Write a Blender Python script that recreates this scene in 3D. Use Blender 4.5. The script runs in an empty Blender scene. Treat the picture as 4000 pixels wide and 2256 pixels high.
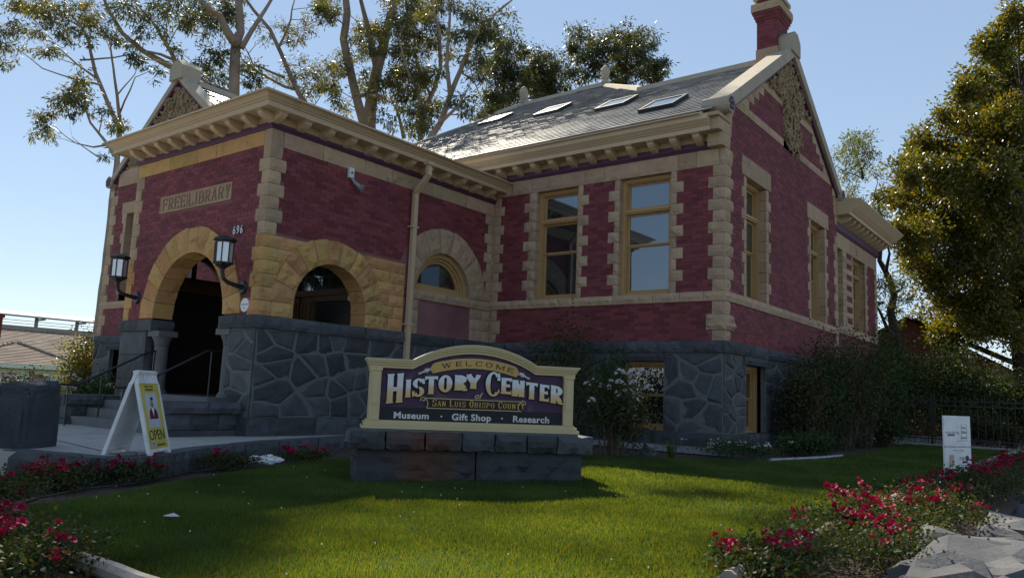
import bpy, math, random
import numpy as np
from mathutils import Vector, Matrix, noise
random.seed(7); RNG = np.random.default_rng(7)
C = bpy.context.scene.collection
R = math.radians

# ---------------------------------------------------------------- camera, sky, sun, exposure
cam_d = bpy.data.cameras.new('camera'); cam = bpy.data.objects.new('camera', cam_d); C.objects.link(cam)
cam_d.sensor_width = 36.0; cam_d.lens = 36.0*3022.91/4000.0; cam_d.clip_start = 0.1; cam_d.clip_end = 3000
def cam_axes(yaw, pitch, roll):
    cy, sy, cp, sp = math.cos(yaw), math.sin(yaw), math.cos(pitch), math.sin(pitch)
    f = Vector((cp*sy, cp*cy, sp)); r = Vector((cy, -sy, 0)); u = r.cross(f)
    return math.cos(roll)*r+math.sin(roll)*u, -math.sin(roll)*r+math.cos(roll)*u, f
cr, cu, cf = cam_axes(R(-37.6622), R(7.707), R(2.3586))
cam.matrix_world = Matrix(((cr.x, cu.x, -cf.x, 5.8724), (cr.y, cu.y, -cf.y, -14.4306), (cr.z, cu.z, -cf.z, 0.9054), (0, 0, 0, 1)))
CAM = Vector((5.8724, -14.4306, 0.9054))
S = bpy.context.scene; S.camera = cam
SUN_DIR = Vector((-0.86, 0.60, 1.0)).normalized()          # towards the sun
elev = math.asin(SUN_DIR.z); azim = math.atan2(SUN_DIR.x, SUN_DIR.y)
W = bpy.data.worlds.new('World'); S.world = W; W.use_nodes = True
nt = W.node_tree; bg = nt.nodes['Background']
sky = nt.nodes.new('ShaderNodeTexSky'); sky.sky_type = 'NISHITA'; sky.sun_disc = False
sky.sun_elevation = elev; sky.sun_rotation = azim; sky.air_density = 0.8; sky.dust_density = 0.0; sky.ozone_density = 3.0
gm = nt.nodes.new('ShaderNodeGamma'); gm.inputs[1].default_value = 0.5       # hazy, flatter sky all round
hs = nt.nodes.new('ShaderNodeHueSaturation'); hs.inputs['Saturation'].default_value = 1.12; hs.inputs['Value'].default_value = 1.9
nt.links.new(sky.outputs[0], gm.inputs[0]); nt.links.new(gm.outputs[0], hs.inputs['Color']); nt.links.new(hs.outputs[0], bg.inputs[0]); bg.inputs[1].default_value = 0.10
sun_d = bpy.data.lights.new('sun', 'SUN'); sun = bpy.data.objects.new('sun', sun_d); C.objects.link(sun)
sun_d.energy = 5.0; sun_d.angle = R(0.53); sun_d.color = (1.0, 0.90, 0.72)
sun.rotation_euler = SUN_DIR.to_track_quat('Z', 'Y').to_euler()
S.view_settings.view_transform = 'Standard'; S.view_settings.look = 'None'
S.view_settings.gamma = 1.0; S.view_settings.use_curve_mapping = False; S.view_settings.exposure = 0.9
S.cycles.max_bounces = 8; S.cycles.transparent_max_bounces = 8

# ---------------------------------------------------------------- helpers
ORG = {}
def _props(o, label=None, cat=None, group=None, kind=None, category=None):
    cat = cat or category
    if label: o['label'] = label
    if cat: o['category'] = cat
    if group: o['group'] = group
    if kind: o['kind'] = kind
    return o
def thing(name, label, cat, loc=(0, 0, 0), group=None):
    o = bpy.data.objects.new(name, None); C.objects.link(o); o.location = loc; o.empty_display_size = .2
    ORG[o.name] = Vector(loc)
    return _props(o, label, cat, group)
def link(name, mesh, parent=None, loc=(0, 0, 0), rotz=0.0, **k):
    o = bpy.data.objects.new(name, mesh); C.objects.link(o); ORG[o.name] = Vector(loc)
    if parent is not None:
        o.parent = parent; o.location = Vector(loc)-ORG[parent.name]
    else: o.location = loc
    if rotz: o.rotation_euler = (0, 0, rotz)
    return _props(o, **k)
class MB:
    def __init__(s): s.v = []; s.f = []; s.m = []; s.sm = False
    def add(s, vs, fs, m=0):
        b = len(s.v); s.v += [tuple(p) for p in vs]
        for f in fs: s.f.append(tuple(i+b for i in f)); s.m.append(m)
    def quad(s, a, b, c, d, m=0): s.add([a, b, c, d], [(0, 1, 2, 3)], m)
    def hexa(s, p, m=0):   # 8 points: bottom ring 0-3, top ring 4-7
        s.add(p, [(3, 2, 1, 0), (4, 5, 6, 7), (0, 1, 5, 4), (1, 2, 6, 5), (2, 3, 7, 6), (3, 0, 4, 7)], m)
    def box(s, x0, x1, y0, y1, z0, z1, m=0):
        s.hexa([(x0, y0, z0), (x1, y0, z0), (x1, y1, z0), (x0, y1, z0), (x0, y0, z1), (x1, y0, z1), (x1, y1, z1), (x0, y1, z1)], m)
    def fbox(s, F, s0, s1, z0, z1, d0, d1, m=0):
        s.hexa([F(s0, z0, d1), F(s1, z0, d1), F(s1, z0, d0), F(s0, z0, d0), F(s0, z1, d1), F(s1, z1, d1), F(s1, z1, d0), F(s0, z1, d0)], m)
    def tube(s, pts, radii, n=6, m=0, cap=True):
        pts = [Vector(p) for p in pts]
        if not hasattr(radii, '__len__'): radii = [radii]*len(pts)
        b = len(s.v); ref = None
        for i, p in enumerate(pts):
            t = (pts[min(i+1, len(pts)-1)]-pts[max(i-1, 0)])
            t = t.normalized() if t.length > 1e-9 else Vector((0, 0, 1))
            if ref is None: ref = Vector((1, 0, 0)) if abs(t.x) < .8 else Vector((0, 1, 0))
            a = (ref-t*ref.dot(t)).normalized(); c = t.cross(a); ref = a
            for k in range(n):
                an = 2*math.pi*k/n; s.v.append(tuple(p+(a*math.cos(an)+c*math.sin(an))*radii[i]))
        for i in range(len(pts)-1):
            for k in range(n):
                s.f.append((b+i*n+k, b+i*n+(k+1) % n, b+(i+1)*n+(k+1) % n, b+(i+1)*n+k)); s.m.append(m)
        if cap:
            s.f.append(tuple(b+k for k in range(n-1, -1, -1))); s.m.append(m)
            s.f.append(tuple(b+(len(pts)-1)*n+k for k in range(n))); s.m.append(m)
    def lathe(s, c, prof, n=16, m=0):
        b = len(s.v); c = Vector(c)
        for r, z in prof:
            for k in range(n):
                an = 2*math.pi*k/n; s.v.append((c.x+r*math.cos(an), c.y+r*math.sin(an), c.z+z))
        for i in range(len(prof)-1):
            for k in range(n):
                s.f.append((b+i*n+k, b+i*n+(k+1) % n, b+(i+1)*n+(k+1) % n, b+(i+1)*n+k)); s.m.append(m)
        s.f.append(tuple(b+k for k in range(n-1, -1, -1))); s.m.append(m)
        s.f.append(tuple(b+(len(prof)-1)*n+k for k in range(n))); s.m.append(m)
    def prism(s, F, poly, d0, d1, m=0):   # poly in (s,z), counter-clockwise seen from outside
        n = len(poly); a = [F(p[0], p[1], d1) for p in poly]; b = [F(p[0], p[1], d0) for p in poly]
        s.add(a+b, [tuple(range(n)), tuple(range(2*n-1, n-1, -1))]+[(i, n+i, n+(i+1) % n, (i+1) % n) for i in range(n)], m)
    def mesh(s, name, mats):
        me = bpy.data.meshes.new(name); me.from_pydata(s.v, [], s.f)
        for mt in (mats if isinstance(mats, (list, tuple)) else [mats]): me.materials.append(mt)
        if any(s.m): me.polygons.foreach_set('material_index', s.m)
        if s.sm: me.polygons.foreach_set('use_smooth', [True]*len(s.f))
        me.update(); return me
    def obj(s, name, mats, parent=None, loc=(0, 0, 0), **k):
        return link(name, s.mesh(name, mats), parent, loc, **k)
def npmesh(name, V, Fc, mats, mat_idx=None, smooth=False):
    me = bpy.data.meshes.new(name); V = np.asarray(V, np.float32); Fc = np.asarray(Fc, np.int32); k = Fc.shape[1]
    me.vertices.add(len(V)); me.vertices.foreach_set('co', V.ravel())
    me.loops.add(Fc.size); me.loops.foreach_set('vertex_index', Fc.ravel())
    me.polygons.add(len(Fc)); me.polygons.foreach_set('loop_start', np.arange(len(Fc), dtype=np.int32)*k)
    for mt in (mats if isinstance(mats, (list, tuple)) else [mats]): me.materials.append(mt)
    if mat_idx is not None: me.polygons.foreach_set('material_index', np.asarray(mat_idx, np.int32))
    if smooth: me.polygons.foreach_set('use_smooth', np.ones(len(Fc), bool))
    me.update(calc_edges=True); me.validate(); return me
def frame(o, u, n):
    o, u, n = Vector(o), Vector(u), Vector(n)
    def F(s, z, d=0.0): return Vector((o.x+u.x*s+n.x*d, o.y+u.y*s+n.y*d, o.z+z))
    F.o, F.u, F.n = o, u, n
    return F
def ns(p, f): return noise.noise(Vector(p)*f)
def lerp(a, b, t): return a+(b-a)*t
def cv(x, z): return x(z) if callable(x) else x

# ---------------------------------------------------------------- materials
def nodes_of(name):
    m = bpy.data.materials.new(name); m.use_nodes = True; t = m.node_tree
    return m, t, t.nodes['Principled BSDF']
def N(t, kind, **kw):
    n = t.nodes.new(kind)
    for k, v in kw.items():
        if k.startswith('i_'): n.inputs[k[2:].replace('_', ' ')].default_value = v
        else: setattr(n, k, v)
    return n
def mixc(t, fac, a, b, mode='MIX'):
    n = t.nodes.new('ShaderNodeMix'); n.data_type = 'RGBA'; n.blend_type = mode
    for sock, val in ((0, fac), (6, a), (7, b)):
        if hasattr(val, 'is_linked'): t.links.new(val, n.inputs[sock])
        elif sock == 0: n.inputs[0].default_value = val
        else: n.inputs[sock].default_value = (*val, 1) if len(val) == 3 else val
    return n.outputs[2]
def mrange(t, val, a, b, c, d):
    n = t.nodes.new('ShaderNodeMapRange'); t.links.new(val, n.inputs[0])
    for i, x in enumerate((a, b, c, d)): n.inputs[i+1].default_value = x
    return n.outputs[0]
def noise_tex(t, scale, detail=4, rough=.55, dist=0.0, vec=None):
    n = N(t, 'ShaderNodeTexNoise'); n.inputs['Scale'].default_value = scale; n.inputs['Detail'].default_value = detail
    n.inputs['Roughness'].default_value = rough; n.inputs['Distortion'].default_value = dist
    if vec is None: vec = N(t, 'ShaderNodeNewGeometry').outputs['Position']
    t.links.new(vec, n.inputs['Vector']); return n.outputs['Fac']
def island_rand(t):
    g = N(t, 'ShaderNodeNewGeometry'); o = N(t, 'ShaderNodeObjectInfo')
    a = N(t, 'ShaderNodeMath', operation='ADD'); t.links.new(g.outputs['Random Per Island'], a.inputs[0]); t.links.new(o.outputs['Random'], a.inputs[1])
    f = N(t, 'ShaderNodeMath', operation='FRACT'); t.links.new(a.outputs[0], f.inputs[0]); return f.outputs[0]
def pmat(name, col, col2=None, rough=.85, vary=.15, hue=.0, nscale=6, namt=.6, bump=.3, bscale=40, bdist=.01, spec=.3, stain=None, stain_amt=0.0, stain_scale=1.5, metal=0.0, streak=False):
    m, t, p = nodes_of(name)
    base = None
    if col2 is not None:
        nf = mrange(t, noise_tex(t, nscale, 5, .6), .5-.35*namt-.02, .5+.35*namt+.02, 0, 1)
        base = mixc(t, nf, col, col2)
    else:
        nf = noise_tex(t, nscale, 4); base = mixc(t, mrange(t, nf, .3, .7, 0, 1), [c*(1-.18*namt) for c in col], [min(1, c*(1+.18*namt)) for c in col])
    if stain is not None:
        vec = None
        if streak:
            g = N(t, 'ShaderNodeNewGeometry'); mp = N(t, 'ShaderNodeMapping'); mp.inputs['Scale'].default_value = (1, 1, .22)
            t.links.new(g.outputs['Position'], mp.inputs[0]); vec = mp.outputs[0]
        sf = mrange(t, noise_tex(t, stain_scale, 6, .65, .6, vec), .62-.2*stain_amt, .74, 0, .85)
        base = mixc(t, sf, base, stain)
    hsv = N(t, 'ShaderNodeHueSaturation'); t.links.new(base, hsv.inputs['Color'])
    ir = island_rand(t)
    t.links.new(mrange(t, ir, 0, 1, 1-vary, 1+vary), hsv.inputs['Value'])
    if hue: 
        ir2 = N(t, 'ShaderNodeMath', operation='MULTIPLY'); ir2.inputs[1].default_value = 7.31; t.links.new(ir, ir2.inputs[0])
        fr = N(t, 'ShaderNodeMath', operation='FRACT'); t.links.new(ir2.outputs[0], fr.inputs[0])
        t.links.new(mrange(t, fr.outputs[0], 0, 1, .5-hue, .5+hue), hsv.inputs['Hue'])
    t.links.new(hsv.outputs[0], p.inputs['Base Color'])
    p.inputs['Roughness'].default_value = rough; p.inputs['Specular IOR Level'].default_value = spec; p.inputs['Metallic'].default_value = metal
    if bump:
        b = N(t, 'ShaderNodeBump'); b.inputs['Strength'].default_value = bump; b.inputs['Distance'].default_value = bdist
        t.links.new(noise_tex(t, bscale, 6, .65), b.inputs['Height']); t.links.new(b.outputs[0], p.inputs['Normal'])
    return m
def leafmat(name, cols, trans=.45, rough=.5, vary=.35, spec=.35, tcol=(1.0, .80, .14), tval=1.75):
    m, t, p = nodes_of(name)
    ir = island_rand(t); cr_ = N(t, 'ShaderNodeValToRGB'); el = cr_.color_ramp.elements
    for i, c in enumerate(cols):
        e = el[i] if i < 2 else el.new(0.5); e.position = i/(len(cols)-1); e.color = (*c, 1)
    t.links.new(ir, cr_.inputs[0])
    nf = mrange(t, noise_tex(t, .8, 3), .35, .65, 1-vary, 1+vary)
    hsv = N(t, 'ShaderNodeHueSaturation'); t.links.new(cr_.outputs[0], hsv.inputs['Color']); t.links.new(nf, hsv.inputs['Value'])
    t.links.new(hsv.outputs[0], p.inputs['Base Color']); p.inputs['Roughness'].default_value = rough; p.inputs['Specular IOR Level'].default_value = spec
    tr = N(t, 'ShaderNodeBsdfTranslucent')
    tc = mixc(t, 1.0, hsv.outputs[0], tcol, 'MULTIPLY'); hs2 = N(t, 'ShaderNodeHueSaturation'); hs2.inputs['Value'].default_value = tval
    t.links.new(tc, hs2.inputs['Color']); t.links.new(hs2.outputs[0], tr.inputs['Color'])
    mx = N(t, 'ShaderNodeMixShader'); mx.inputs[0].default_value = trans
    t.links.new(p.outputs[0], mx.inputs[1]); t.links.new(tr.outputs[0], mx.inputs[2]); t.links.new(mx.outputs[0], t.nodes['Material Output'].inputs[0])
    return m
def glassmat(name, refl=.35, tint=(.006, .008, .01), rcol=(1, 1, 1), rough=.015):
    m, t, p = nodes_of(name)
    p.inputs['Base Color'].default_value = (*tint, 1); p.inputs['Roughness'].default_value = .3
    g = N(t, 'ShaderNodeBsdfGlossy'); g.inputs['Roughness'].default_value = rough; g.inputs['Color'].default_value = (*rcol, 1)
    fz = N(t, 'ShaderNodeLayerWeight'); fz.inputs[0].default_value = .35
    mx = N(t, 'ShaderNodeMixShader'); t.links.new(mrange(t, fz.outputs['Fresnel'], 0, 1, refl, 1.0), mx.inputs[0])
    b = N(t, 'ShaderNodeBump'); b.inputs['Strength'].default_value = .02; b.inputs['Distance'].default_value = .02
    t.links.new(noise_tex(t, 2.5, 1), b.inputs['Height']); t.links.new(b.outputs[0], g.inputs['Normal'])
    t.links.new(p.outputs[0], mx.inputs[1]); t.links.new(g.outputs[0], mx.inputs[2]); t.links.new(mx.outputs[0], t.nodes['Material Output'].inputs[0])
    return m
M = {}
M['brick'] = pmat('brick_face', (.150, .034, .044), (.200, .050, .058), rough=.75, vary=.30, hue=.008, nscale=1.1, bump=.25, bscale=60, bdist=.004)
M['mortar'] = pmat('brick_mortar', (.27, .13, .135), (.17, .07, .078), rough=.9, vary=0, nscale=1.2, bump=.2)
M['sand'] = pmat('pale_sandstone', (.47, .335, .225), (.37, .265, .18), rough=.9, vary=.14, hue=.012, nscale=3, bump=.6, bscale=28, bdist=.02, stain=(.13, .11, .085), stain_amt=.15, stain_scale=2.2)
M['ochre'] = pmat('ochre_sandstone', (.52, .30, .115), (.43, .265, .12), rough=.9, vary=.16, hue=.015, nscale=2.5, bump=.7, bscale=24, bdist=.02, stain=(.24, .10, .03), stain_amt=.35, stain_scale=3.0)
M['basalt'] = pmat('dark_blue_stone', (.085, .090, .100), (.052, .057, .066), rough=.8, vary=.30, hue=.02, nscale=5, bump=.7, bscale=30, bdist=.015, stain=(.085, .075, .066), stain_amt=.2, stain_scale=2.5)
M['pointing'] = pmat('pale_pointing_mortar', (.155, .155, .15), (.115, .115, .11), rough=.9, vary=0, nscale=6, bump=.3)
M['cream'] = pmat('cream_trim_paint', (.56, .43, .285), (.51, .385, .255), rough=.55, vary=.04, nscale=1.5, bump=.06, bscale=15, spec=.4, stain=(.25, .18, .11), stain_amt=.02, stain_scale=1.2)
M['cream_dirty'] = pmat('weathered_cream_coping', (.42, .36, .28), (.36, .31, .245), rough=.8, vary=.05, nscale=2, bump=.2, bscale=40, stain=(.10, .085, .07), stain_amt=.12, stain_scale=1.6)
M['purple'] = pmat('plum_trim_paint', (.095, .032, .078), (.075, .026, .062), rough=.5, vary=.04, nscale=2, bump=.06, spec=.4)
M['frame'] = pmat('ochre_window_paint', (.44, .27, .115), (.38, .235, .10), rough=.5, vary=.05, nscale=3, bump=.08, spec=.4)
M['wood'] = pmat('brown_varnished_wood', (.085, .043, .02), (.06, .03, .014), rough=.45, vary=.12, nscale=4, bump=.15, spec=.4)
M['slate'] = pmat('grey_slate', (.25, .255, .27), (.185, .19, .205), rough=.36, vary=.28, hue=.015, nscale=7, bump=.25, bscale=22, bdist=.005, spec=.75)
M['glass'] = glassmat('window_glass', .15, rcol=(.75, .88, 1.0))
M['glass_dark'] = glassmat('dark_glass', .10)
M['iron'] = pmat('black_iron', (.012, .013, .015), rough=.45, vary=.05, bump=.1, spec=.5)
M['concrete'] = pmat('pale_concrete', (.38, .37, .345), (.31, .30, .28), rough=.9, vary=.06, nscale=4, bump=.25, bscale=50, stain=(.18, .17, .15), stain_amt=.15)
M['dark_int'] = pmat('dark_brown_plaster', (.05, .035, .03), rough=.9, vary=0, bump=.1)  # one even dark brown for the porch floor and ceiling
M['white'] = pmat('white_plastic', (.72, .73, .74), rough=.5, vary=.02, bump=.05, spec=.4)
M['metal_grey'] = pmat('grey_flashing', (.28, .30, .33), rough=.45, vary=.03, bump=.1, metal=.3)
M['bark'] = pmat('eucalyptus_bark', (.36, .28, .225), (.20, .15, .12), rough=.9, vary=.06, nscale=1.8, bump=.5, bscale=12, bdist=.03, stain=(.30, .13, .07), stain_amt=.2, stain_scale=.7, streak=True)
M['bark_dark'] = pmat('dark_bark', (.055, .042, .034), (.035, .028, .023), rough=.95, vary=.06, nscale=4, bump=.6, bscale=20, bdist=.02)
M['twig'] = pmat('dry_brown_stem', (.13, .095, .065), (.08, .06, .045), rough=.9, vary=.2, nscale=6, bump=.2)
M['soil'] = pmat('dry_soil', (.085, .06, .048), (.055, .04, .032), rough=1, vary=0, nscale=9, bump=.8, bscale=25, bdist=.03, stain=(.17, .14, .11), stain_amt=.15, stain_scale=14)
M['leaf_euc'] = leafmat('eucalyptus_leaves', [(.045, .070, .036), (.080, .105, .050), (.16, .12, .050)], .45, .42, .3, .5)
M['leaf_euc_dark'] = leafmat('dark_eucalyptus_leaves', [(.032, .055, .030), (.060, .085, .042), (.10, .09, .038)], .34, .45, .3, .5)  # darker, less translucent leaves for some of the eucalyptus trees
M['leaf_fig'] = leafmat('glossy_fig_leaves', [(.045, .070, .014), (.095, .110, .018), (.17, .135, .020)], .42, .38, .25, .5)
M['leaf_fern'] = leafmat('feathery_leaves', [(.055, .085, .022), (.085, .115, .028), (.12, .13, .03)], .42, .5, .25)
M['leaf_rose'] = leafmat('rose_leaves', [(.022, .048, .018), (.040, .070, .024), (.085, .065, .025)], .25, .62, .25, .18)
M['leaf_shrub'] = leafmat('shrub_leaves', [(.024, .050, .018), (.038, .070, .024), (.06, .075, .026)], .25, .6, .25, .2)
M['leaf_red'] = leafmat('reddish_shrub_leaves', [(.026, .050, .022), (.040, .062, .028), (.11, .045, .028)], .25, .6, .25, .2)
M['grass'] = leafmat('grass_blades', [(.026, .085, .026), (.046, .112, .030), (.100, .130, .045)], .52, .55, .3, .3, (1.0, .60, .10), 2.5)
M['turf'] = pmat('turf_soil', (.020, .052, .016), (.034, .062, .020), rough=1, vary=0, nscale=12, bump=.6, bscale=60, bdist=.02)
M['petal_red'] = leafmat('red_petals', [(.22, .004, .030), (.32, .006, .045), (.38, .012, .085)], .12, .6, .1, .2, (1, .2, .5), 1.2)
M['petal_white'] = leafmat('white_petals', [(.72, .68, .66), (.80, .78, .76), (.78, .66, .70)], .3, .6, .05, .2, (1, .95, .9), 1.0)
M['pier'] = pmat('dark_pier_stone', (.060, .066, .078), (.036, .041, .050), rough=.9, vary=.1, nscale=4, bump=.9, bscale=22, bdist=.03)
# ---------------------------------------------------------------- the setting: ground, lawn, path, pavement, street
def zlawn(x, y):
    z = -.05+.021*min(0.0, y+2)
    return z-.045*max(0.0, min(1.0, (-x-2.2)/1.5))
def grid_sheet(name, x0, x1, y0, y1, nx, ny, zf, mat, **k):
    xs = np.linspace(x0, x1, nx+1); ys = np.linspace(y0, y1, ny+1)
    V = [(x, y, zf(x, y)) for y in ys for x in xs]
    Fc = [(j*(nx+1)+i, j*(nx+1)+i+1, (j+1)*(nx+1)+i+1, (j+1)*(nx+1)+i) for j in range(ny) for i in range(nx)]
    return link(name, npmesh(name, V, Fc, mat, smooth=True), **k)
M['asphalt'] = pmat('asphalt', (.09, .09, .088), (.07, .07, .07), rough=.95, vary=0, nscale=8, bump=.4)
M['far_ground'] = pmat('far_dry_ground', (.10, .09, .05), (.06, .075, .03), rough=1, vary=0, nscale=.2, bump=.2)
grid_sheet('ground', -1500, 1500, -1500, 1500, 2, 2, lambda x, y: -1.02, M['far_ground'], kind='structure')
grid_sheet('street', -60, 60, -30, -17.6, 2, 2, lambda x, y: -.90, M['asphalt'], kind='structure')
grid_sheet('cross_street', 8.6, 18, -17.6, 60, 2, 2, lambda x, y: -.90, M['asphalt'], kind='structure')
mb = MB(); mb.box(-60, 8.4, -17.6, -13.75, -1.0, -.75); mb.box(5.15, 8.4, -13.75, 60, -1.0, -.754)
mb.obj('pavement', M['concrete'], kind='structure')
# raised bed soil under the lawn, the planting beds and the building
def zsoil(x, y): return zlawn(x, y)-.035-(.05 if x > 3.95 else 0)
grid_sheet('lot_soil', -18.0, 4.95, -13.2, 30, 60, 60, zsoil, M['soil'], kind='structure')
# lawn sheet: polygon outline in plan
LAWN = [(-1.55, -11.92), (3.78, -11.92), (3.86, -3.0), (3.98, 9.9), (1.25, 9.9), (1.62, 4.6), (1.70, 0.0), (1.20, -1.45), (.31, -2.16), (-.39, -2.65), (-1.08, -3.22), (-2.6, -4.4), (-3.35, -5.7), (-3.35, -7.0), (-3.0, -8.2), (-2.35, -9.6), (-1.95, -10.5)]
def in_poly(px, py, poly=LAWN):
    px = np.asarray(px); py = np.asarray(py); c = np.zeros(px.shape, bool); n = len(poly); j = n-1
    for i in range(n):
        xi, yi = poly[i]; xj, yj = poly[j]
        c ^= ((yi > py) != (yj > py)) & (px < (xj-xi)*(py-yi)/(yj-yi+1e-12)+xi); j = i
    return c
step = .16; V = []; Fc = []; idx = {}
def lv(i, j):
    if (i, j) not in idx:
        x, y = i*step, j*step; idx[(i, j)] = len(V); V.append((x, y, zlawn(x, y)+.012*ns((x, y, 0), .9)))
    return idx[(i, j)]
for j in range(int(-12.2/step), int(10.2/step)):
    for i in range(int(-4/step), int(4.2/step)):
        if in_poly(np.array([(i+.5)*step]), np.array([(j+.5)*step]))[0]:
            Fc.append((lv(i, j), lv(i+1, j), lv(i+1, j+1), lv(i, j+1)))
link('lawn', npmesh('lawn', V, Fc, M['turf'], smooth=True), kind='structure')
# mown grass: dense short blades over the lawn, denser near the viewer
def blades(n, x0, x1, y0, y1, hmin, hmax, wd):
    x = RNG.uniform(x0, x1, n); y = RNG.uniform(y0, y1, n); k = in_poly(x, y); x, y = x[k], y[k]; n = len(x)
    z = np.array([zlawn(a, b) for a, b in zip(x, y)])
    cl = np.array([noise.noise((a*1.3, b*1.3, 3.1)) for a, b in zip(x, y)])
    h = RNG.uniform(hmin, hmax, n)*(1+.35*cl); an = RNG.uniform(0, 6.283, n); ln = RNG.uniform(.1, .75, n)*h; la = RNG.uniform(0, 6.283, n)
    b0 = np.stack([x-np.cos(an)*wd, y-np.sin(an)*wd, z-.01], 1); b1 = np.stack([x+np.cos(an)*wd, y+np.sin(an)*wd, z-.01], 1)
    tp = np.stack([x+np.cos(la)*ln, y+np.sin(la)*ln, z+h], 1)
    return np.stack([b0, b1, tp], 1).reshape(-1, 3)
Vg = np.concatenate([blades(330000, -3.4, 4, -12.1, -7.2, .022, .05, .0045), blades(150000, -3.6, 4, -7.2, -2, .025, .055, .007), blades(70000, -2, 4.1, -2, 10, .025, .06, .010)])
g = link('grass', npmesh('grass', Vg, np.arange(len(Vg)).reshape(-1, 3), M['grass']), kind='stuff')
# clover heads and pale specks in the turf
n = 90; x = RNG.uniform(-3, 3.8, n); y = RNG.uniform(-12, -6, n); k = in_poly(x, y); mb = MB()
for a, b in zip(x[k], y[k]):
    if noise.noise((a*.7, b*.7, 8)) < -.1: continue
    mb.lathe((a, b, zlawn(a, b)+.045), [(.002, -.006), (.007, 0), (.004, .006)], 5)
mb.obj('clover_heads', M['petal_white'], kind='stuff')
# concrete walk in front of the steps and beside the porch
mb = MB()
PATH = [(-5.95, -3.2), (-5.95, -6.6), (-10.4, -6.6), (-24, -6.9), (-24, -12.2), (-4.9, -11.2), (-4.0, -10.28), (-3.12, -10.15), (-3.12, -9.67), (-4.0, -8.40), (-4.72, -6.70), (-5.26, -4.67), (-5.6, -3.4)]
poly = [(p[0], p[1]) for p in PATH]
mb.add([(p[0], p[1], 0.0) for p in poly]+[(p[0], p[1], -.3) for p in poly], [tuple(range(len(poly)))]+[(i, (i+1) % len(poly), len(poly)+(i+1) % len(poly), len(poly)+i) for i in range(len(poly))])
for a, b in (((-10.2, -8.95), (-3.2, -9.85)), ((-7.3, -6.7), (-6.6, -10.9))):       # scored joints
    d = Vector((b[0]-a[0], b[1]-a[1], 0)).normalized(); q = Vector((-d.y, d.x, 0))*.008
    A, B_ = Vector((*a, .0045)), Vector((*b, .0045)); mb.quad(A-q, B_-q, B_+q, A+q, 1)
mb.obj('walkway', [M['concrete'], M['soil']], kind='structure')
# ---------------------------------------------------------------- the library
D = 2.10; ZS0, ZS1 = 2.885, 3.085; NX, NY = -5.906, -6.444
BLD = thing('library_building', 'red brick library with sandstone quoins, round stone arches, slate roof and a dark stone basement', 'building', (-6, 0, 0))
FW = frame((0, 0, 0), (1, 0, 0), (0, -1, 0))            # wing front, s = x
FG = frame((0, 0, 0), (0, 1, 0), (1, 0, 0))             # gable end, s = y
FP = frame((NX, 0, 0), (0, 1, 0), (1, 0, 0))            # porch side, s = y
FF = frame((0, NY, 0), (1, 0, 0), (0, -1, 0))           # porch front, s = x
FL = frame((0, -3.75, 0), (1, 0, 0), (0, -1, 0))        # left wing front, s = x
FB = frame((-.06, 0, 0), (0, 1, 0), (1, 0, 0))          # rear block, s = y

def rock(mb, F, s0, s1, z0, z1, d0, d1, amp, faces='F', res=.085, seed=0.0, m=0, jit=.006):
    zm = (z0+z1)/2; w = cv(s1, zm)-cv(s0, zm); h = z1-z0; dp = d1-d0
    n1 = max(2, min(14, round(w/res))); n2 = max(2, min(6 if res < .08 else 4, round(h/res))); n3 = max(1, min(4, round(dp/res))) if ('R' in faces or 'L' in faces) else 1
    def P(a, b, c, fc):     # a,b,c in 0..1 along s, z, depth; fc = face letter
        z = lerp(z0, z1, b); sA, sB = cv(s0, z), cv(s1, z); s = lerp(sA, sB, a); d = lerp(d0, d1, c)
        p = F(s, z, d)
        on = [a < 1e-6 or a > 1-1e-6, b < 1e-6 or b > 1-1e-6, c > 1-1e-6]
        if sum(on) >= 2 and c > 1e-6:
            q = Vector((noise.noise(p*17+Vector((seed, 0, 0))), noise.noise(p*17+Vector((0, seed, 5))), noise.noise(p*17+Vector((9, 0, seed)))))
            return p+q*jit
        if fc in faces:
            e = (min(b, 1-b)*h, min(a, 1-a)*w) if fc == 'F' else (min(b, 1-b)*h, min(c, 1-c)*dp if c > .5 else 9)
            pr = min(1, min(e)/.045); nv = noise.noise(p*7+Vector((seed*3.1, 0, 0)))*.75+noise.noise(p*17+Vector((0, seed, 0)))*.55
            off = amp*pr*(.75+1.1*nv); nrm = F.n if fc == 'F' else (F.u if fc == 'R' else -F.u)
            tj = Vector((noise.noise(p*13), noise.noise(p*13+Vector((3, 3, 3))), noise.noise(p*13+Vector((7, 1, 2)))))*.012*pr
            return p+nrm*off+tj
        return p
    def sheet(fn, na, nb, flip=False):
        b = len(mb.v)
        for j in range(nb+1):
            for i in range(na+1): mb.v.append(tuple(fn(i/na, j/nb)))
        for j in range(nb):
            for i in range(na):
                q = (b+j*(na+1)+i, b+j*(na+1)+i+1, b+(j+1)*(na+1)+i+1, b+(j+1)*(na+1)+i)
                if flip: q = q[::-1]
                if (i+j) % 2: mb.f += [(q[0], q[1], q[2]), (q[0], q[2], q[3])]
                else: mb.f += [(q[0], q[1], q[3]), (q[1], q[2], q[3])]
                mb.m += [m, m]
    sheet(lambda a, b: P(a, b, 1, 'F'), n1, n2)
    sheet(lambda c, b: P(1, b, 1-c, 'R'), n3, n2)
    sheet(lambda c, b: P(0, b, c, 'L'), n3, n2)
    sheet(lambda a, c: P(a, 1, 1-c, 'T'), n1, 1)
    sheet(lambda a, c: P(a, 0, c, 'U'), n1, 1)
SEED = [0.0]
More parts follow.
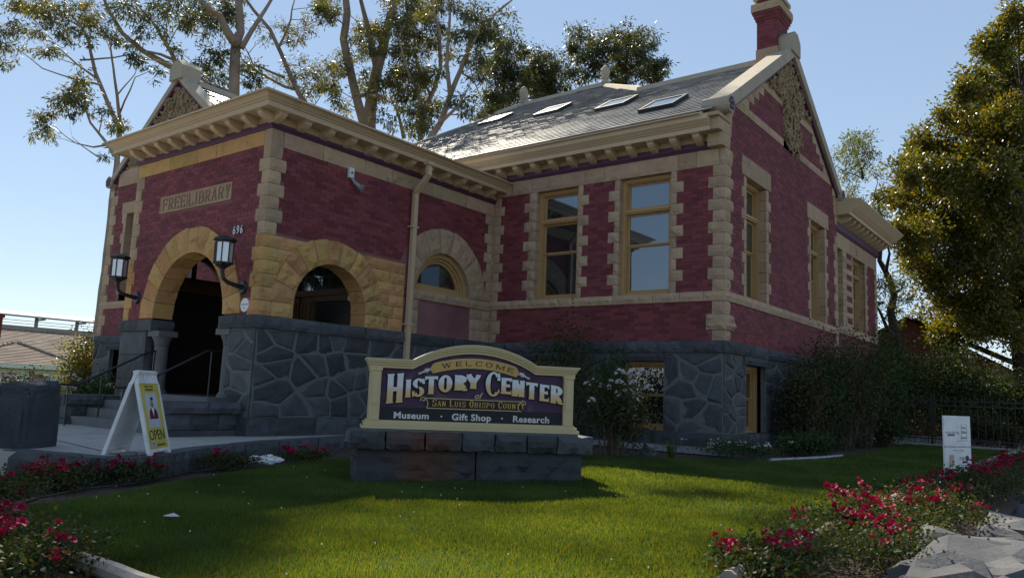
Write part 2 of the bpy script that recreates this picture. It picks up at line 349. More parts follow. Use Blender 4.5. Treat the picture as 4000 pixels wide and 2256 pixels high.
def stone(name, mat, F, s0, s1, z0, z1, d0=-.28, d1=.012, amp=.03, faces='F', parent=None, gap=.004, **k):
    SEED[0] += 1.37; mb = MB()
    a = (lambda z: cv(s0, z)+gap) if callable(s0) else s0+gap
    b = (lambda z: cv(s1, z)-gap) if callable(s1) else s1-gap
    rock(mb, F, a, b, z0+gap, z1-gap, d0, d1, amp, faces, seed=SEED[0], **k)
    return mb.obj(name, M[mat], parent or BLD)
def voussoirs(name, mat, F, sc, zc, r0, r1, a0, a1, n, d0, d1, amp, clamp=None, parent=None):
    cuts = [a0+(a1-a0)*(i+(0 if i in (0, n) else random.uniform(-.12, .12)))/n for i in range(n+1)]
    for q in range(n):
        SEED[0] += 1.1; mb = MB(); A0, A1 = cuts[q]+.004, cuts[q+1]-.004; rr = r1+random.uniform(-.02, .03); sd = SEED[0]
        na, nr = max(2, min(5, round((A1-A0)*(r0+r1)/2/.09))), 5
        def P(a, b, c, rough):
            an = lerp(A1, A0, a); r = lerp(r0, rr, b); s = sc+r*math.cos(an); z = zc+r*math.sin(an); d = lerp(d0, d1, c)
            if clamp: s = max(clamp[0], min(clamp[1], s))
            p = F(s, z, d)
            if c > .99 and rough:
                e = min(min(a, 1-a)*(A1-A0)*r, min(b, 1-b)*(rr-r0)); pr = min(1, e/.05)
                p = p+F.n*(amp*pr*(.8+1.2*noise.noise(p*6+Vector((sd, 0, 0)))+.7*noise.noise(p*15)))
            elif b < .01: p = p+(F(sc, zc, d)-p).normalized()*(.02*noise.noise(p*8+Vector((sd, 1, 0))))
            return p
        def sheet(fn, x, y):
            b = len(mb.v)
            for j in range(y+1):
                for i in range(x+1): mb.v.append(tuple(fn(i/x, j/y)))
            for j in range(y):
                for i in range(x):
                    o = (b+j*(x+1)+i, b+j*(x+1)+i+1, b+(j+1)*(x+1)+i+1, b+(j+1)*(x+1)+i)
                    mb.f += [(o[0], o[1], o[2]), (o[0], o[2], o[3])] if (i+j) % 2 else [(o[0], o[1], o[3]), (o[1], o[2], o[3])]; mb.m += [0, 0]
        sheet(lambda a, b: P(a, b, 1, True), na, nr)
        sheet(lambda a, c: P(a, 0, c, False), na, 3)
        sheet(lambda a, c: P(a, 1, 1-c, False), na, 1)
        sheet(lambda c, b: P(0, b, c, False), 1, nr); sheet(lambda c, b: P(1, b, 1-c, False), 1, nr)
        mb.obj(name, M[mat], parent or BLD)

# ---- brickwork
CH = .0785; BL = .235; BRICKS = []
def brick_fill(F, z0, z1, smin, smax, obs, mort=None, opens=(), ch=CH):
    """lay running-bond courses between obstacles; obs(z) -> list of (a, b) blocked intervals"""
    n = max(1, round((z1-z0)/ch)); h = (z1-z0)/n
    for r in range(n):
        za, zb = z0+r*h, z0+(r+1)*h; a0, b0 = cv(smin, (za+zb)/2), cv(smax, (za+zb)/2)
        def free(bl):
            iv = [(a0, b0)]
            for (p, q) in bl:
                nx = []
                for (a, b) in iv:
                    if q <= a or p >= b: nx.append((a, b)); continue
                    if p > a: nx.append((a, p))
                    if q < b: nx.append((q, b))
                iv = nx
            return [(a, b) for a, b in iv if b-a > .02]
        bl = [o for f in obs for o in f(za, zb)]
        for a, b in free(bl):
            k = math.floor((a-(r % 2)*BL/2)/BL)
            while True:
                p, q = k*BL+(r % 2)*BL/2, (k+1)*BL+(r % 2)*BL/2; k += 1
                if p >= b: break
                p2, q2 = max(p, a), min(q, b)
                if q2-p2 < .03: continue
                BRICKS.append((F, p2+.0045, q2-.0045, za+.0045, zb-.0045, (q2-p2) > BL-.001))
        if mort is not None:
            for a, b in free([o for f in opens for o in f(za, zb)]):
                mort.quad(F(a, za, -.006), F(b, za, -.006), F(b, zb, -.006), F(a, zb, -.006))
def rect(s0, s1, z0, z1):
    def f(za, zb): return [(s0, s1)] if (zb > z0+.005 and za < z1-.005) else []
    return f
def arch_ob(sc, zc, r, zb_=None):
    def f(za, zb):
        z = max(za, zc) if zb > zc else zc
        z = (za+zb)/2
        if z < zc: return [(sc-r, sc+r)]
        return [(sc-math.sqrt(r*r-(z-zc)**2), sc+math.sqrt(r*r-(z-zc)**2))] if z-zc < r else []
    return f
MORT = MB()

# ---- dark rubble masonry: polygonal stones with pale raised pointing
def clip_poly(poly, nx, ny, c):      # keep nx*x+ny*y <= c
    out = []
    for i in range(len(poly)):
        a, b = poly[i], poly[(i+1) % len(poly)]; da, db = nx*a[0]+ny*a[1]-c, nx*b[0]+ny*b[1]-c
        if da <= 0: out.append(a)
        if da*db < 0: t = da/(da-db); out.append((a[0]+(b[0]-a[0])*t, a[1]+(b[1]-a[1])*t))
    return out
def rubble(F, s0, s1, z0, z1, size, seed, gap=.014, amp=.04, parent=None):
    rg = random.Random(seed); nx = max(1, round((s1-s0)/size)); ny = max(1, round((z1-z0)/(size*.62)))
    pts = []
    for j in range(ny):
        for i in range(nx):
            if rg.random() < .24: continue
            pts.append((s0+(i+.5+.5*(j % 2)-.25+rg.uniform(-.44, .44))*(s1-s0)/nx, z0+(j+.5+rg.uniform(-.44, .44))*(z1-z0)/ny))
    for p in pts:
        poly = [(s0, z0), (s1, z0), (s1, z1), (s0, z1)]
        for q in pts:
            if q is p: continue
            # stretch: cells wider than tall
            dx, dy = (q[0]-p[0]), (q[1]-p[1])*1.9
            mx, my = (p[0]+q[0])/2, (p[1]+q[1])/2
            nxv, nyv = dx, dy*1.9*.55
            L = math.hypot(nxv, nyv)
            if L < 1e-6: continue
            nxv /= L; nyv /= L
            poly = clip_poly(poly, nxv, nyv, nxv*mx+nyv*my-gap/2)
            if len(poly) < 3: break
        if len(poly) < 3: continue
        cx = sum(v[0] for v in poly)/len(poly); cy = sum(v[1] for v in poly)/len(poly)
        area = abs(sum(poly[i][0]*poly[(i+1) % len(poly)][1]-poly[(i+1) % len(poly)][0]*poly[i][1] for i in range(len(poly))))/2
        if area < .004: continue
        # subdivide long edges, wobble
        pp = []
        for i in range(len(poly)):
            a, b = poly[i], poly[(i+1) % len(poly)]; L = math.hypot(b[0]-a[0], b[1]-a[1]); k = 2 if L > .16 else 1
            for t in range(k): pp.append((lerp(a[0], b[0], t/k)+(rg.uniform(-.006, .006)), lerp(a[1], b[1], t/k)+rg.uniform(-.006, .006)))
        n = len(pp); mb = MB(); tilt = (rg.uniform(-.06, .06), rg.uniform(-.06, .06)); pr = rg.uniform(.35, 1)*amp
        ring0 = [F(x, y, -.03) for x, y in pp]; ring1 = [F(x, y, .004) for x, y in pp]; ring2 = []
        for x, y in pp:
            x2, y2 = lerp(x, cx, .3), lerp(y, cy, .3); ring2.append(F(x2, y2, .006+pr*(.75+.9*noise.noise((x2*6, y2*6, seed)))+tilt[0]*(x2-cx)+tilt[1]*(y2-cy)))
        ce = F(cx+rg.uniform(-.03, .03), cy+rg.uniform(-.03, .03), .008+pr*(1+.8*noise.noise((cx*6, cy*6, seed+2))))
        mb.add(ring0+ring1+ring2+[ce], [(i, (i+1) % n, n+(i+1) % n, n+i) for i in range(n)]+[(n+i, n+(i+1) % n, 2*n+(i+1) % n, 2*n+i) for i in range(n)]+[(2*n+i, 2*n+(i+1) % n, 3*n) for i in range(n)])
        mb.obj('rubble_stone', M['basalt'], parent or BLD)
POINT = MB()
def pointing(F, s0, s1, z0, z1): POINT.fbox(F, s0, s1, z0, z1, -.1, .010)

def courses(F, name, mat, s0, s1, z0, z1, lens, seed, **k):
    rg = random.Random(seed); s = s0
    while s < s1-.02:
        L = rg.uniform(*lens); e = s+L
        if s1-e < lens[0]*.6: e = s1
        stone(name, mat, F, s, e, z0, z1, **k); s = e

# ================= wing front =================
nq = 11; hq = (5.645-ZS1)/nq
W1 = (-4.61, -3.465); W2 = (-2.385, -1.175)
obs_w = []
for i in range(nq):                                    # corner quoins, both faces
    za, zb = ZS1+i*hq, ZS1+(i+1)*hq; wd = i % 2 == 1
    a, b = (.355, .365) if wd else (.255, .235)
    stone('quoin_stone', 'sand', FW, -a, .014, za, zb, d0=-b, d1=.014, amp=.028, faces='FR')
    obs_w.append(rect(-a, 0, za, zb))
    for (e0, e1) in (W1, W2):                          # toothed window jambs
        n_, w_ = .135, .285
        x = w_ if wd else n_
        xl = x if (e0, e1) == W2 else (x+.09 if not wd else x+.08)
        stone('jamb_stone', 'sand', FW, e0-xl, e0, za, zb, d0=-.22, faces='F'); stone('jamb_stone', 'sand', FW, e1, e1+x, za, zb, d0=-.22)
        obs_w += [rect(e0-xl, e0, za, zb), rect(e1, e1+x, za, zb)]
    m = .325 if wd else .22
    stone('quoin_stone', 'sand', FW, NX, NX+m, za, zb, d0=-.15, amp=.02); obs_w.append(rect(NX, NX+m, za, zb))
for k, (za, zb, wd) in enumerate(((D, 2.31, 0), (2.31, 2.62, 2), (2.62, ZS0, 0))):
    a, b = (.375, .385) if wd else (.26, .225)
    stone('quoin_stone', 'sand', FW, -a, .014+.02*wd/2, za, zb, d0=-b, d1=.014+.02*wd/2, amp=.03+.01*wd, faces='FR'); obs_w.append(rect(-a, 0, za, zb))
    m = .32 if wd else .21
    stone('quoin_stone', 'sand', FW, NX, NX+m, za, zb, d0=-.15, amp=.02); obs_w.append(rect(NX, NX+m, za, zb))
for e0, e1 in ((NX, -5.25), (-5.25, -4.7), (-4.7, -3.55), (-3.55, -2.5), (-2.5, -1.55), (-1.55, -.95), (-.95, -.42)): stone('band_stone', 'sand', FW, e0, e1, ZS0, ZS1, d1=.03, amp=.035)
stone('band_stone', 'sand', FW, -.42, .03, ZS0, ZS1, d0=-.45, d1=.03, amp=.035, faces='FR')
for e0, e1 in ((NX, -5.4), (-5.4, -4.78), (-4.78, -3.3), (-3.3, -2.78), (-2.78, -1.02), (-1.02, -.60), (-.60, -.12)): stone('band_stone', 'sand', FW, e0, e1, 5.645, 5.99, d1=.014, amp=.03)
opn = [rect(*W1, ZS1, 5.645), rect(*W2, ZS1, 5.645)]
brick_fill(FW, D, ZS0, NX, 0, obs_w, MORT)
brick_fill(FW, ZS1, 5.645, NX, 0, obs_w+opn, MORT, opn)
MORT.quad(FW(NX, ZS0, -.006), FW(0, ZS0, -.006), FW(0, ZS1, -.006), FW(NX, ZS1, -.006)); MORT.quad(FW(NX, 5.645, -.006), FW(0, 5.645, -.006), FW(0, 6.6, -.006), FW(NX, 6.6, -.006))
# basement of the wing front
BW = [(-2.27, -1.28), (-4.62, -3.6)]
def base_front(F, s0, s1, wins, seed, zb=0.0, cap_ends=('', ''), size=.42, quoins=None, pl=.06):
    courses(F, 'plinth_stone', 'basalt', s0, s1, zb-.15, .30, (.8, 1.5), seed, d0=-.2, d1=pl, amp=.04)
    courses(F, 'cap_stone', 'basalt', s0, s1, 1.868, D, (.7, 1.5), seed+1, d0=-.25, d1=.055, amp=.035)
    edges = [s0]
    for a, b in sorted(wins): edges += [a, b]
    edges.append(s1)
    for i in range(0, len(edges), 2):
        a, b = edges[i], edges[i+1]
        if b-a > .1: pointing(F, a, b, .30, 1.868); rubble(F, a, b, .305, 1.865, size, seed+7+i)
    for a, b in wins:
        stone('basement_lintel', 'basalt', F, a-.18, b+.02, 1.69, 1.866, d0=-.25, d1=.05, amp=.03)
base_front(FW, NX, -.02, BW, 41)
stone('corner_stone', 'basalt', FW, -.03, .055, 1.868, D, d0=-.3, d1=.055, amp=.02, faces='FR'); stone('corner_stone', 'basalt', FW, -.03, .06, -.15, .30, d0=-.3, d1=.06, amp=.02, faces='FR')

# ================= gable end =================
G1 = (1.13, 2.31); G2 = (5.60, 6.83); GW = 8.06; GT = (5.665, 5.70); AP = 4.03
def zr(s): return 6.72+.652*min(s, GW-s)
obs_g = []
for i in range(nq):
    za, zb = ZS1+i*hq, ZS1+(i+1)*hq; wd = i % 2 == 1
    obs_g.append(rect(0, .365 if wd else .235, za, zb))
    q = .36 if wd else .23
    stone('quoin_stone', 'sand', FG, GW-q, GW+.014, za, zb, d0=-.25, amp=.02); obs_g.append(rect(GW-q, GW, za, zb))
    for (e0, e1) in (G1, G2):
        x = .31 if wd else .165; xl = .26 if wd else .14
        if zb < 5.68:
            stone('jamb_stone', 'sand', FG, e0-xl, e0, za, zb, d0=-.42, amp=.018); stone('jamb_stone', 'sand', FG, e1, e1+x, za, zb, d0=-.42, amp=.018)
            obs_g += [rect(e0-xl, e0, za, zb), rect(e1, e1+x, za, zb)]
for (e0, e1), l in ((G1, (.874, 2.63)), (G2, (5.34, 7.19))):
    stone('lintel_stone', 'sand', FG, l[0], l[1], 5.665, 6.075, d0=-.42, d1=.016, amp=.012); obs_g.append(rect(*l, 5.665, 6.075))
for za, zb, wd in ((D, 2.31, 0), (2.31, 2.62, 1), (2.62, ZS0, 0)):
    obs_g.append(rect(0, .385 if wd else .225, za, zb)); q = .36 if wd else .23
    stone('quoin_stone', 'sand', FG, GW-q, GW+.014, za, zb, d0=-.25, amp=.02); obs_g.append(rect(GW-q, GW, za, zb))
courses(FG, 'band_stone', 'sand', .45, GW, ZS0, ZS1, (.75, 1.5), 51, d1=.03, amp=.03)
obs_g.append(rect(0, .3, 5.645, 6.0)); stone('quoin_stone', 'sand', FW, -.6+.48, .014, 5.645, 5.99, d0=-.32, d1=.014, amp=.03, faces='FR')
for i, (za, zb) in enumerate(((5.99, 6.25), (6.25, 6.5), (6.5, 6.75), (6.75, 7.0))):      # corner pier above the eaves
    x = .30 if i % 2 else .2
    stone('quoin_stone', 'sand', FG, .0, x+.12*(i > 1), za, zb, d0=-.3, amp=.02); obs_g.append(rect(0, x+.12*(i > 1), za, zb))
    stone('quoin_stone', 'sand', FG, GW-x-.12*(i > 1), GW, za, zb, d0=-.3, amp=.02); obs_g.append(rect(GW-x-.12*(i > 1), GW, za, zb))
NK = (3.52, 4.74)                                           # carved neck
def neck_ob(za, zb):
    z = (za+zb)/2
    if z < 7.05 or z > 9.6: return []
    h_ = .58-max(0, 7.35-z)*1.3
    return [(4.13-h_, 4.13+h_)] if h_ > .02 else []
obs_g += [neck_ob]
for a, b, za, zb in ((lambda z: zr_inv(z)+.05, NK[0], 7.0, 7.185), (NK[1], lambda z: GW-zr_inv(z)-.05, 7.0, 7.185), (lambda z: zr_inv(z)+.05, NK[0], 7.985, 8.165), (NK[1], lambda z: GW-zr_inv(z)-.05, 7.985, 8.165)):
    def zr_inv(z): return (z-6.72)/.652
    L = cv(a, za); Rr = cv(b, zb); n = max(1, round((Rr-L)/.95))
    for i in range(n):
        e0 = a if i == 0 else lerp(L, Rr, i/n); e1 = b if i == n-1 else lerp(L, Rr, (i+1)/n)
        stone('band_stone', 'sand', FG, e0, e1, za, zb, d0=-.15, d1=.014, amp=.012)
def zr_inv(z): return (z-6.72)/.652
obs_g += [rect(-1, 9, 7.0, 7.185), rect(-1, 9, 7.985, 8.165)]
for za in (7.185, 7.385, 7.585, 7.785):                     # stepped stones along the rakes
    zb = za+.2; x = zr_inv(zb)+.26
    stone('rake_stone', 'sand', FG, lambda z: zr_inv(z)+.03, x, za, zb, d0=-.15, amp=.015); stone('rake_stone', 'sand', FG, GW-x, lambda z: GW-zr_inv(z)-.03, za, zb, d0=-.15, amp=.015)
    obs_g += [rect(0, x, za, zb), rect(GW-x, GW, za, zb)]
opg = [rect(*G1, ZS1, 5.665), rect(*G2, ZS1, 5.665)]
brick_fill(FG, D, ZS0, 0, GW, obs_g, MORT)
brick_fill(FG, ZS1, 5.665, 0, GW, obs_g+opg, MORT, opg)
brick_fill(FG, 5.665, 7.0, lambda z: max(0, zr_inv(z)), lambda z: GW-max(0, zr_inv(z)), obs_g, MORT)
brick_fill(FG, 7.185, 7.985, lambda z: zr_inv(z), lambda z: GW-zr_inv(z), obs_g, MORT)
brick_fill(FG, 8.165, 9.3, lambda z: zr_inv(z), lambda z: GW-zr_inv(z), obs_g, MORT)
MORT.quad(FG(0, ZS0, -.006), FG(GW, ZS0, -.006), FG(GW, ZS1, -.006), FG(0, ZS1, -.006))
base_front(FG, .02, GW, [(1.113, 2.25)], 61)

# ================= porch side =================
SC, SZ, SR0, SR1 = -4.853, 2.365, .865, 1.335
HC, HZ, HR0, HR1 = -1.72, 3.07, .90, 1.47
obs_p = []
hp = (5.19-3.555)/7
for i in range(7):                                          # porch corner quoins
    za, zb = 3.555+i*hp, 3.555+(i+1)*hp; wd = i % 2 == 0 if i < 6 else False
    wd = i in (1, 3, 5)
    a, b = (.30, .335) if wd else (.205, .235)
    tp = zb if i < 6 else 5.49
    stone('quoin_stone', 'sand', FF, NX-a, NX+.014, za, tp, d0=-b, d1=.014, amp=.028, faces='FR')
    obs_p.append(rect(NY, NY+b, za, zb))
for i in range(9):
    za = ZS1+i*(5.19-ZS1)/9; zb = ZS1+(i+1)*(5.19-ZS1)/9; m = .33 if i % 2 == 0 else .22
    stone('quoin_stone', 'sand', FP, -m, -.02, za, zb, d0=-.2, amp=.02); obs_p.append(rect(-m, 0, za, zb))
rows = [D, 2.365, 2.61, 2.85, 3.09, 3.325, 3.555]
def chord(z): return math.sqrt(max(0.0, (SR1-.01)**2-max(0.0, z-SZ)**2))
for i in range(6):
    za, zb = rows[i], rows[i+1]; zt = za
    eL = lambda z: SC-max(.05, chord(z)); eR = lambda z: SC+max(.05, chord(z))
    x = NY+(.34 if i % 2 else .26)
    stone('quoin_stone', 'ochre', FF, NX-(.30 if i % 2 == 0 else .22), NX+.016, za, zb, d0=-(x-NY), d1=.016, amp=.035, faces='FR')
    wL = eL((za+zb)/2)-x
    if wL > .05: stone('spandrel_stone', 'ochre', FP, x, eL, za, zb, amp=.035)
    wR = -2.93-eR((za+zb)/2)
    cut = -2.93-(.28 if i % 2 else .42)
    if i == 5: stone('spandrel_stone', 'ochre', FP, eR, -2.93, za, zb, amp=.035)
    else: stone('spandrel_stone', 'ochre', FP, eR, cut, za, zb, amp=.035); stone('spandrel_stone', 'ochre', FP, cut, -2.93, za, zb, amp=.03)
obs_p.append(rect(NY, -2.93, D, 3.555))
for a, b in ((SC-SR1, SC-SR0), (SC+SR0, SC+SR1)): stone('arch_stone', 'ochre', FP, a, b, D, SZ, d0=-.4, d1=.03, amp=.04)
voussoirs('arch_stone', 'ochre', FP, SC, SZ, SR0, SR1, 0, math.pi, 11, -.4, .03, .05)
obs_p.append(arch_ob(SC, SZ, SR1-.02))
voussoirs('arch_stone', 'sand', FP, HC, HZ, HR0, HR1, 0, math.pi, 9, -.3, .02, .03, clamp=(-2.72, -.24))
obs_p.append(rect(HC-HR1, HC+HR1, 2.85, HZ)); obs_p.append(arch_ob(HC, HZ, HR1-.01))
for a, b in ((-2.72, -1.6), (-1.6, -.02)): stone('band_stone', 'sand', FP, a, b, 2.85, 3.065, d1=.035, amp=.03)
for za, zb in ((D, 2.36), (2.36, 2.61), (2.61, 2.85)):
    stone('quoin_stone', 'sand', FP, -2.72, -2.48, za, zb, amp=.02); stone('quoin_stone', 'sand', FP, -.75, -.33, za, zb, amp=.02); stone('quoin_stone', 'sand', FP, -.33, -.02, za, zb, amp=.02)
obs_p += [rect(-2.72, -2.48, D, 2.85), rect(-.75, 0, D, 2.85)]
courses(FP, 'band_stone', 'sand', NY+.25, -.02, 5.19, 5.49, (.75, 1.25), 71, d1=.012, amp=.018)
op_p = [arch_ob(SC, SZ, SR0), arch_ob(HC, HZ, HR0)]
op_lo = [rect(SC-SR0, SC+SR0, D, SZ)]
brick_fill(FP, D, 2.85, -2.95, 0, obs_p, MORT)
brick_fill(FP, 2.85, 3.065, -2.95, 0, [rect(-2.72, 0, 2.85, 3.07)], MORT)
brick_fill(FP, 3.065, 5.19, NY, 0, obs_p, MORT, [arch_ob(SC, SZ, SR0+.03), arch_ob(HC, HZ, HR0+.03)])
MORT.quad(FP(NY, 5.19, -.006), FP(0, 5.19, -.006), FP(0, 6.0, -.006), FP(NY, 6.0, -.006))
for a, b in ((NY, SC-SR0-.05), (SC+SR0+.05, -2.9)): MORT.quad(FP(a, D, -.02), FP(b, D, -.02), FP(b, 3.2, -.02), FP(a, 3.2, -.02))
# porch base, side
courses(FP, 'plinth_stone', 'basalt', NY+.3, -.05, -.15, .315, (.8, 1.4), 81, d0=-.2, d1=.06, amp=.035)
courses(FP, 'cap_stone', 'basalt', NY+.45, -.05, 1.872, D, (.8, 1.5), 82, d0=-.45, d1=.06, amp=.03)
pointing(FP, NY+.02, -.02, .315, 1.872); rubble(FP, NY+.02, -.02, .32, 1.868, .47, 84, gap=.018)

# ================= porch front =================
FC, FZ, FR0, FR1 = -8.20, 2.13, 1.25, 1.76; QX = -10.69
obs_f = []
for i in range(7):
    za, zb = 3.555+i*hp, 3.555+(i+1)*hp; obs_f.append(rect(NX-(.30 if i in (1, 3, 5) else .205), NX, za, zb))
for i in range(6): obs_f.append(rect(NX-(.30 if i % 2 == 0 else .22), NX, rows[i], rows[i+1]))
for i in range(12):
    za = D+i*(5.2-D)/12; zb = D+(i+1)*(5.2-D)/12; m = .31 if i % 2 else .22
    stone('quoin_stone', 'sand' if i > 4 else 'ochre', FF, QX-.014, QX+m, za, zb, d0=-.35, amp=.025, faces='FL'); obs_f.append(rect(QX, QX+m, za, zb))
voussoirs('arch_stone', 'ochre', FF, FC, FZ, FR0, FR1, 0, math.pi, 13, -.4, .03, .055)
obs_f += [arch_ob(FC, FZ, FR1-.02)]
courses(FF, 'band_stone', 'ochre', QX, NX-.21, 5.2, 5.49, (.55, 1.3), 91, d1=.012, amp=.02)
PNL = (-9.60, -7.03, 4.30, 4.645); obs_f.append(rect(*PNL))
brick_fill(FF, D, 5.2, QX, NX, obs_f, MORT, [arch_ob(FC, FZ, FR0+.03)])
MORT.quad(FF(QX, 5.2, -.006), FF(NX, 5.2, -.006), FF(NX, 6.0, -.006), FF(QX, 6.0, -.006))
# piers, caps and columns under the front arch
stone('cap_stone', 'basalt', FF, QX-.06, -9.95, 1.872, D, d0=-.45, d1=.06, amp=.03, faces='FL'); stone('cap_stone', 'basalt', FF, -9.95, -9.40, 1.872, D, d0=-.42, d1=.06, amp=.025, faces='FR')
stone('cap_stone', 'basalt', FF, -7.0, -6.45, 1.872, D, d0=-.42, d1=.06, amp=.025, faces='FL'); stone('cap_stone', 'basalt', FF, -6.45, NX+.06, 1.872, D, d0=-.45, d1=.06, amp=.03, faces='FR')
for z0_, z1_ in ((-.15, .42), (.42, .9), (.9, 1.4), (1.4, 1.872)): stone('pier_stone', 'basalt', FF, QX, -9.62, z0_, z1_, d0=-.4, d1=.02, amp=.03, faces='FR')
pointing(FF, -6.72, NX-.02, .315, 1.872); rubble(FF, -6.72, NX-.01, .32, 1.868, .40, 95, gap=.016)
POINT.box(-6.74, -6.70, NY, NY+.38, .3, 1.87)
stone('plinth_stone', 'basalt', FF, -6.75, NX+.06, -.15, .315, d0=-.35, d1=.06, amp=.035, faces='FR')
M['column'] = pmat('grey_column_stone', (.15, .155, .155), (.11, .115, .12), rough=.8, vary=.03, nscale=4, bump=.3)
for cx in (-9.33, -6.88):
    col = MB(); cy = NY+.17
    col.box(cx-.22, cx+.22, cy-.2, cy+.2, 1.76, 1.872)
    col.lathe((cx, cy, .55), [(.21, 0), (.21, .06), (.18, .09), (.17, .14), (.14, .17), (.135, .9), (.13, 1.02), (.155, 1.04), (.135, 1.06), (.15, 1.10), (.20, 1.21)], 20)
    col.sm = False; col.obj('column', M['column'], BLD)
# inside of the porch
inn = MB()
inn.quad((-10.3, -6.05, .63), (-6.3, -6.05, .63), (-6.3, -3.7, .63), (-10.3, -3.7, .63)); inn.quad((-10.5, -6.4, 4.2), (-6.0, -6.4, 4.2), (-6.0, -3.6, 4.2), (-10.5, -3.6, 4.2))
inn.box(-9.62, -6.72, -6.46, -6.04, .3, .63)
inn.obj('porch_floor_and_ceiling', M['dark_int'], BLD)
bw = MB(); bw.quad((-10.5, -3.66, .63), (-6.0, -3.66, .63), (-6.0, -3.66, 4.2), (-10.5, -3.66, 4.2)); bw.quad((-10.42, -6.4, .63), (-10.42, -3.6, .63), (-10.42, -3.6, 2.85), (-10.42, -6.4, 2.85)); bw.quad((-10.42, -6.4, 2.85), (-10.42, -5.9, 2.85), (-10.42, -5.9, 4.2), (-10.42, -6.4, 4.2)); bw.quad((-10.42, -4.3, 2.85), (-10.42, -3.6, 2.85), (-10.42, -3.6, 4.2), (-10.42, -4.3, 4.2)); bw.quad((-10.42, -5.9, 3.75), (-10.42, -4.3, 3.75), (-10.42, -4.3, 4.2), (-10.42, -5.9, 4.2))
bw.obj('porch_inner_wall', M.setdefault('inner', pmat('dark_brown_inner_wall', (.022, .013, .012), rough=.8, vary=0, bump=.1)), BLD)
# west side opening of the porch: half-round light with wooden frame
FI = frame((-10.3, 0, 0), (0, 1, 0), (1, 0, 0))
fr_ = MB()
for i in range(16):
    a0, a1 = math.pi*i/16, math.pi*(i+1)/16; c0, c1 = -5.1, 3.0
    fr_.prism(FI, [(c0+.82*math.cos(a0), c1+.82*math.sin(a0)), (c0+.82*math.cos(a1), c1+.82*math.sin(a1)), (c0+.6*math.cos(a1), c1+.6*math.sin(a1)), (c0+.6*math.cos(a0), c1+.6*math.sin(a0))], -.1, .02)
fr_.fbox(FI, -5.95, -4.25, 2.84, 3.17, -.1, .03); fr_.fbox(FI, -5.25, -5.13, 3.1, 3.65, -.08, .03)
fr_.obj('fanlight', M['wood'], BLD)
# entry doorway: timber frame, transom, panelled door with dark glass
FD = frame((0, -3.66, 0), (1, 0, 0), (0, -1, 0)); dr = MB()
for a, b in ((-9.2, -8.95), (-8.58, -8.33), (-7.98, -7.82), (-6.46, -6.32)): dr.fbox(FD, a, b, .63, 2.82, 0, .10); dr.fbox(FD, a+.07, b-.07, .8, 2.7, .1, .125)
dr.fbox(FD, -8.6, -6.3, 2.84, 2.97, 0, .13); dr.fbox(FD, -8.33, -7.98, .63, 2.84, 0, .05)
for k in range(3): dr.fbox(FD, -8.31+k*.11, -8.23+k*.11, .8, 2.7, .05, .07)
dr.fbox(FD, -7.82, -6.46, 2.72, 2.84, 0, .09); dr.fbox(FD, -8.58, -8.45, 2.97, 3.8, 0, .1)
dr.obj('entry_door_frame', M['wood'], BLD)
dp = MB(); dp.fbox(FD, -7.82, -6.46, .63, 2.72, 0, .04); dp.fbox(FD, -8.45, -6.3, 2.97, 4.0, 0, .02); dp.obj('entry_door', M['glass_dark'], BLD)
st = MB(); st.fbox(FD, -6.70, -6.40, 2.70, 2.80, .095, .1); st.obj('door_notice', M['white'], BLD)
gr = MB()                                                   # wrought iron scrolls in the transom
for k in range(7):
    x = -8.25+k*.29; gr.tube([FD(x, 2.98, .07), FD(x, 3.9, .07)], .012, 5)
    for zc_, rr in ((3.13, .09), (3.36, .07), (3.6, .08)):
        pts = [FD(x+.13+math.cos(t)*rr*(1-t/16), zc_+math.sin(t)*rr*(1-t/16), .07) for t in np.linspace(0, 11, 22)]; gr.tube(pts, .009, 4)
for zz in (3.24, 3.75): gr.tube([FD(-8.4, zz, .07), FD(-6.3, zz, .07)], .011, 5)
gr.obj('transom_grille', M['iron'], BLD)
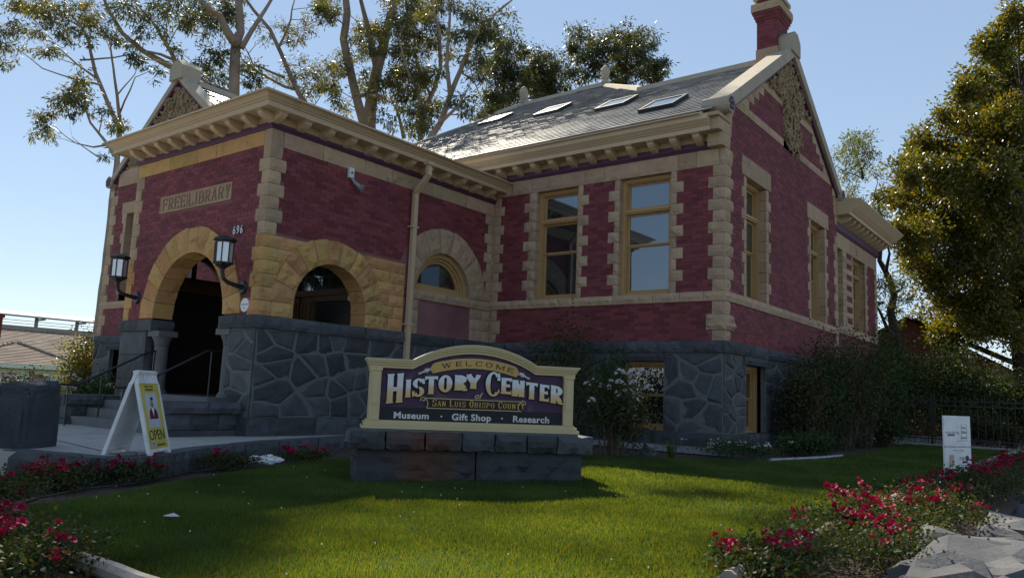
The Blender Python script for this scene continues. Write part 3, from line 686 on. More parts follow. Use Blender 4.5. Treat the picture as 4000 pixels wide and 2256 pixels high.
# ---- windows: thing > window > frame / sash / pane
def window(F, s0, s1, z0, z1, rec, trans=None, meet=None, fw=.075, glass='glass', cols=1):
    w = MB()
    w.fbox(F, s0, s0+fw, z0, z1, -rec-.16, -rec); w.fbox(F, s1-fw, s1, z0, z1, -rec-.16, -rec)
    w.fbox(F, s0+fw, s1-fw, z1-fw, z1, -rec-.16, -rec); w.fbox(F, s0+fw, s1-fw, z0, z0+fw*.7, -rec-.16, -rec+.02)
    for e in (0, 1):        # stepped mouldings of the frame
        a = s0+fw if e == 0 else s1-fw-.025; w.fbox(F, a, a+.025, z0+fw*.7, z1-fw, -rec-.15, -rec-.03)
    w.fbox(F, s0+fw+.025, s1-fw-.025, z1-fw-.025, z1-fw, -rec-.15, -rec-.03)
    if trans: w.fbox(F, s0+fw, s1-fw, trans-.05, trans+.05, -rec-.15, -rec-.005); w.fbox(F, s0+fw, s1-fw, trans-.015, trans+.015, -rec-.15, -rec+.018)
    o = w.obj('window', M['frame'], BLD)
    i0, i1, b, t = s0+fw+.025, s1-fw-.025, z0+fw*.7, z1-fw-.025
    spans = []
    if trans: spans.append((trans+.05, t)); t2 = trans-.05
    else: t2 = t
    if meet: spans += [(meet, t2), (b, meet)]
    else: spans.append((b, t2))
    sw = .045
    for k, (za, zb) in enumerate(spans):
        lower = (k == len(spans)-1 and meet); dd = -rec-.09 if not lower else -rec-.12
        m = MB(); bt = .075 if lower else sw
        m.fbox(F, i0, i0+sw, za, zb, dd-.03, dd); m.fbox(F, i1-sw, i1, za, zb, dd-.03, dd)
        m.fbox(F, i0+sw, i1-sw, zb-(sw if not lower else .03), zb, dd-.03, dd); m.fbox(F, i0+sw, i1-sw, za, za+(bt if not (meet and k == len(spans)-2) else .035), dd-.03, dd)
        if lower:
            for e in (i0, i1-sw): m.fbox(F, e, e+sw, zb, zb+.09, dd-.02, dd+.015)
        m.obj('sash', M['frame'], o)
        g = MB(); dg = dd-.018; g.quad(F(i0+sw*.5, za+.01, dg), F(i1-sw*.5, za+.01, dg), F(i1-sw*.5, zb-.01, dg), F(i0+sw*.5, zb-.01, dg)); g.obj('pane', M[glass], o)
    return o
for e in (W1, W2): window(FW, e[0], e[1], ZS1, 5.645, .11, 4.92, 4.17)
for e in (G1, G2): window(FG, e[0], e[1], ZS1, 5.665, .15, 4.92, 4.17)
for a, b in BW: window(FW, a, b, .30, 1.69, .16, None, 1.0, .06, 'glass_dark')
window(FG, 1.113, 2.25, .30, 1.69, .18, None, 1.0, .07, 'glass_dark')
# half-round window in the porch side wall
hw = MB(); n = 20
for (ra, rb, da, db) in ((.90, .80, -.28, -.08), (.80, .74, -.28, -.13), (.74, .68, -.28, -.17)):
    for i in range(n):
        a0, a1 = math.pi*i/n, math.pi*(i+1)/n
        hw.prism(FP, [(HC+ra*math.cos(a0), HZ+.0+ra*math.sin(a0)), (HC+ra*math.cos(a1), HZ+ra*math.sin(a1)), (HC+rb*math.cos(a1), HZ+rb*math.sin(a1)), (HC+rb*math.cos(a0), HZ+rb*math.sin(a0))], da, db)
hw.fbox(FP, HC-.9, HC+.9, HZ-.005, HZ+.10, -.28, -.06); hw.fbox(FP, HC-.68, HC+.68, HZ+.10, HZ+.16, -.28, -.15)
o = hw.obj('half_round_window', M['frame'], BLD)
g = MB(); pts = [FP(HC+.70*math.cos(math.pi*i/24), HZ+.05+.66*math.sin(math.pi*i/24), -.22) for i in range(25)]; g.add(pts, [tuple(range(25))]); g.obj('pane', M['glass'], o)

# ---- cornices: a moulding swept along the eaves with bracket parts
def sweep(mb, path, prof, m=0):
    """path: list of (x, y, miter vector outward); prof: list of (d, z)"""
    k = len(prof); b = len(mb.v)
    for (x, y, mx, my) in path:
        for d, z in prof: mb.v.append((x+mx*d, y+my*d, z))
    for i in range(len(path)-1):
        for j in range(k-1):
            mb.f.append((b+i*k+j, b+(i+1)*k+j, b+(i+1)*k+j+1, b+i*k+j+1)); mb.m.append(m)
    for e in (0, len(path)-1): mb.f.append(tuple(b+e*k+j for j in (range(k) if e else range(k-1, -1, -1)))); mb.m.append(m)
def cornice(path, zp, zf, zs, zt, over, crown, name='cornice'):
    c = MB()
    sweep(c, path, [(-.05, zf-.01), (.035, zf-.01), (.035, zs), (over-.06, zs), (over-.06, zs-.015), (over, zs-.015), (over, zs+.075), (over+.03, zs+.085), (over+.035, zs+.105), (over+.06, zs+.115), (over+.09, zs+.15), (over+.13, zs+.185), (crown, zt-.03), (crown, zt), (-.05, zt+.05)])
    o = c.obj(name, M['cream'], BLD)
    p = MB(); sweep(p, path, [(-.05, zp), (.03, zp), (.045, zp+.03), (.045, zp+.035), (.07, zp+.05), (.07, zf), (-.05, zf)]); p.obj('plum_moulding', M['purple'], BLD)
    return o
def bracket_mesh(dep, h, w, name='bracket'):
    b = MB(); pr = [(0, 0), (.05, 0), (dep*.55, h*.16), (dep*.85, h*.42), (dep*.98, h*.62), (dep, h*.82), (dep+.03, h*.86), (dep+.03, h), (0, h)]
    n = len(pr); pts = [(-w/2, -d, z) for d, z in pr]+[(w/2, -d, z) for d, z in pr]
    b.add(pts, [tuple(range(n)), tuple(range(2*n-1, n-1, -1))]+[(i, n+i, n+(i+1) % n, (i+1) % n) for i in range(n)])
    b.add([(-w/2-.018, 0, h-.028), (w/2+.018, 0, h-.028), (w/2+.018, -dep-.045, h-.028), (-w/2-.018, -dep-.045, h-.028), (-w/2-.018, 0, h-.002), (w/2+.018, 0, h-.002), (w/2+.018, -dep-.045, h-.002), (-w/2-.018, -dep-.045, h-.002)], [(0, 1, 2, 3), (7, 6, 5, 4), (0, 4, 5, 1), (1, 5, 6, 2), (2, 6, 7, 3), (3, 7, 4, 0)])
    return b.mesh(name, M['cream'])
pc = cornice([(QX, -3.7, -1, 0), (QX, NY, -1, -1), (NX, NY, 1, -1), (NX, -.0, 1, 0)], 5.49, 5.592, 5.735, 5.945, .41, .59)
bm = bracket_mesh(.31, .17, .135)
for i in range(10): link('bracket', bm, pc, (-10.45+i*.511, NY-.03, 5.563))
for i in range(12): link('bracket', bm, pc, (NX+.03, -6.46+i*.548, 5.563), rotz=R(90))
wc = cornice([(-9.5, 0, 0, -1), (-.16, 0, 0, -1)], 5.99, 6.15, 6.275, 6.56, .42, .55)
bm2 = bracket_mesh(.32, .20, .14)
for i in range(11): link('bracket', bm2, wc, (-5.57+i*.508, -.03, 6.073))
RBE = 13.02
rc = cornice([(-.06, 8.07, 1, 0), (-.06, RBE, 1, 1), (-4, RBE, 0, 1)], 5.86, 6.12, 6.30, 6.72, .42, .72)
for i in range(10): link('bracket', bm2, rc, (-.03, 8.45+i*.51, 6.10), rotz=R(90))
ft = MB(); ft.hexa([(-9.5, -.62, 6.555), (-.3, -.62, 6.555), (-.3, -.2, 6.56), (-9.5, -.2, 6.56), (-9.5, -.53, 6.575), (-.3, -.53, 6.575), (-.3, -.44, 6.665), (-9.5, -.44, 6.665)]); ft.obj('eaves_flashing', M['cream'], BLD)
# low hipped lead roof of the porch
lr = MB(); lr.add([(QX-.5, NY-.5, 5.99), (NX+.5, NY-.5, 5.99), (NX+.5, 0, 5.99), (QX-.5, 0, 5.99), (QX+1.5, NY+1.2, 6.17), (NX-1.2, NY+1.2, 6.17), (NX-1.2, 0, 6.17), (QX+1.5, 0, 6.17)], [(0, 1, 5, 4), (1, 2, 6, 5), (4, 5, 6, 7), (3, 0, 4, 7)]); lr.obj('porch_roof', M['cream_dirty'], BLD)
# down pipe
dpipe = MB(); yy = -2.83
pp = [(NX+.44, yy, 5.74), (NX+.44, yy, 5.46), (NX+.09, yy, 5.12), (NX+.09, yy, .02)]
for a, b in zip(pp[:-1], pp[1:]):
    A_, B_ = Vector(a), Vector(b); t = (B_-A_).normalized(); sx = Vector((0, 1, 0)); q = t.cross(sx)
    P8 = [A_+sx*i*.055+q*j*.045 for i, j in ((-1, -1), (1, -1), (1, 1), (-1, 1))]+[B_+sx*i*.055+q*j*.045 for i, j in ((-1, -1), (1, -1), (1, 1), (-1, 1))]
    dpipe.hexa(P8)
for z_ in (4.35, 2.25, .6): dpipe.box(NX, NX+.145, yy-.1, yy+.1, z_, z_+.035)
dpipe.box(NX+.36, NX+.52, yy-.09, yy+.09, 5.68, 5.76)
dpipe.obj('downpipe', M['cream'], BLD)

# ---- roofs with slates
SL = .62; EY, EZ = -.46, 6.655
ROOF = MB()
def zf(y): return EZ+SL*(y-EY)
F1, F2 = (-7.1, 7.0), (-10.5, 7.0); RY = 4.03; RZ = zf(RY); VX = F1[0]+(F1[1]-RY)   # hip meets wing ridge
LX = -12.55
ROOF.add([(-.12, EY, EZ), (-.12, RY, RZ), (VX, RY, RZ), (F1[0], F1[1], zf(7)), (F2[0], F2[1], zf(7)), (-12.25, RY, RZ), (-13.6, EY, EZ)], [(0, 1, 2, 3, 4, 5, 6)])
ROOF.add([(-.12, RY, RZ), (-.12, 8.5, EZ), (VX+4.5, 8.5, EZ), (VX, RY, RZ)], [(0, 1, 2, 3)])
ROOF.add([(F1[0], 7.0, zf(7)), (VX, RY, RZ), (VX+4.4, 8.5, EZ), (VX+4.4, 14.5, EZ)], [(0, 1, 2, 3)])
ROOF.add([(F1[0], 7.0, zf(7)), (VX+4.4, 14.5, EZ), (-14.6, 14.5, EZ), (F2[0], 7.0, zf(7))], [(0, 1, 2, 3)])
ROOF.add([(F2[0], 7.0, zf(7)), (-14.6, 14.5, EZ), (-14.6, EY, EZ), (-13.6, EY, EZ), (-12.25, RY, RZ)], [(0, 1, 2, 3, 4)])
LC = -14.44
ROOF.add([(LC, -3.6, 9.28), (LC, 7, 9.28), (LC+3.9, 7, 9.28-3.9*SL), (LC+3.9, -3.6, 9.28-3.9*SL)], [(0, 1, 2, 3)]); ROOF.add([(LC, -3.6, 9.28), (LC, 14, 9.28), (LC-3.9, 14, 9.28-3.9*SL), (LC-3.9, -3.6, 9.28-3.9*SL)], [(3, 2, 1, 0)])
ROOF.add([(-.0, 8.1, 6.6), (-.5, RBE+.4, 6.68), (-8, RBE+.4, 6.68), (-8, 8.1, 6.6)], [(0, 1, 2, 3)])
roof = ROOF.obj('roof', M['slate'], BLD)
SLATES = []
def slates(origin, along, up, nrm, width, length, inside, ex=.205, wd=.30):
    rows = int(length/ex)
    for r in range(rows+1):
        v = r*ex; k0 = -int(2); off = (r % 2)*wd/2
        for k in range(-1, int(width/wd)+2):
            u0 = k*wd+off; uc = u0+wd/2
            if not inside(uc, v+ex*.5): continue
            SLATES.append((origin+along*u0+up*v, along, up, nrm))
cs = 1/math.sqrt(1+SL*SL)
o1 = Vector((-14.2, EY, EZ)); up1 = Vector((0, cs, SL*cs)); n1 = Vector((0, -SL*cs, cs))
def in_front(u, v):
    x = -14.2+u; y = EY+v*cs
    if x > -.18: return False
    xl = -13.6+(y-EY)*(1.35/(RY-EY)) if y < RY else lerp(-12.25, F2[0], (y-RY)/(7-RY))
    if x < xl: return False
    return y < RY+.05 if x > VX else (y < 7.0 and (y < RY or x < VX-(y-RY)))
slates(o1, Vector((1, 0, 0)), up1, n1, 14.2, 10, in_front)
o2 = Vector((LC+3.9, -3.3, 9.28-3.9*SL)); up2 = Vector((-cs, 0, SL*cs)); n2 = Vector((SL*cs, 0, cs))
slates(o2, Vector((0, 1, 0)), up2, n2, 3.6, 3.9/cs, lambda u, v: 0 < u < 3.4 and v < 3.9/cs-.02)
def slate_geo(mb, p, a, u, n, L=.255, w=.294, jx=0.0):
    t = .026; b0 = p+n*(.034+jx); top = p+u*L+n*.006
    mb.add([b0, b0+a*w, top+a*w, top, b0-n*t, b0+a*w-n*t], [(0, 1, 2, 3), (4, 5, 1, 0), (5, 2, 1), (4, 0, 3)])
def sc_sl(t):
    p = t[0]; d = p-CAM; return t[3].dot(-d.normalized())/d.length_squared
def visible_hint(p): return p.x > NX-.6 or p.z > 7.3
cand = sorted(range(len(SLATES)), key=lambda i: -sc_sl(SLATES[i]) if SLATES[i][0].x > -9 else 1)
own = set(cand[:300]); rest = MB()
proto = {}
for i, (p, a, u, n) in enumerate(SLATES):
    if i in own:
        key = round(a.x)
        if key not in proto:
            proto[key] = []
            for q in range(4): mb = MB(); slate_geo(mb, Vector(), a, u, n, .255+random.uniform(-.006, .006), .293+random.uniform(-.004, .003), random.uniform(0, .006)); proto[key].append(mb.mesh('slate', M['slate']))
        link('slate', random.choice(proto[key]), roof, p)
    else: slate_geo(rest, p, a, u, n, .255+random.uniform(-.008, .008), .293+random.uniform(-.006, .003), random.uniform(0, .008))
rest.obj('slate_field', M['slate'], roof, kind='stuff')
# ridge and hip caps, finials
def cap(a, b, w=.16, h=.13):
    a, b = Vector(a), Vector(b); t = (b-a).normalized(); s_ = t.cross(Vector((0, 0, 1))).normalized(); u_ = s_.cross(t)
    mb = MB(); q = []
    for p in (a, b): q += [p-s_*w-u_*.07, p-s_*w*.55+u_*h*.75, p+u_*h, p+s_*w*.55+u_*h*.75, p+s_*w-u_*.07]
    mb.add(q, [(i, i+1, 6+i, 5+i) for i in range(4)]+[(0, 5, 9, 4), (4, 3, 2, 1, 0), (5, 6, 7, 8, 9)]); mb.obj('ridge_cap', M['cream_dirty'], roof)
cap((-.3, RY, RZ), (VX-.05, RY, RZ)); cap((VX+.1, RY, RZ+.02), (F1[0], 7, zf(7)), .13, .1); cap((F1[0]+.15, 7, zf(7)), (F1[0]-1.0, 7, zf(7)+.02), .19, .15); cap((F1[0]-1.0, 7, zf(7)), (F2[0], 7, zf(7)))
cap((F2[0], 7, zf(7)), (lerp(F2[0], -12.25, .3), lerp(7, RY, .3), lerp(zf(7), RZ, .3)), .17, .13); cap((lerp(F2[0], -12.25, .28), lerp(7, RY, .28), lerp(zf(7), RZ, .28)-.02), (-12.25, RY, RZ), .1, .06); cap((-12.25, RY, RZ), (-13.6, EY, EZ), .1, .06); cap((LC, -3.5, 9.28), (LC, 6, 9.28), .18, .14)
for x in (F1[0]+.03, F2[0]):
    f = MB(); f.lathe((x, 7, zf(7)+.05), [(.16, 0), (.16, .10), (.10, .12), (.09, .17), (.15, .20), (.15, .23), (.09, .26), (.14, .34), (.165, .44), (.14, .54), (.08, .62), (.02, .68)], 14); f.sm = True; f.obj('finial', M['cream_dirty'], roof)
# skylights
def on_slope(x, y, h): return Vector((x, y, zf(y)))+n1*h
for x0, y0 in ((-2.25, .50), (-4.35, 2.02), (-7.35, 3.42), (-10.25, 4.25)):
    s_ = MB(); w_, l_ = .86, .80
    for (xa, xb, ya, yb) in ((0, w_, 0, .07), (0, w_, l_-.07, l_), (0, .07, .07, l_-.07), (w_-.07, w_, .07, l_-.07)):
        P4 = [(x0+xa, y0+ya), (x0+xb, y0+ya), (x0+xb, y0+yb), (x0+xa, y0+yb)]; s_.hexa([on_slope(x, y, -.02) for x, y in P4]+[on_slope(x, y, .115) for x, y in P4])
    o = s_.obj('skylight', M['iron'], roof)
    gl_ = MB(); P4 = [(x0+.05, y0+.05), (x0+w_-.05, y0+.05), (x0+w_-.05, y0+l_-.05), (x0+.05, y0+l_-.05)]; gl_.quad(*[on_slope(x, y, .10) for x, y in P4])
    gm = gl_.mesh('skylight_pane', M['glass']); link('skylight_pane', gm, roof)

# ---- gable copings, kneelers, apex blocks
def coping(F, c, half, zk, za, th=.30, dout=.14, din=-.34):
    cp = MB()
    for sg in (-1, 1):
        P = lambda t, up, d: F(c+sg*half*(1-t), lerp(zk, za, t)+up, d)
        for t0, t1 in ((0, .12), (.12, .82), (.82, 1.0)):
            g_ = .003 if t0 else 0
            cp.hexa([P(t0+g_, 0, dout), P(t1, 0, dout), P(t1, 0, din), P(t0+g_, 0, din), P(t0+g_, th, dout), P(t1, th, dout), P(t1, th, din), P(t0+g_, th, din)])
    o = cp.obj('gable_coping', M['cream_dirty'], BLD)
    pm = MB()
    for sg in (-1, 1):
        P = lambda t, up, d: F(c+sg*half*(1-t), lerp(zk, za, t)+up, d); pm.hexa([P(.02, -.075, .07), P(1, -.075, .07), P(1, -.075, -.1), P(.02, -.075, -.1), P(.02, -.002, .07), P(1, -.002, .07), P(1, -.002, -.1), P(.02, -.002, -.1)])
    pm.obj('rake_moulding', M['purple'], BLD)
    ab = MB(); z0_ = za+th
    ab.prism(F, [(c-.32, z0_-.25), (c+.32, z0_-.25), (c+.32, z0_+.12), (c+.12, z0_+.30), (c-.12, z0_+.30), (c-.32, z0_+.12)], -.40, .18); ab.obj('apex_stone', M['cream_dirty'], BLD)
    for sg in (-1, 1):     # rolled kneeler with a carved eye
        k = MB(); s0 = c+sg*(half+.05); ax = F(s0, zk+.08, dout+.03); bx = F(s0, zk+.08, din-.06)
        k.tube([bx, ax], [.185, .185], 18); k.sm = False; ko = k.obj('kneeler', M['cream_dirty'], BLD)
        e = MB()
        for q in range(5):
            an = q*1.2566+.3; e.prism(F, [(s0+.02*math.cos(an+1.5), zk+.08+.02*math.sin(an+1.5)), (s0+.02*math.cos(an-1.5), zk+.08+.02*math.sin(an-1.5)), (s0+.14*math.cos(an-.35), zk+.08+.14*math.sin(an-.35)), (s0+.14*math.cos(an+.35), zk+.08+.14*math.sin(an+.35))], dout+.02, dout+.055)
        e.obj('kneeler_rosette', M['purple'], BLD)
coping(FG, AP, AP+.05, 6.76, 9.42); coping(FL, LC, 3.36, 6.66, 9.26, .22, .10, -.3)
for sg, F, s0 in ((-1, FW, -.0), ):
    for k, (za, zb, ov) in enumerate(((5.99, 6.27, .20), (6.27, 6.52, .38))):
        stone('corbel_stone', 'sand', FW, -.30, .02, za, zb, d0=-.2, d1=ov, amp=.02, faces='FR')
    stone('corbel_stone', 'sand', FW, -.34, .05, 6.52, 6.60, d0=-.2, d1=.48, amp=.0, faces='')

# ---- carved ornament
M['carv'] = pmat('carved_sandstone', (.36, .275, .17), (.25, .185, .115), rough=.9, vary=.22, nscale=9, bump=.5, bscale=40)
def carving(F, inside, s0, s1, z0, z1, n, seed, hole=None):
    rg = random.Random(seed); nx = max(6, int((s1-s0)/.055)); nz = max(6, int((z1-z0)/.055)); base = MB()
    for j in range(nz):
        for i in range(nx):
            s = s0+(i+.5)*(s1-s0)/nx; z = z0+(j+.5)*(z1-z0)/nz
            if not inside(s, z) or (hole and ((s-hole[0])/hole[2])**2+((z-hole[1])/hole[3])**2 < 1): continue
            v = ns((s, z, seed), 9)+.6*ns((s, z, seed+4), 19); h = .035+.05*max(0, v)
            w = .034; c = F(s, z, 0); P = [F(s-w, z-w, .005), F(s+w, z-w, .005), F(s+w, z+w, .005), F(s-w, z+w, .005)]
            base.add(P+[F(s+rg.uniform(-.015, .015), z+rg.uniform(-.015, .015), h)], [(0, 1, 4), (1, 2, 4), (2, 3, 4), (3, 0, 4)])
    o = base.obj('carved_panel', M['carv'], BLD); sc = MB()
    k = 0
    while k < n:
        s, z = rg.uniform(s0, s1), rg.uniform(z0, z1)
        if not inside(s, z) or (hole and ((s-hole[0])/(hole[2]+.1))**2+((z-hole[1])/(hole[3]+.1))**2 < 1): continue
        k += 1; r = rg.uniform(.06, .13); ph = rg.uniform(0, 6.28); sg = rg.choice((-1, 1)); pts = []; rad = []
        for t in np.linspace(0, rg.uniform(5, 9), 16):
            q = r*(1-t/11); pts.append(F(s+math.cos(ph+sg*t)*q, z+math.sin(ph+sg*t)*q, .055+.03*math.sin(t))); rad.append(.018*(1-t/16)+.006)
        sc.tube(pts, rad, 5)
        for q in range(3):      # acanthus leaf lobes
            an = ph+q*2.1; c = F(s+math.cos(an)*r*1.3, z+math.sin(an)*r*1.3, .07); tip = F(s+math.cos(an)*r*1.9, z+math.sin(an)*r*1.9, .04)
            sd = Vector(F.u)*(-math.sin(an)*.035)+Vector((0, 0, math.cos(an)*.035)); st = F(s+math.cos(an)*r*.7, z+math.sin(an)*r*.7, .05)
            sc.add([st, c+sd, tip, c-sd, c+F.n*.035], [(0, 1, 4), (1, 2, 4), (2, 3, 4), (3, 0, 4)])
    sc.obj('carved_scrolls', M['carv'], o)
def in_gab(s, z):
    if NK[0] <= s <= NK[1] and 7.06 <= z <= 8.4: return abs(s-AP-.1) < .60-max(0, 7.35-z)*1.3
    return 8.17 <= z <= 9.22 and zr_inv(z)+.16 < s < GW-zr_inv(z)-.16 and z > 8.17+.0*abs(s-AP)
carving(FG, in_gab, 2.3, 5.8, 7.05, 9.25, 120, 5, (4.10, 7.68, .13, .30))
ov = MB(); pts = [FG(4.10+.115*math.cos(t), 7.68+.28*math.sin(t), .03) for t in np.linspace(0, 6.283, 24)[:-1]]; ov.add(pts, [tuple(range(23))]); ov.obj('oval_window', M['glass'], BLD)
ring = MB(); ring.tube([FG(4.10+.135*math.cos(t), 7.68+.31*math.sin(t), .06) for t in np.linspace(0, 6.283, 25)], .028, 6); ring.obj('oval_window_rim', M['carv'], BLD)
def in_lg(s, z): return 7.05 <= z <= 9.0 and abs(s-LC) < (9.12-z)/.78
carving(FL, in_lg, LC-2.7, LC+2.7, 7.05, 9.05, 110, 9)

# ---- chimney on the wing ridge
FCH = frame((0, 3.62, 0), (1, 0, 0), (0, -1, 0)); FCR = frame((-.16, 0, 0), (0, 1, 0), (1, 0, 0))
chn = MB(); chn.box(-.665, -.165, 3.625, 4.40, 8.6, 11.6); ch_o = chn.obj('chimney', M['mortar'], BLD)
for sm_, sx_, z0_, z1_, e in ((-.67, -.16, 9.62, 10.36, 0), (-.70, -.13, 10.36, 10.44, .03), (-.73, -.10, 10.44, 10.52, .06), (-.76, -.07, 10.52, 10.58, .09), (-.67, -.16, 10.80, 11.3, 0)):
    A_ = frame((0, 3.62-e, 0), (1, 0, 0), (0, -1, 0)); B_ = frame((-.16+e, 0, 0), (0, 1, 0), (1, 0, 0))
    brick_fill(A_, z0_, z1_, sm_, sx_, []); brick_fill(B_, z0_, z1_, 3.62-e, 4.40+e, [])
    if e: mb = MB(); mb.box(sm_+.004, sx_-.004, 3.624-e, 4.396+e, z0_, z1_); mb.obj('chimney_corbel', M['mortar'], ch_o)
stone('chimney_stone', 'sand', FCH, -.70, -.13, 8.7, 9.28, d0=-.8, d1=.01, amp=.01, faces='FR', parent=ch_o); stone('chimney_stone', 'sand', FCH, -.69, -.14, 9.28, 9.62, d0=-.8, d1=.02, amp=.01, faces='FR', parent=ch_o)
stone('chimney_stone', 'sand', FCH, -.78, -.42, 10.58, 10.79, d0=-.88, d1=.12, amp=.015, faces='FL', parent=ch_o); stone('chimney_stone', 'sand', FCH, -.42, -.05, 10.58, 10.79, d0=-.88, d1=.12, amp=.015, faces='FR', parent=ch_o)
cpb = MB(); cpb.box(-.74, -.09, 3.55, 4.47, 10.92, 11.02); cpb.box(-.72, -.11, 3.57, 4.45, 11.28, 11.4); cpb.obj('chimney_capping', M['cream_dirty'], ch_o)

# ---- rear block
for i in range(14):
    za = 3.185+i*(5.42-3.185)/14*1.0; zb = za+(5.42-3.185)/14
    stone('jamb_stone', 'sand', FB, 8.84, 9.25, za, zb, d0=-.3, amp=.008)if i % 2 else stone('jamb_stone', 'sand', FB, 8.84, 9.98, za, zb, d0=-.3, amp=.008)
    w_ = .35 if i % 2 else .22
    stone('jamb_stone', 'sand', FB, 11.43-.0, 11.43+w_, za, zb, d0=-.3, amp=.01); stone('quoin_stone', 'sand', FB, 13.0-(.3 if i % 2 else .2), 13.02, za, zb, d0=-.3, amp=.015)
    if i % 2: brick_fill(FB, za, zb, 9.25, 9.85, []); stone('jamb_stone', 'sand', FB, 9.85, 9.98, za, zb, d0=-.3, amp=.008)
    brick_fill(FB, za, zb, 11.43+w_, 13.0-(.3 if i % 2 else .2), [])
courses(FB, 'lintel_stone', 'sand', 8.1, 13.02, 5.42, 5.86, (1.2, 1.8), 33, d0=-.3, d1=.01, amp=.012)
courses(FB, 'band_stone', 'sand', 8.1, 13.02, 2.98, 3.185, (.9, 1.4), 34, d0=-.3, d1=.03, amp=.02)
brick_fill(FB, 2.1, 2.98, 8.1, 12.8, [])
for a, b in ((8.22, 8.84), (9.98, 11.43)): window(FB, a, b, 3.185, 5.42, .14, 4.92, 4.2, .09)
MORT.quad(FB(8.06, .0, -.31), FB(13.0, .0, -.31), FB(13, 6.4, -.31), FB(8.06, 6.4, -.31)); MORT.quad(FB(8.06, 2.1, -.006), FB(13.0, 2.1, -.006), FB(13, 2.98, -.006), FB(8.06, 2.98, -.006)); MORT.quad(FB(11.4, 3.1, -.006), FB(13.0, 3.1, -.006), FB(13, 5.5, -.006), FB(11.4, 5.5, -.006)); MORT.quad(FB(9.2, 3.1, -.006), FB(9.9, 3.1, -.006), FB(9.9, 5.5, -.006), FB(9.2, 5.5, -.006))
courses(FB, 'plinth_stone', 'basalt', 8.1, 13.0, 0.0, 2.1, (.7, 1.2), 35, d0=-.2, d1=.04, amp=.03)
# ---- left wing
LXE = -17.78
for i in range(14):
    za = D+i*.30; zb = za+.30; w_ = .40 if i % 2 else .26
    stone('quoin_stone', 'sand', FL, LXE, LXE+w_, za, zb, d0=-.4, amp=.03, faces='FL')
    if ZS1-.05 < za < 5.6: stone('jamb_stone', 'sand', FL, -16.73-(.26 if i % 2 else .15), -16.73, za, zb, d0=-.35, amp=.02)
    stone('quoin_stone', 'sand', FL, -11.1-w_, -11.1, za, zb, d0=-.3, amp=.02)
stone('lintel_stone', 'sand', FL, -17.05, -15.9, 5.67, 6.02, d0=-.35, amp=.015); stone('band_stone', 'sand', FL, LXE, -15.8, 2.88, 3.09, d1=.03, amp=.03)
stone('rake_stone', 'sand', FL, -17.45, -16.3, 6.55, 7.03, d0=-.2, amp=.02); stone('band_stone', 'sand', FL, -16.9, -12.0, 6.86, 7.05, d0=-.2, d1=.02, amp=.02)
ob_l = [rect(LXE, LXE+.33, D, 6.5), rect(-16.9, -16.3, ZS1, 5.67), rect(-17.05, -15.9, 5.67, 6.02)]
brick_fill(FL, D, 2.88, LXE+.2, -11.1, ob_l, MORT); brick_fill(FL, 3.09, 6.9, lambda z: max(LXE+.2, LC-(9.26-z)/.78), lambda z: min(-11.1, LC+(9.26-z)/.78), ob_l, MORT, [rect(-16.73, -16.31, ZS1, 5.67)])
window(FL, -16.73, -15.9, ZS1, 5.67, .25, 4.92, 4.2, .08)
base_front(FL, LXE-.05, -11.1, [(-16.85, -16.2)], 75, zb=0.0, size=.5)
lwl = MB()
LG = [(LXE, 6.4), (-11.1, 6.4), (LC, 9.25)]
lwl.add([FL(s, z, -.03) for s, z in LG], [(0, 1, 2)]); lwl.add([(LXE+.02, -3.7, -.2), (LXE+.02, 14, -.2), (LXE+.02, 14, 6.9), (LXE+.02, -3.7, 6.9)], [(3, 2, 1, 0)]); lwl.add([(LXE, 14, -.2), (-.5, 14, -.2), (-.5, 14, 7), (LXE, 14, 7)], [(0, 1, 2, 3)]); lwl.add([(QX+.02, NY+.4, 0), (QX+.02, -3.6, 0), (QX+.02, -3.6, 2.9), (QX+.02, NY+.4, 2.9)], [(0, 1, 2, 3)]); lwl.add([(-.5, 13, -.2), (-.5, 14, -.2), (-.5, 14, 7), (-.5, 13, 7)], [(0, 1, 2, 3)]); lwl.add([(-11.1, -3.7, 0), (-11.1, -3, 0), (-11.1, -3, 6.8), (-11.1, -3.7, 6.8)], [(0, 1, 2, 3)])
lwl.obj('plain_wall', M['brick'], BLD)
eg = MB(); eg.box(LXE-.45, LXE+.1, -3.6, 13, 6.35, 6.55); eg.obj('side_eaves', M['cream_dirty'], BLD)
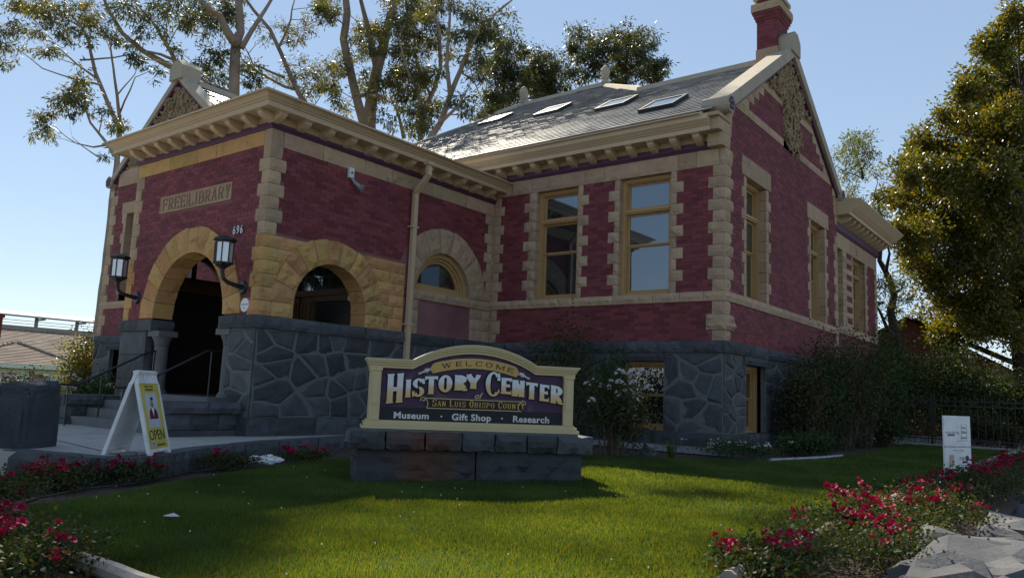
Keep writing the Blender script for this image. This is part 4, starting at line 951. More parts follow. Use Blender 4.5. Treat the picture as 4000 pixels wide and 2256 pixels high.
# ---- masonry backing and all bricks
MORT.obj('mortar_bed', M['mortar'], BLD); POINT.obj('pointing', M['pointing'], BLD)
def bscore(b):
    F, s0, s1, z0, z1, full = b
    if not full or F not in (FW, FP, FG, FF): return -1
    p = F((s0+s1)/2, z0); d = p-CAM
    return F.n.dot(-d.normalized())/d.length_squared
order = sorted(range(len(BRICKS)), key=lambda i: -bscore(BRICKS[i])); ownb = set(order[:300]); bmb = MB(); bpro = {}
for i, (F, s0, s1, z0, z1, full) in enumerate(BRICKS):
    dv = random.uniform(-.0012, .0018)
    if i in ownb:
        k = (round(z1-z0, 4), round(s1-s0, 4))
        if k not in bpro: mb = MB(); mb.box(-(s1-s0)/2, (s1-s0)/2, -.002, .05, -(z1-z0)/2, (z1-z0)/2); bpro[k] = mb.mesh('brick', M['brick'])
        link('brick', bpro[k], BLD, F((s0+s1)/2, (z0+z1)/2, dv), rotz=math.atan2(F.u.y, F.u.x))
    else:
        d1 = .001+dv; b = len(bmb.v)
        bmb.v += [tuple(F(s0, z0, d1)), tuple(F(s1, z0, d1)), tuple(F(s1, z1, d1)), tuple(F(s0, z1, d1)), tuple(F(s0, z0, -.02)), tuple(F(s1, z0, -.02)), tuple(F(s1, z1, -.02)), tuple(F(s0, z1, -.02))]
        for f in ((0, 1, 2, 3), (4, 5, 1, 0), (5, 6, 2, 1), (6, 7, 3, 2), (7, 4, 0, 3)): bmb.f.append(tuple(b+q for q in f)); bmb.m.append(0)
bmb.obj('brickwork', M['brick'], BLD, kind='stuff')
# ---------------------------------------------------------------- letters: capitals built from stems, bars, bowls and spurs
def serif_stem(mb, T, x, y0, y1, t, d, sf=.62, sh=.07):
    w = t/2; e = t*sf
    P = [(x-e, y0), (x+e, y0), (x+e*.95, y0+sh*.35), (x+w, y0+sh), (x+w, y1-sh), (x+e*.95, y1-sh*.35), (x+e, y1), (x-e, y1), (x-e*.95, y1-sh*.35), (x-w, y1-sh), (x-w, y0+sh), (x-e*.95, y0+sh*.35)]
    T(mb, [P[0], P[1], P[2], P[3], P[10], P[11]], d); T(mb, [P[10], P[3], P[4], P[9]], d); T(mb, [P[9], P[4], P[5], P[6], P[7], P[8]], d)
def bar(mb, T, x0, y0, x1, y1, t, d, t2=None):
    t2 = t2 or t; v = Vector((x1-x0, y1-y0)); L = v.length; n = Vector((-v.y, v.x))/L
    T(mb, [(x0-n.x*t/2, y0-n.y*t/2), (x1-n.x*t2/2, y1-n.y*t2/2), (x1+n.x*t2/2, y1+n.y*t2/2), (x0+n.x*t/2, y0+n.y*t/2)], d)
def bowl(mb, T, cx, cy, rx, ry, a0, a1, t, d, thin=.55, n=14):
    for i in range(n):
        q = []
        for a in (a0+(a1-a0)*i/n, a0+(a1-a0)*(i+1)/n):
            c, s = math.cos(R(a)), math.sin(R(a)); tt = t*(thin+(1-thin)*abs(c)); q.append(((cx+rx*c, cy+ry*s), (cx+max(.001, rx-tt)*c, cy+max(.001, ry-tt*(.75 if abs(c) < .7 else 1))*s)))
        o = [q[0][0], q[1][0], q[1][1], q[0][1]]
        if a1 < a0: o = o[::-1]
        T(mb, o, d)
def glyph(mb, ch, T, w, t, d):
    """capital ch drawn in a cell w wide and 1 tall; T(mb, polygon, depth) maps to 3-D"""
    th = t*.55; L = t*.75; Rr = w-t*.75; e = 4e-4
    S_ = lambda x, k=0, y0=0, y1=1: serif_stem(mb, T, x, y0, y1, t, d+e*k)
    if ch == 'H': S_(L); S_(Rr, 1); bar(mb, T, L, .47, Rr, .47, t*.7, d+2*e)
    elif ch == 'I': S_(w/2)
    elif ch == 'T': S_(w/2); bar(mb, T, .02, 1-th/2, w-.02, 1-th/2, th, d+e); bar(mb, T, .05, 1, .05, .78, t*.35, d+2*e, t*.15); bar(mb, T, w-.05, 1, w-.05, .78, t*.35, d+2*e, t*.15)
    elif ch in 'EFL':
        S_(L)
        if ch in 'EL': bar(mb, T, L, th/2, w, th/2, th, d+e); bar(mb, T, w-.04, 0, w-.03, .24, t*.4, d+2*e, t*.15)
        if ch in 'EF': bar(mb, T, L, 1-th/2, w, 1-th/2, th, d+e); bar(mb, T, w-.04, 1, w-.05, .76, t*.4, d+2*e, t*.15); bar(mb, T, L, .52, w*.82, .52, th, d+3*e); bar(mb, T, w*.8, .42, w*.8, .62, t*.3, d+4*e)
    elif ch in 'PRB':
        S_(L); hb = .44 if ch == 'R' else (.42 if ch == 'P' else .5)
        r = (1-hb)/2; bx = w*.45
        bar(mb, T, L, 1-th/2, bx, 1-th/2, th, d+e); bar(mb, T, L, hb+th/2, bx, hb+th/2, th, d+2*e); bowl(mb, T, bx, 1-r, w-bx-(0.03 if ch != 'P' else 0), r, -90, 90, t*.95, d+3*e)
        if ch == 'R': bar(mb, T, w*.45, hb+.02, w*.80, .10, t*.95, d+4*e); bar(mb, T, w*.74, .05, w*1.02, .06, t*.5, d+5*e, t*.3)
        if ch == 'B': bar(mb, T, L, th/2, bx, th/2, th, d+4*e); bowl(mb, T, bx, (hb+th)/2, w-bx+.02, (hb+th)/2, -90, 90, t, d+5*e)
    elif ch == 'O': bowl(mb, T, w/2, .5, w/2, .52, 0, 360, t, d, .5, 26)
    elif ch == 'C': bowl(mb, T, w/2+.02, .5, w/2+.02, .52, 48, 312, t, d, .5, 22); bar(mb, T, w*.90, .98, w*.90, .66, t*.35, d+e, t*.7); bar(mb, T, w*.9, .14, w*.93, .30, t*.5, d+2*e, t*.15)
    elif ch == 'S': bowl(mb, T, w/2, .735, w/2-.01, .28, 30, 262, t*.95, d, .6, 16); bowl(mb, T, w/2, .265, w/2, .285, 82, -150, t*.95, d+e, .6, 16); bar(mb, T, w*.90, .99, w*.92, .70, t*.3, d+2*e, t*.6); bar(mb, T, w*.08, .0, w*.08, .30, t*.3, d+3*e, t*.6)
    elif ch == 'N': S_(L); serif_stem(mb, T, Rr+t*.1, 0, 1, t*.75, d+e); bar(mb, T, L-t*.1, .95, Rr+t*.1, .05, t*.95, d+2*e)
    elif ch == 'Y': S_(w/2, 0, 0, .5); bar(mb, T, w/2, .42, .13*w, .95, t*.95, d+e); bar(mb, T, w/2, .42, w*.87, .95, t*.65, d+2*e); bar(mb, T, 0, .965, w*.36, .965, .07, d+3*e); bar(mb, T, w*.66, .965, w, .965, .07, d+4*e)
    elif ch == 'A': bar(mb, T, .1*w, .02, w*.5, 1, t*.6, d); bar(mb, T, w*.5, 1, w*.9, .02, t, d+e); bar(mb, T, w*.25, .34, w*.75, .34, th, d+2*e); bar(mb, T, 0, .035, w*.3, .035, .06, d+3*e); bar(mb, T, w*.7, .035, w, .035, .06, d+4*e)
    elif ch == 'U': serif_stem(mb, T, L, .3, 1, t, d); serif_stem(mb, T, Rr, .3, 1, t*.75, d+e); bowl(mb, T, w/2, .32, w/2-t*.25, .34, 180, 360, t*.95, d+2*e)
    elif ch == 'W':
        for k, (xa, xb) in enumerate(((.08, .30), (.30, .5), (.5, .70), (.70, .92))): bar(mb, T, xa*w, .98 if k % 2 == 0 else .02, xb*w, .02 if k % 2 == 0 else .98, t*(1 if k % 2 == 0 else .55), d+k*e)
        bar(mb, T, 0, .97, w*.2, .97, .06, d+5*e); bar(mb, T, w*.8, .97, w, .97, .06, d+6*e)
    elif ch == 'M':
        S_(L); S_(Rr, 1); bar(mb, T, L, .97, w*.5, .1, t*.9, d+2*e); bar(mb, T, w*.5, .1, Rr, .97, t*.6, d+3*e)
def flat_text(name, txt, size, F, s, z, d, mat, parent, align='CENTER', bold=0.0, shear=0.0, xs=1.0, thick=.002, rot=0.0, space=1.0):
    c = bpy.data.curves.new(name, 'FONT'); c.body = txt; c.size = size; c.align_x = align; c.offset = bold; c.shear = shear; c.extrude = thick/2; c.resolution_u = 3; c.space_character = space
    tmp = bpy.data.objects.new(name, c); C.objects.link(tmp); dg = bpy.context.evaluated_depsgraph_get()
    me = bpy.data.meshes.new_from_object(tmp.evaluated_get(dg)); bpy.data.objects.remove(tmp); bpy.data.curves.remove(c)
    cr_, sr_ = math.cos(rot), math.sin(rot)
    for v in me.vertices:
        x, y = v.co.x*xs, v.co.y; v.co = F(s+x*cr_-y*sr_, z+x*sr_+y*cr_, d+v.co.z)
    me.materials.clear(); me.materials.append(mat); me.name = name
    return link(name, me, parent)

# inscription, street number on the porch
ip = MB(); ip.fbox(FF, PNL[0], PNL[1], PNL[2], PNL[3], -.1, .012); 
for a in ((PNL[0], PNL[1], PNL[2], PNL[2]+.02), (PNL[0], PNL[1], PNL[3]-.02, PNL[3]), (PNL[0], PNL[0]+.02, PNL[2]+.02, PNL[3]-.02), (PNL[1]-.02, PNL[1], PNL[2]+.02, PNL[3]-.02)): ip.fbox(FF, *a, .012, .022)
io = ip.obj('inscription_panel', M['sand'], BLD)
lm = MB(); x = PNL[0]+.10
M['cut'] = pmat('shade_toned_sandstone', (.25, .175, .10), rough=.95, vary=0, bump=.3)  # darker tint stands in for shadow on the raised letters
for ch in 'FREE LIBRARY':
    if ch == ' ': lm.fbox(FF, x+.02, x+.028, PNL[2]+.03, PNL[3]-.03, .014, .022); x += .08; continue
    w_ = .085 if ch == 'I' else .175
    def T(mb, P, d, x=x): mb.prism(FF, [(x+p[0]*.24, PNL[2]+.05+p[1]*.245) for p in P], .008, .026+d)
    glyph(lm, ch, T, w_/.24, .125, 0); x += w_+.052
lm.obj('inscription_letters', M['cut'], io)
M['steel'] = pmat('brushed_metal', (.45, .44, .42), rough=.35, vary=.02, bump=.05, metal=.8)
for k, ch in enumerate('696'): flat_text('house_numeral', ch, .22, FF, -6.80+k*.115, 3.61, .02, M['steel'], BLD, bold=.004, xs=.8, thick=.02)

# steps up to the porch with cheek walls and rails
stp = thing('porch_steps', 'low stone steps between two dark stone cheek walls leading up to the arched porch', 'steps', (-8.1, -7.2, 0))
for k in range(4):
    m = MB(); y0 = -7.68+k*.29; m.box(-9.78, -6.62, y0, -6.47 if k == 3 else y0+.30, -.02, .157*(k+1)); m.obj('step', M['basalt'] if 0 else M['step'] if 'step' in M else M.setdefault('step', pmat('blue_grey_step_stone', (.16, .165, .17), (.12, .125, .13), rough=.85, vary=.08, nscale=4, bump=.3)), stp)
for xa, xb, nm in ((-6.62, -6.12, 'R'), (-10.3, -9.78, 'L')):
    Fc_ = frame((xb, 0, 0), (0, 1, 0), (1, 0, 0)); s0 = -7.76
    for (a, b) in ((s0, -7.35), (-7.35, -6.85), (-6.85, NY)): stone('cheek_stone', 'basalt', Fc_, a, b, .10, .37, d0=xa-xb, d1=-.03, amp=.03, faces='FL', parent=stp)
    stone('cheek_stone', 'basalt', Fc_, s0-.05, NY, -.12, .10, d0=xa-xb-.02, d1=.05, amp=.03, faces='FL', parent=stp)
    for (a, b) in ((s0-.1, -7.1), (-7.1, NY)): stone('coping_stone', 'basalt', Fc_, a, b, .37, .56, d0=xa-xb-.05, d1=.05, amp=.05, faces='FLR', parent=stp)
for X, lb in ((-9.3, 'black iron handrail on the left side of the porch steps, behind the open sandwich board'), (-7.25, 'black iron handrail on the right side of the porch steps, under the arch')):
    h = thing('handrail', lb, 'handrail', (X, -7.4, 0), 'handrails of the porch steps'); m = MB()
    m.tube([(X, -8.14, .745), (X, -7.82, .75), (X, -6.5, 1.46), (X, -6.15, 1.47)], .021, 8); m.obj('rail', M['iron'], h)
    for y, zb, zt in ((-7.98, 0, .75), (-7.4, .15, .99), (-6.42, .6, 1.45)): m = MB(); m.tube([(X, y, zb-.02), (X, y, zt)], .014, 6); m.obj('post', M['iron'], h)

# wall lanterns
def lantern(x, zc, label):
    o = thing('wall_lantern', label, 'lantern', (x, NY, zc), 'black wall lanterns beside the entrance arch')
    y = NY; m = MB(); m.tube([(x, y+.0, zc), (x, y-.05, zc)], [.13, .105], 14); m.tube([(x, y-.04, zc+.0), (x, y-.18, zc+.02), (x, y-.33, zc+.05), (x, y-.42, zc+.11), (x, y-.45, zc+.22), (x, y-.45, zc+.30)], [.045, .04, .036, .034, .036, .045], 10); m.obj('bracket_arm', M['iron'], o)
    c = (x, y-.45, zc+.26); m = MB(); m.lathe(c, [(.03, 0), (.07, .03), (.14, .08), (.15, .10), (.185, .10), (.185, .125), (.15, .13)], 8); m.obj('lantern_base', M['iron'], o)
    m = MB(); m.lathe(c, [(.150, .13), (.155, .48)], 8); m.obj('lantern_glass', M['lampglass'] if 'lampglass' in M else M.setdefault('lampglass', glassmat('frosted_lantern_glass', .25, (.42, .42, .44))), o)
    m = MB()
    for k in range(8):
        an = k*math.pi/4; m.tube([(c[0]+.157*math.cos(an), c[1]+.157*math.sin(an), c[2]+.13), (c[0]+.162*math.cos(an), c[1]+.162*math.sin(an), c[2]+.48)], .014, 4)
    m.obj('lantern_bars', M['iron'], o)
    m = MB(); m.lathe(c, [(.16, .47), (.165, .50), (.205, .51), (.205, .54), (.17, .56), (.05, .60)], 8); m.obj('lantern_cap', M['iron'], o)
lantern(-6.38, 2.60, 'black wall lantern with frosted panes to the right of the entrance arch')
lantern(-10.17, 2.57, 'black wall lantern with frosted panes to the left of the entrance arch')
pl = MB(); pl.tube([FF(-6.28, 2.28, 0), FF(-6.28, 2.28, .02)], .125, 28); po = pl.obj('round_plaque', M['white'], None, label='small round white plaque on the brick beside the entrance arch', category='plaque')
M['blue_print'] = pmat('blue_print', (.10, .13, .25), rough=.6, vary=0, bump=0)
flat_text('plaque_text', 'MUSEUM STORE', .028, FF, -6.28, 2.28, .022, M['blue_print'], po); flat_text('plaque_text', 'OF SLO', .022, FF, -6.28, 2.22, .022, M['blue_print'], po)
fl = thing('flood_light', 'grey flood light and white junction box high on the porch side wall', 'flood light', (NX, -4.6, 5.05))
m = MB(); m.fbox(FP, -4.66, -4.54, 5.02, 5.22, 0, .06); jb = m.obj('junction_box', M['white'], fl); m = MB(); m.tube([FP(-4.6, 5.12, .06), FP(-4.6, 5.12, .075)], .022, 8); m.obj('photocell', M['iron'], jb)
m = MB(); m.tube([FP(-4.58, 5.03, .03), FP(-4.52, 4.93, .08), FP(-4.45, 4.86, .14), FP(-4.40, 4.82, .2)], [.03, .035, .05, .085], 10); m.obj('lamp_head', M['metal_grey'], fl)

# ---------------------------------------------------------------- welcome sign on its stone base
SU = Vector((.634, .773, 0)); SN = Vector((.773, -.634, 0)); SGO = Vector((-.215, -7.17, -.18))
FS = frame(SGO, SU, SN)
SGN = thing('welcome_sign', 'large cream framed purple welcome sign for the history center on a dark stone base', 'sign', SGO)
M['rust'] = pmat('rust_stained_stone', (.062, .066, .075), (.042, .046, .054), rough=.8, vary=.15, hue=.02, nscale=5, bump=.7, bscale=30, bdist=.015, stain=(.13, .045, .015), stain_amt=.9, stain_scale=1.9, streak=True)
stone('base_stone', 'rust', FS, -1.37, -.42+.45, -.10, .39, d0=-.62, d1=0, amp=.055, faces='FL', parent=SGN, res=.075); stone('base_stone', 'basalt', FS, .04, 1.37, -.10, .39, d0=-.62, d1=0, amp=.055, faces='FR', parent=SGN, res=.075)
for k, (a, b) in enumerate(((-1.48, -1.06), (-1.06, -.60), (-.60, -.16), (-.16, .24), (.24, .64), (.64, 1.02), (1.02, 1.48))): stone('cap_stone', 'rust' if k in (1, 2) else 'basalt', FS, a, b, .385, .60, d0=-.72, d1=.10, amp=.045, jit=.02, res=.06, faces='FL' if k == 0 else ('FR' if k == 6 else 'F'), parent=SGN, gap=.009)
m = MB(); m.fbox(FS, -1.33, 1.33, .58, .655, -.5, -.06); m.obj('mortar_ledge', M['metal_ledge'] if 0 else M['column'], SGN)
Z0 = .64; dB, dF = -.46, -.12                      # sign slab back and front
def arc_top(x, off=0.0):
    hw = .765
    if abs(x) >= hw: return 1.44+off
    Rr = (hw*hw+.215**2)/(2*.215); return 1.44+.215-Rr+math.sqrt(Rr*Rr-x*x)+off
xs_ = [-1.285, -.765]+[-.765+1.53*i/20 for i in range(1, 20)]+[.765, 1.285]
def band(mb, lo, hi, d0, d1, ext=0.0):
    X = list(xs_); X[0] -= ext; X[-1] += ext
    for a, b in zip(X[:-1], X[1:]):
        P = [FS(a, arc_top(a, lo), d1), FS(b, arc_top(b, lo), d1), FS(b, arc_top(b, lo), d0), FS(a, arc_top(a, lo), d0), FS(a, arc_top(a, hi), d1), FS(b, arc_top(b, hi), d1), FS(b, arc_top(b, hi), d0), FS(a, arc_top(a, hi), d0)]; mb.hexa(P)
M['signcream'] = pmat('sign_cream_paint', (.56, .46, .26), (.52, .42, .235), rough=.45, vary=.02, nscale=2, bump=.04, spec=.4)
fr2 = MB(); band(fr2, -.105, -.07, dB+.02, dF+.02); band(fr2, -.07, -.04, dB, dF+.045, .015); band(fr2, -.04, -.015, dB-.02, dF+.07, .03); band(fr2, -.015, .0, dB-.03, dF+.085, .045)
fr2.fbox(FS, -1.34, 1.34, Z0-.02, Z0+.015, dB-.03, dF+.07); fr2.fbox(FS, -1.315, 1.315, Z0+.015, Z0+.055, dB-.01, dF+.045); fr2.fbox(FS, -1.29, 1.29, Z0+.055, Z0+.078, dB, dF+.02)
for sg in (-1, 1):
    a, b = sorted((sg*1.14, sg*1.265)); fr2.fbox(FS, a, b, Z0+.078, 1.335, dB, dF+.03); fr2.fbox(FS, a-.01, b+.01, 1.30, 1.335, dB-.01, dF+.045); fr2.fbox(FS, a+.025, b-.025, Z0+.27, 1.27, dF+.03, dF+.042)
fr2.obj('sign_frame', M['signcream'], SGN)
ca = MB(); band(ca, .0, .006, dB-.03, dF+.085, .045); ca.obj('metal_capping', M['metal_grey'], SGN)
M['signpurple'] = pmat('sign_purple_board', (.052, .022, .062), (.075, .035, .085), rough=.55, vary=0, nscale=3, bump=.25, bscale=14, bdist=.01, stain=(.13, .10, .14), stain_amt=.25, stain_scale=3)
pnl = MB(); n = len(xs_)
P = [(-1.14, Z0+.06), (1.14, Z0+.06)]+[(x, arc_top(x, -.09)) for x in [1.14]+[q for q in xs_[::-1] if abs(q) < 1.1]+[-1.14]]
pnl.prism(FS, P, dB, dF-.03); pnl.obj('sign_board', M['signpurple'], SGN)
M['signblack'] = pmat('sign_black_board', (.008, .010, .018), rough=.4, vary=0, bump=.05)
bk = MB(); bk.fbox(FS, -1.135, 1.135, Z0+.079, Z0+.235, dF-.03, dF-.018); bk.obj('black_strip', M['signblack'], SGN)
M['signgold'] = pmat('sign_gold_paint', (.58, .37, .11), (.50, .31, .085), rough=.45, vary=0, nscale=3, bump=.05)
M['signwhite'] = pmat('sign_pale_paint', (.62, .62, .62), rough=.5, vary=0, bump=.05)
# two-tone letters: pale above, gold below (painted)
mm, t, p = nodes_of('two_tone_letter_paint'); g = N(t, 'ShaderNodeTexCoord'); sp = N(t, 'ShaderNodeSeparateXYZ'); t.links.new(g.outputs['Generated'], sp.inputs[0]); cr_ = N(t, 'ShaderNodeValToRGB'); e_ = cr_.color_ramp.elements; e_[0].position = .12; e_[0].color = (.66, .42, .19, 1); e_[1].position = .62; e_[1].color = (.66, .68, .72, 1); e3 = e_.new(.40); e3.color = (.64, .48, .30, 1); t.links.new(sp.outputs[2], cr_.inputs[0]); t.links.new(cr_.outputs[0], p.inputs['Base Color']); p.inputs['Roughness'].default_value = .5; M['twotone'] = mm
K = .001364; sx = lambda X: (X-1195)*K; szz = lambda Y: Z0+(858-Y)*K
LET = [('H', 485, 396, 651, 160), ('I', 600, 443, 598, 62), ('S', 690, 430, 587, 104), ('T', 802, 405, 562, 118), ('O', 928, 391, 538, 124), ('R', 1062, 384, 519, 124), ('Y', 1182, 374, 500, 132), ('C', 1362, 345, 557, 132), ('E', 1482, 390, 535, 104), ('N', 1600, 406, 553, 142), ('T', 1727, 422, 572, 112), ('E', 1843, 435, 586, 98), ('R', 1962, 442, 603, 128)]
for ch, X, y1, y0, w in LET:
    hgt = (y0-y1)*K; cell = w*K/hgt; x0 = sx(X)-w*K/2; zb_ = szz(y0)
    slant = .10*(X-1195)/800
    for nm, mt, grow, da, db, tt in (('letter_outline', 'signblack', .016, dF-.03, dF-.012, .30), ('letter', 'twotone', 0.0, dF-.012, dF+.012, .27)):  # dark outline layer behind each letter, then the letter face
        m = MB(); tk = tt*1.66*(.155/hgt)*.95*max(.86, min(1.12, cell/.8))*(1.22 if ch == 'H' else 1)
        def T(mb, P, d, grow=grow, da=da, db=db):
            cx = sum(q[0] for q in P)/len(P); cy = sum(q[1] for q in P)/len(P); out = []
            for q in P:
                dx, dy = (q[0]-cx)*hgt, (q[1]-cy)*hgt; L = math.hypot(dx, dy) or 1
                out.append((x0+q[0]*hgt+dx/L*grow, zb_+q[1]*hgt-slant*(q[0]-cell/2)*hgt*1.2+dy/L*grow))
            mb.prism(FS, out, da, db+d)
        glyph(m, ch, T, cell, tk, 0); m.obj(nm, M[mt], SGN)
cart = MB()
def cz(x): return szz(266)-.30*x*x-.012
def cart_band(mb, hw, hh, d0, d1):
    X = np.linspace(-hw, hw, 25)
    for a, b in zip(X[:-1], X[1:]):
        def hgt_(x): q = max(0, (abs(x)-(hw-hh))/hh); return hh*math.sqrt(max(0.0, 1-q*q))
        ha, hb = hgt_(a), hgt_(b); sl = -.55*((a+b)/2)
        mb.hexa([FS(a, cz(a)-ha, d1), FS(b, cz(b)-hb, d1), FS(b, cz(b)-hb, d0), FS(a, cz(a)-ha, d0), FS(a, cz(a)+ha, d1), FS(b, cz(b)+hb, d1), FS(b, cz(b)+hb, d0), FS(a, cz(a)+ha, d0)])
m = MB(); cart_band(m, .565, .062, dF-.03, dF-.004); m.obj('cartouche_rim', M['signcream'], SGN)
m = MB(); cart_band(m, .555, .053, dF-.004, dF+.002); m.obj('cartouche', M['signgold'], SGN)
for sg in (-1, 1):
    m = MB(); a = Vector((sg*.565, cz(.565))); dv = Vector((sg*.90, -.42)).normalized()
    pts = [a+dv*q for q in (0, .03, .035, .05, .06, .10, .115, .13, .145)]; m.tube([FS(q.x, q.y, dF-.015) for q in pts], [.022, .022, .03, .03, .018, .010, .010, .016, .010], 8); m.obj('cartouche_peg', M['signwhite'], SGN)
m = MB()
for ch, X, y1, y0, w in (('W', 932, 243, 300, 86), ('E', 1042, 226, 282, 56), ('L', 1130, 218, 271, 54), ('C', 1225, 217, 268, 62), ('O', 1320, 221, 275, 62), ('M', 1425, 230, 285, 80), ('E', 1522, 248, 305, 60)):
    hgt = .058; cell = w*K/hgt; xc = sx(X); an = math.atan(-.60*xc); zc_ = cz(xc)
    def T(mb, P, d, xc=xc, zc_=zc_, an=an, cell=cell, hgt=hgt):
        q = [((p[0]-cell/2)*hgt, (p[1]-.5)*hgt) for p in P]; mb.prism(FS, [(xc+x*math.cos(an)-y*math.sin(an), zc_+x*math.sin(an)+y*math.cos(an)) for x, y in q], dF, dF+.006+d)
    glyph(m, ch, T, cell, .20, 0)
m.obj('welcome_letters', M['signblack'], SGN)
m = MB(); m.prism(FS, [(sx(775), szz(688)), (sx(1640), szz(688)), (sx(1650), szz(600)), (sx(755), szz(600))], dF-.03, dF-.012); rb = m.obj('ribbon', M['ribbon'] if 'ribbon' in M else M.setdefault('ribbon', pmat('brown_ribbon_paint', (.020, .013, .012), rough=.5, vary=0, bump=.05)), SGN)
m = MB()
for y in (600, 686): m.tube([FS(sx(760 if y == 600 else 775), szz(y), dF-.01), FS(sx(1650 if y == 600 else 1640), szz(y), dF-.01)], .006, 5)
for sg in (-1, 1):
    xc = sg*.62; zc_ = szz(612); m.tube([FS(xc+sg*.0+math.cos(q)*sg*(.034-.0042*q), zc_+math.sin(q)*(.034-.0042*q), dF-.008) for q in np.linspace(-.6, 6.6, 22)], .0065, 5)
    m.tube([FS(sg*.60, szz(598), dF-.008), FS(sg*.575, szz(620), dF-.008), FS(sg*.560, szz(650), dF-.008), FS(sg*.575, szz(686), dF-.008)], .006, 5)
m.obj('ribbon_edging', M['signcream'], SGN)
m = MB(); X = 822
for wd in ('SAN', 'LUIS', 'OBISPO', 'COUNTY'):
    for k, ch in enumerate(wd):
        hh = 60 if k == 0 else 47; w = (18 if ch == 'I' else 33)*(1.12 if k == 0 else 1); hgt = hh*K; zb_ = szz(666); x0 = sx(X)
        def T(mb, P, d, x0=x0, zb_=zb_, hgt=hgt): mb.prism(FS, [(x0+p[0]*hgt, zb_+p[1]*hgt) for p in P], dF-.012, dF-.004+d)
        glyph(m, ch, T, w*K/hgt, .17, 0); X += w+8.5
    X += 26
m.obj('county_letters', M['signgold'], SGN)
flat_text('sign_word', 'of', .105, FS, sx(1228), szz(588), dF-.015, M['signcream'], SGN, bold=.001, shear=.3)
for tx, X, sz_ in (('Museum', 643, .108), ('Gift Shop', 1182, .108), ('Research', 1735, .108)): flat_text('sign_word', tx, sz_, FS, sx(X), szz(782), dF-.017, M['signwhite'], SGN, bold=.0028, xs=1.12, space=1.06)
for X in (910, 1462): m = MB(); m.tube([FS(sx(X), szz(755), dF-.018), FS(sx(X), szz(755), dF-.014)], .011, 12); m.obj('sign_dot', M['signwhite'], SGN)

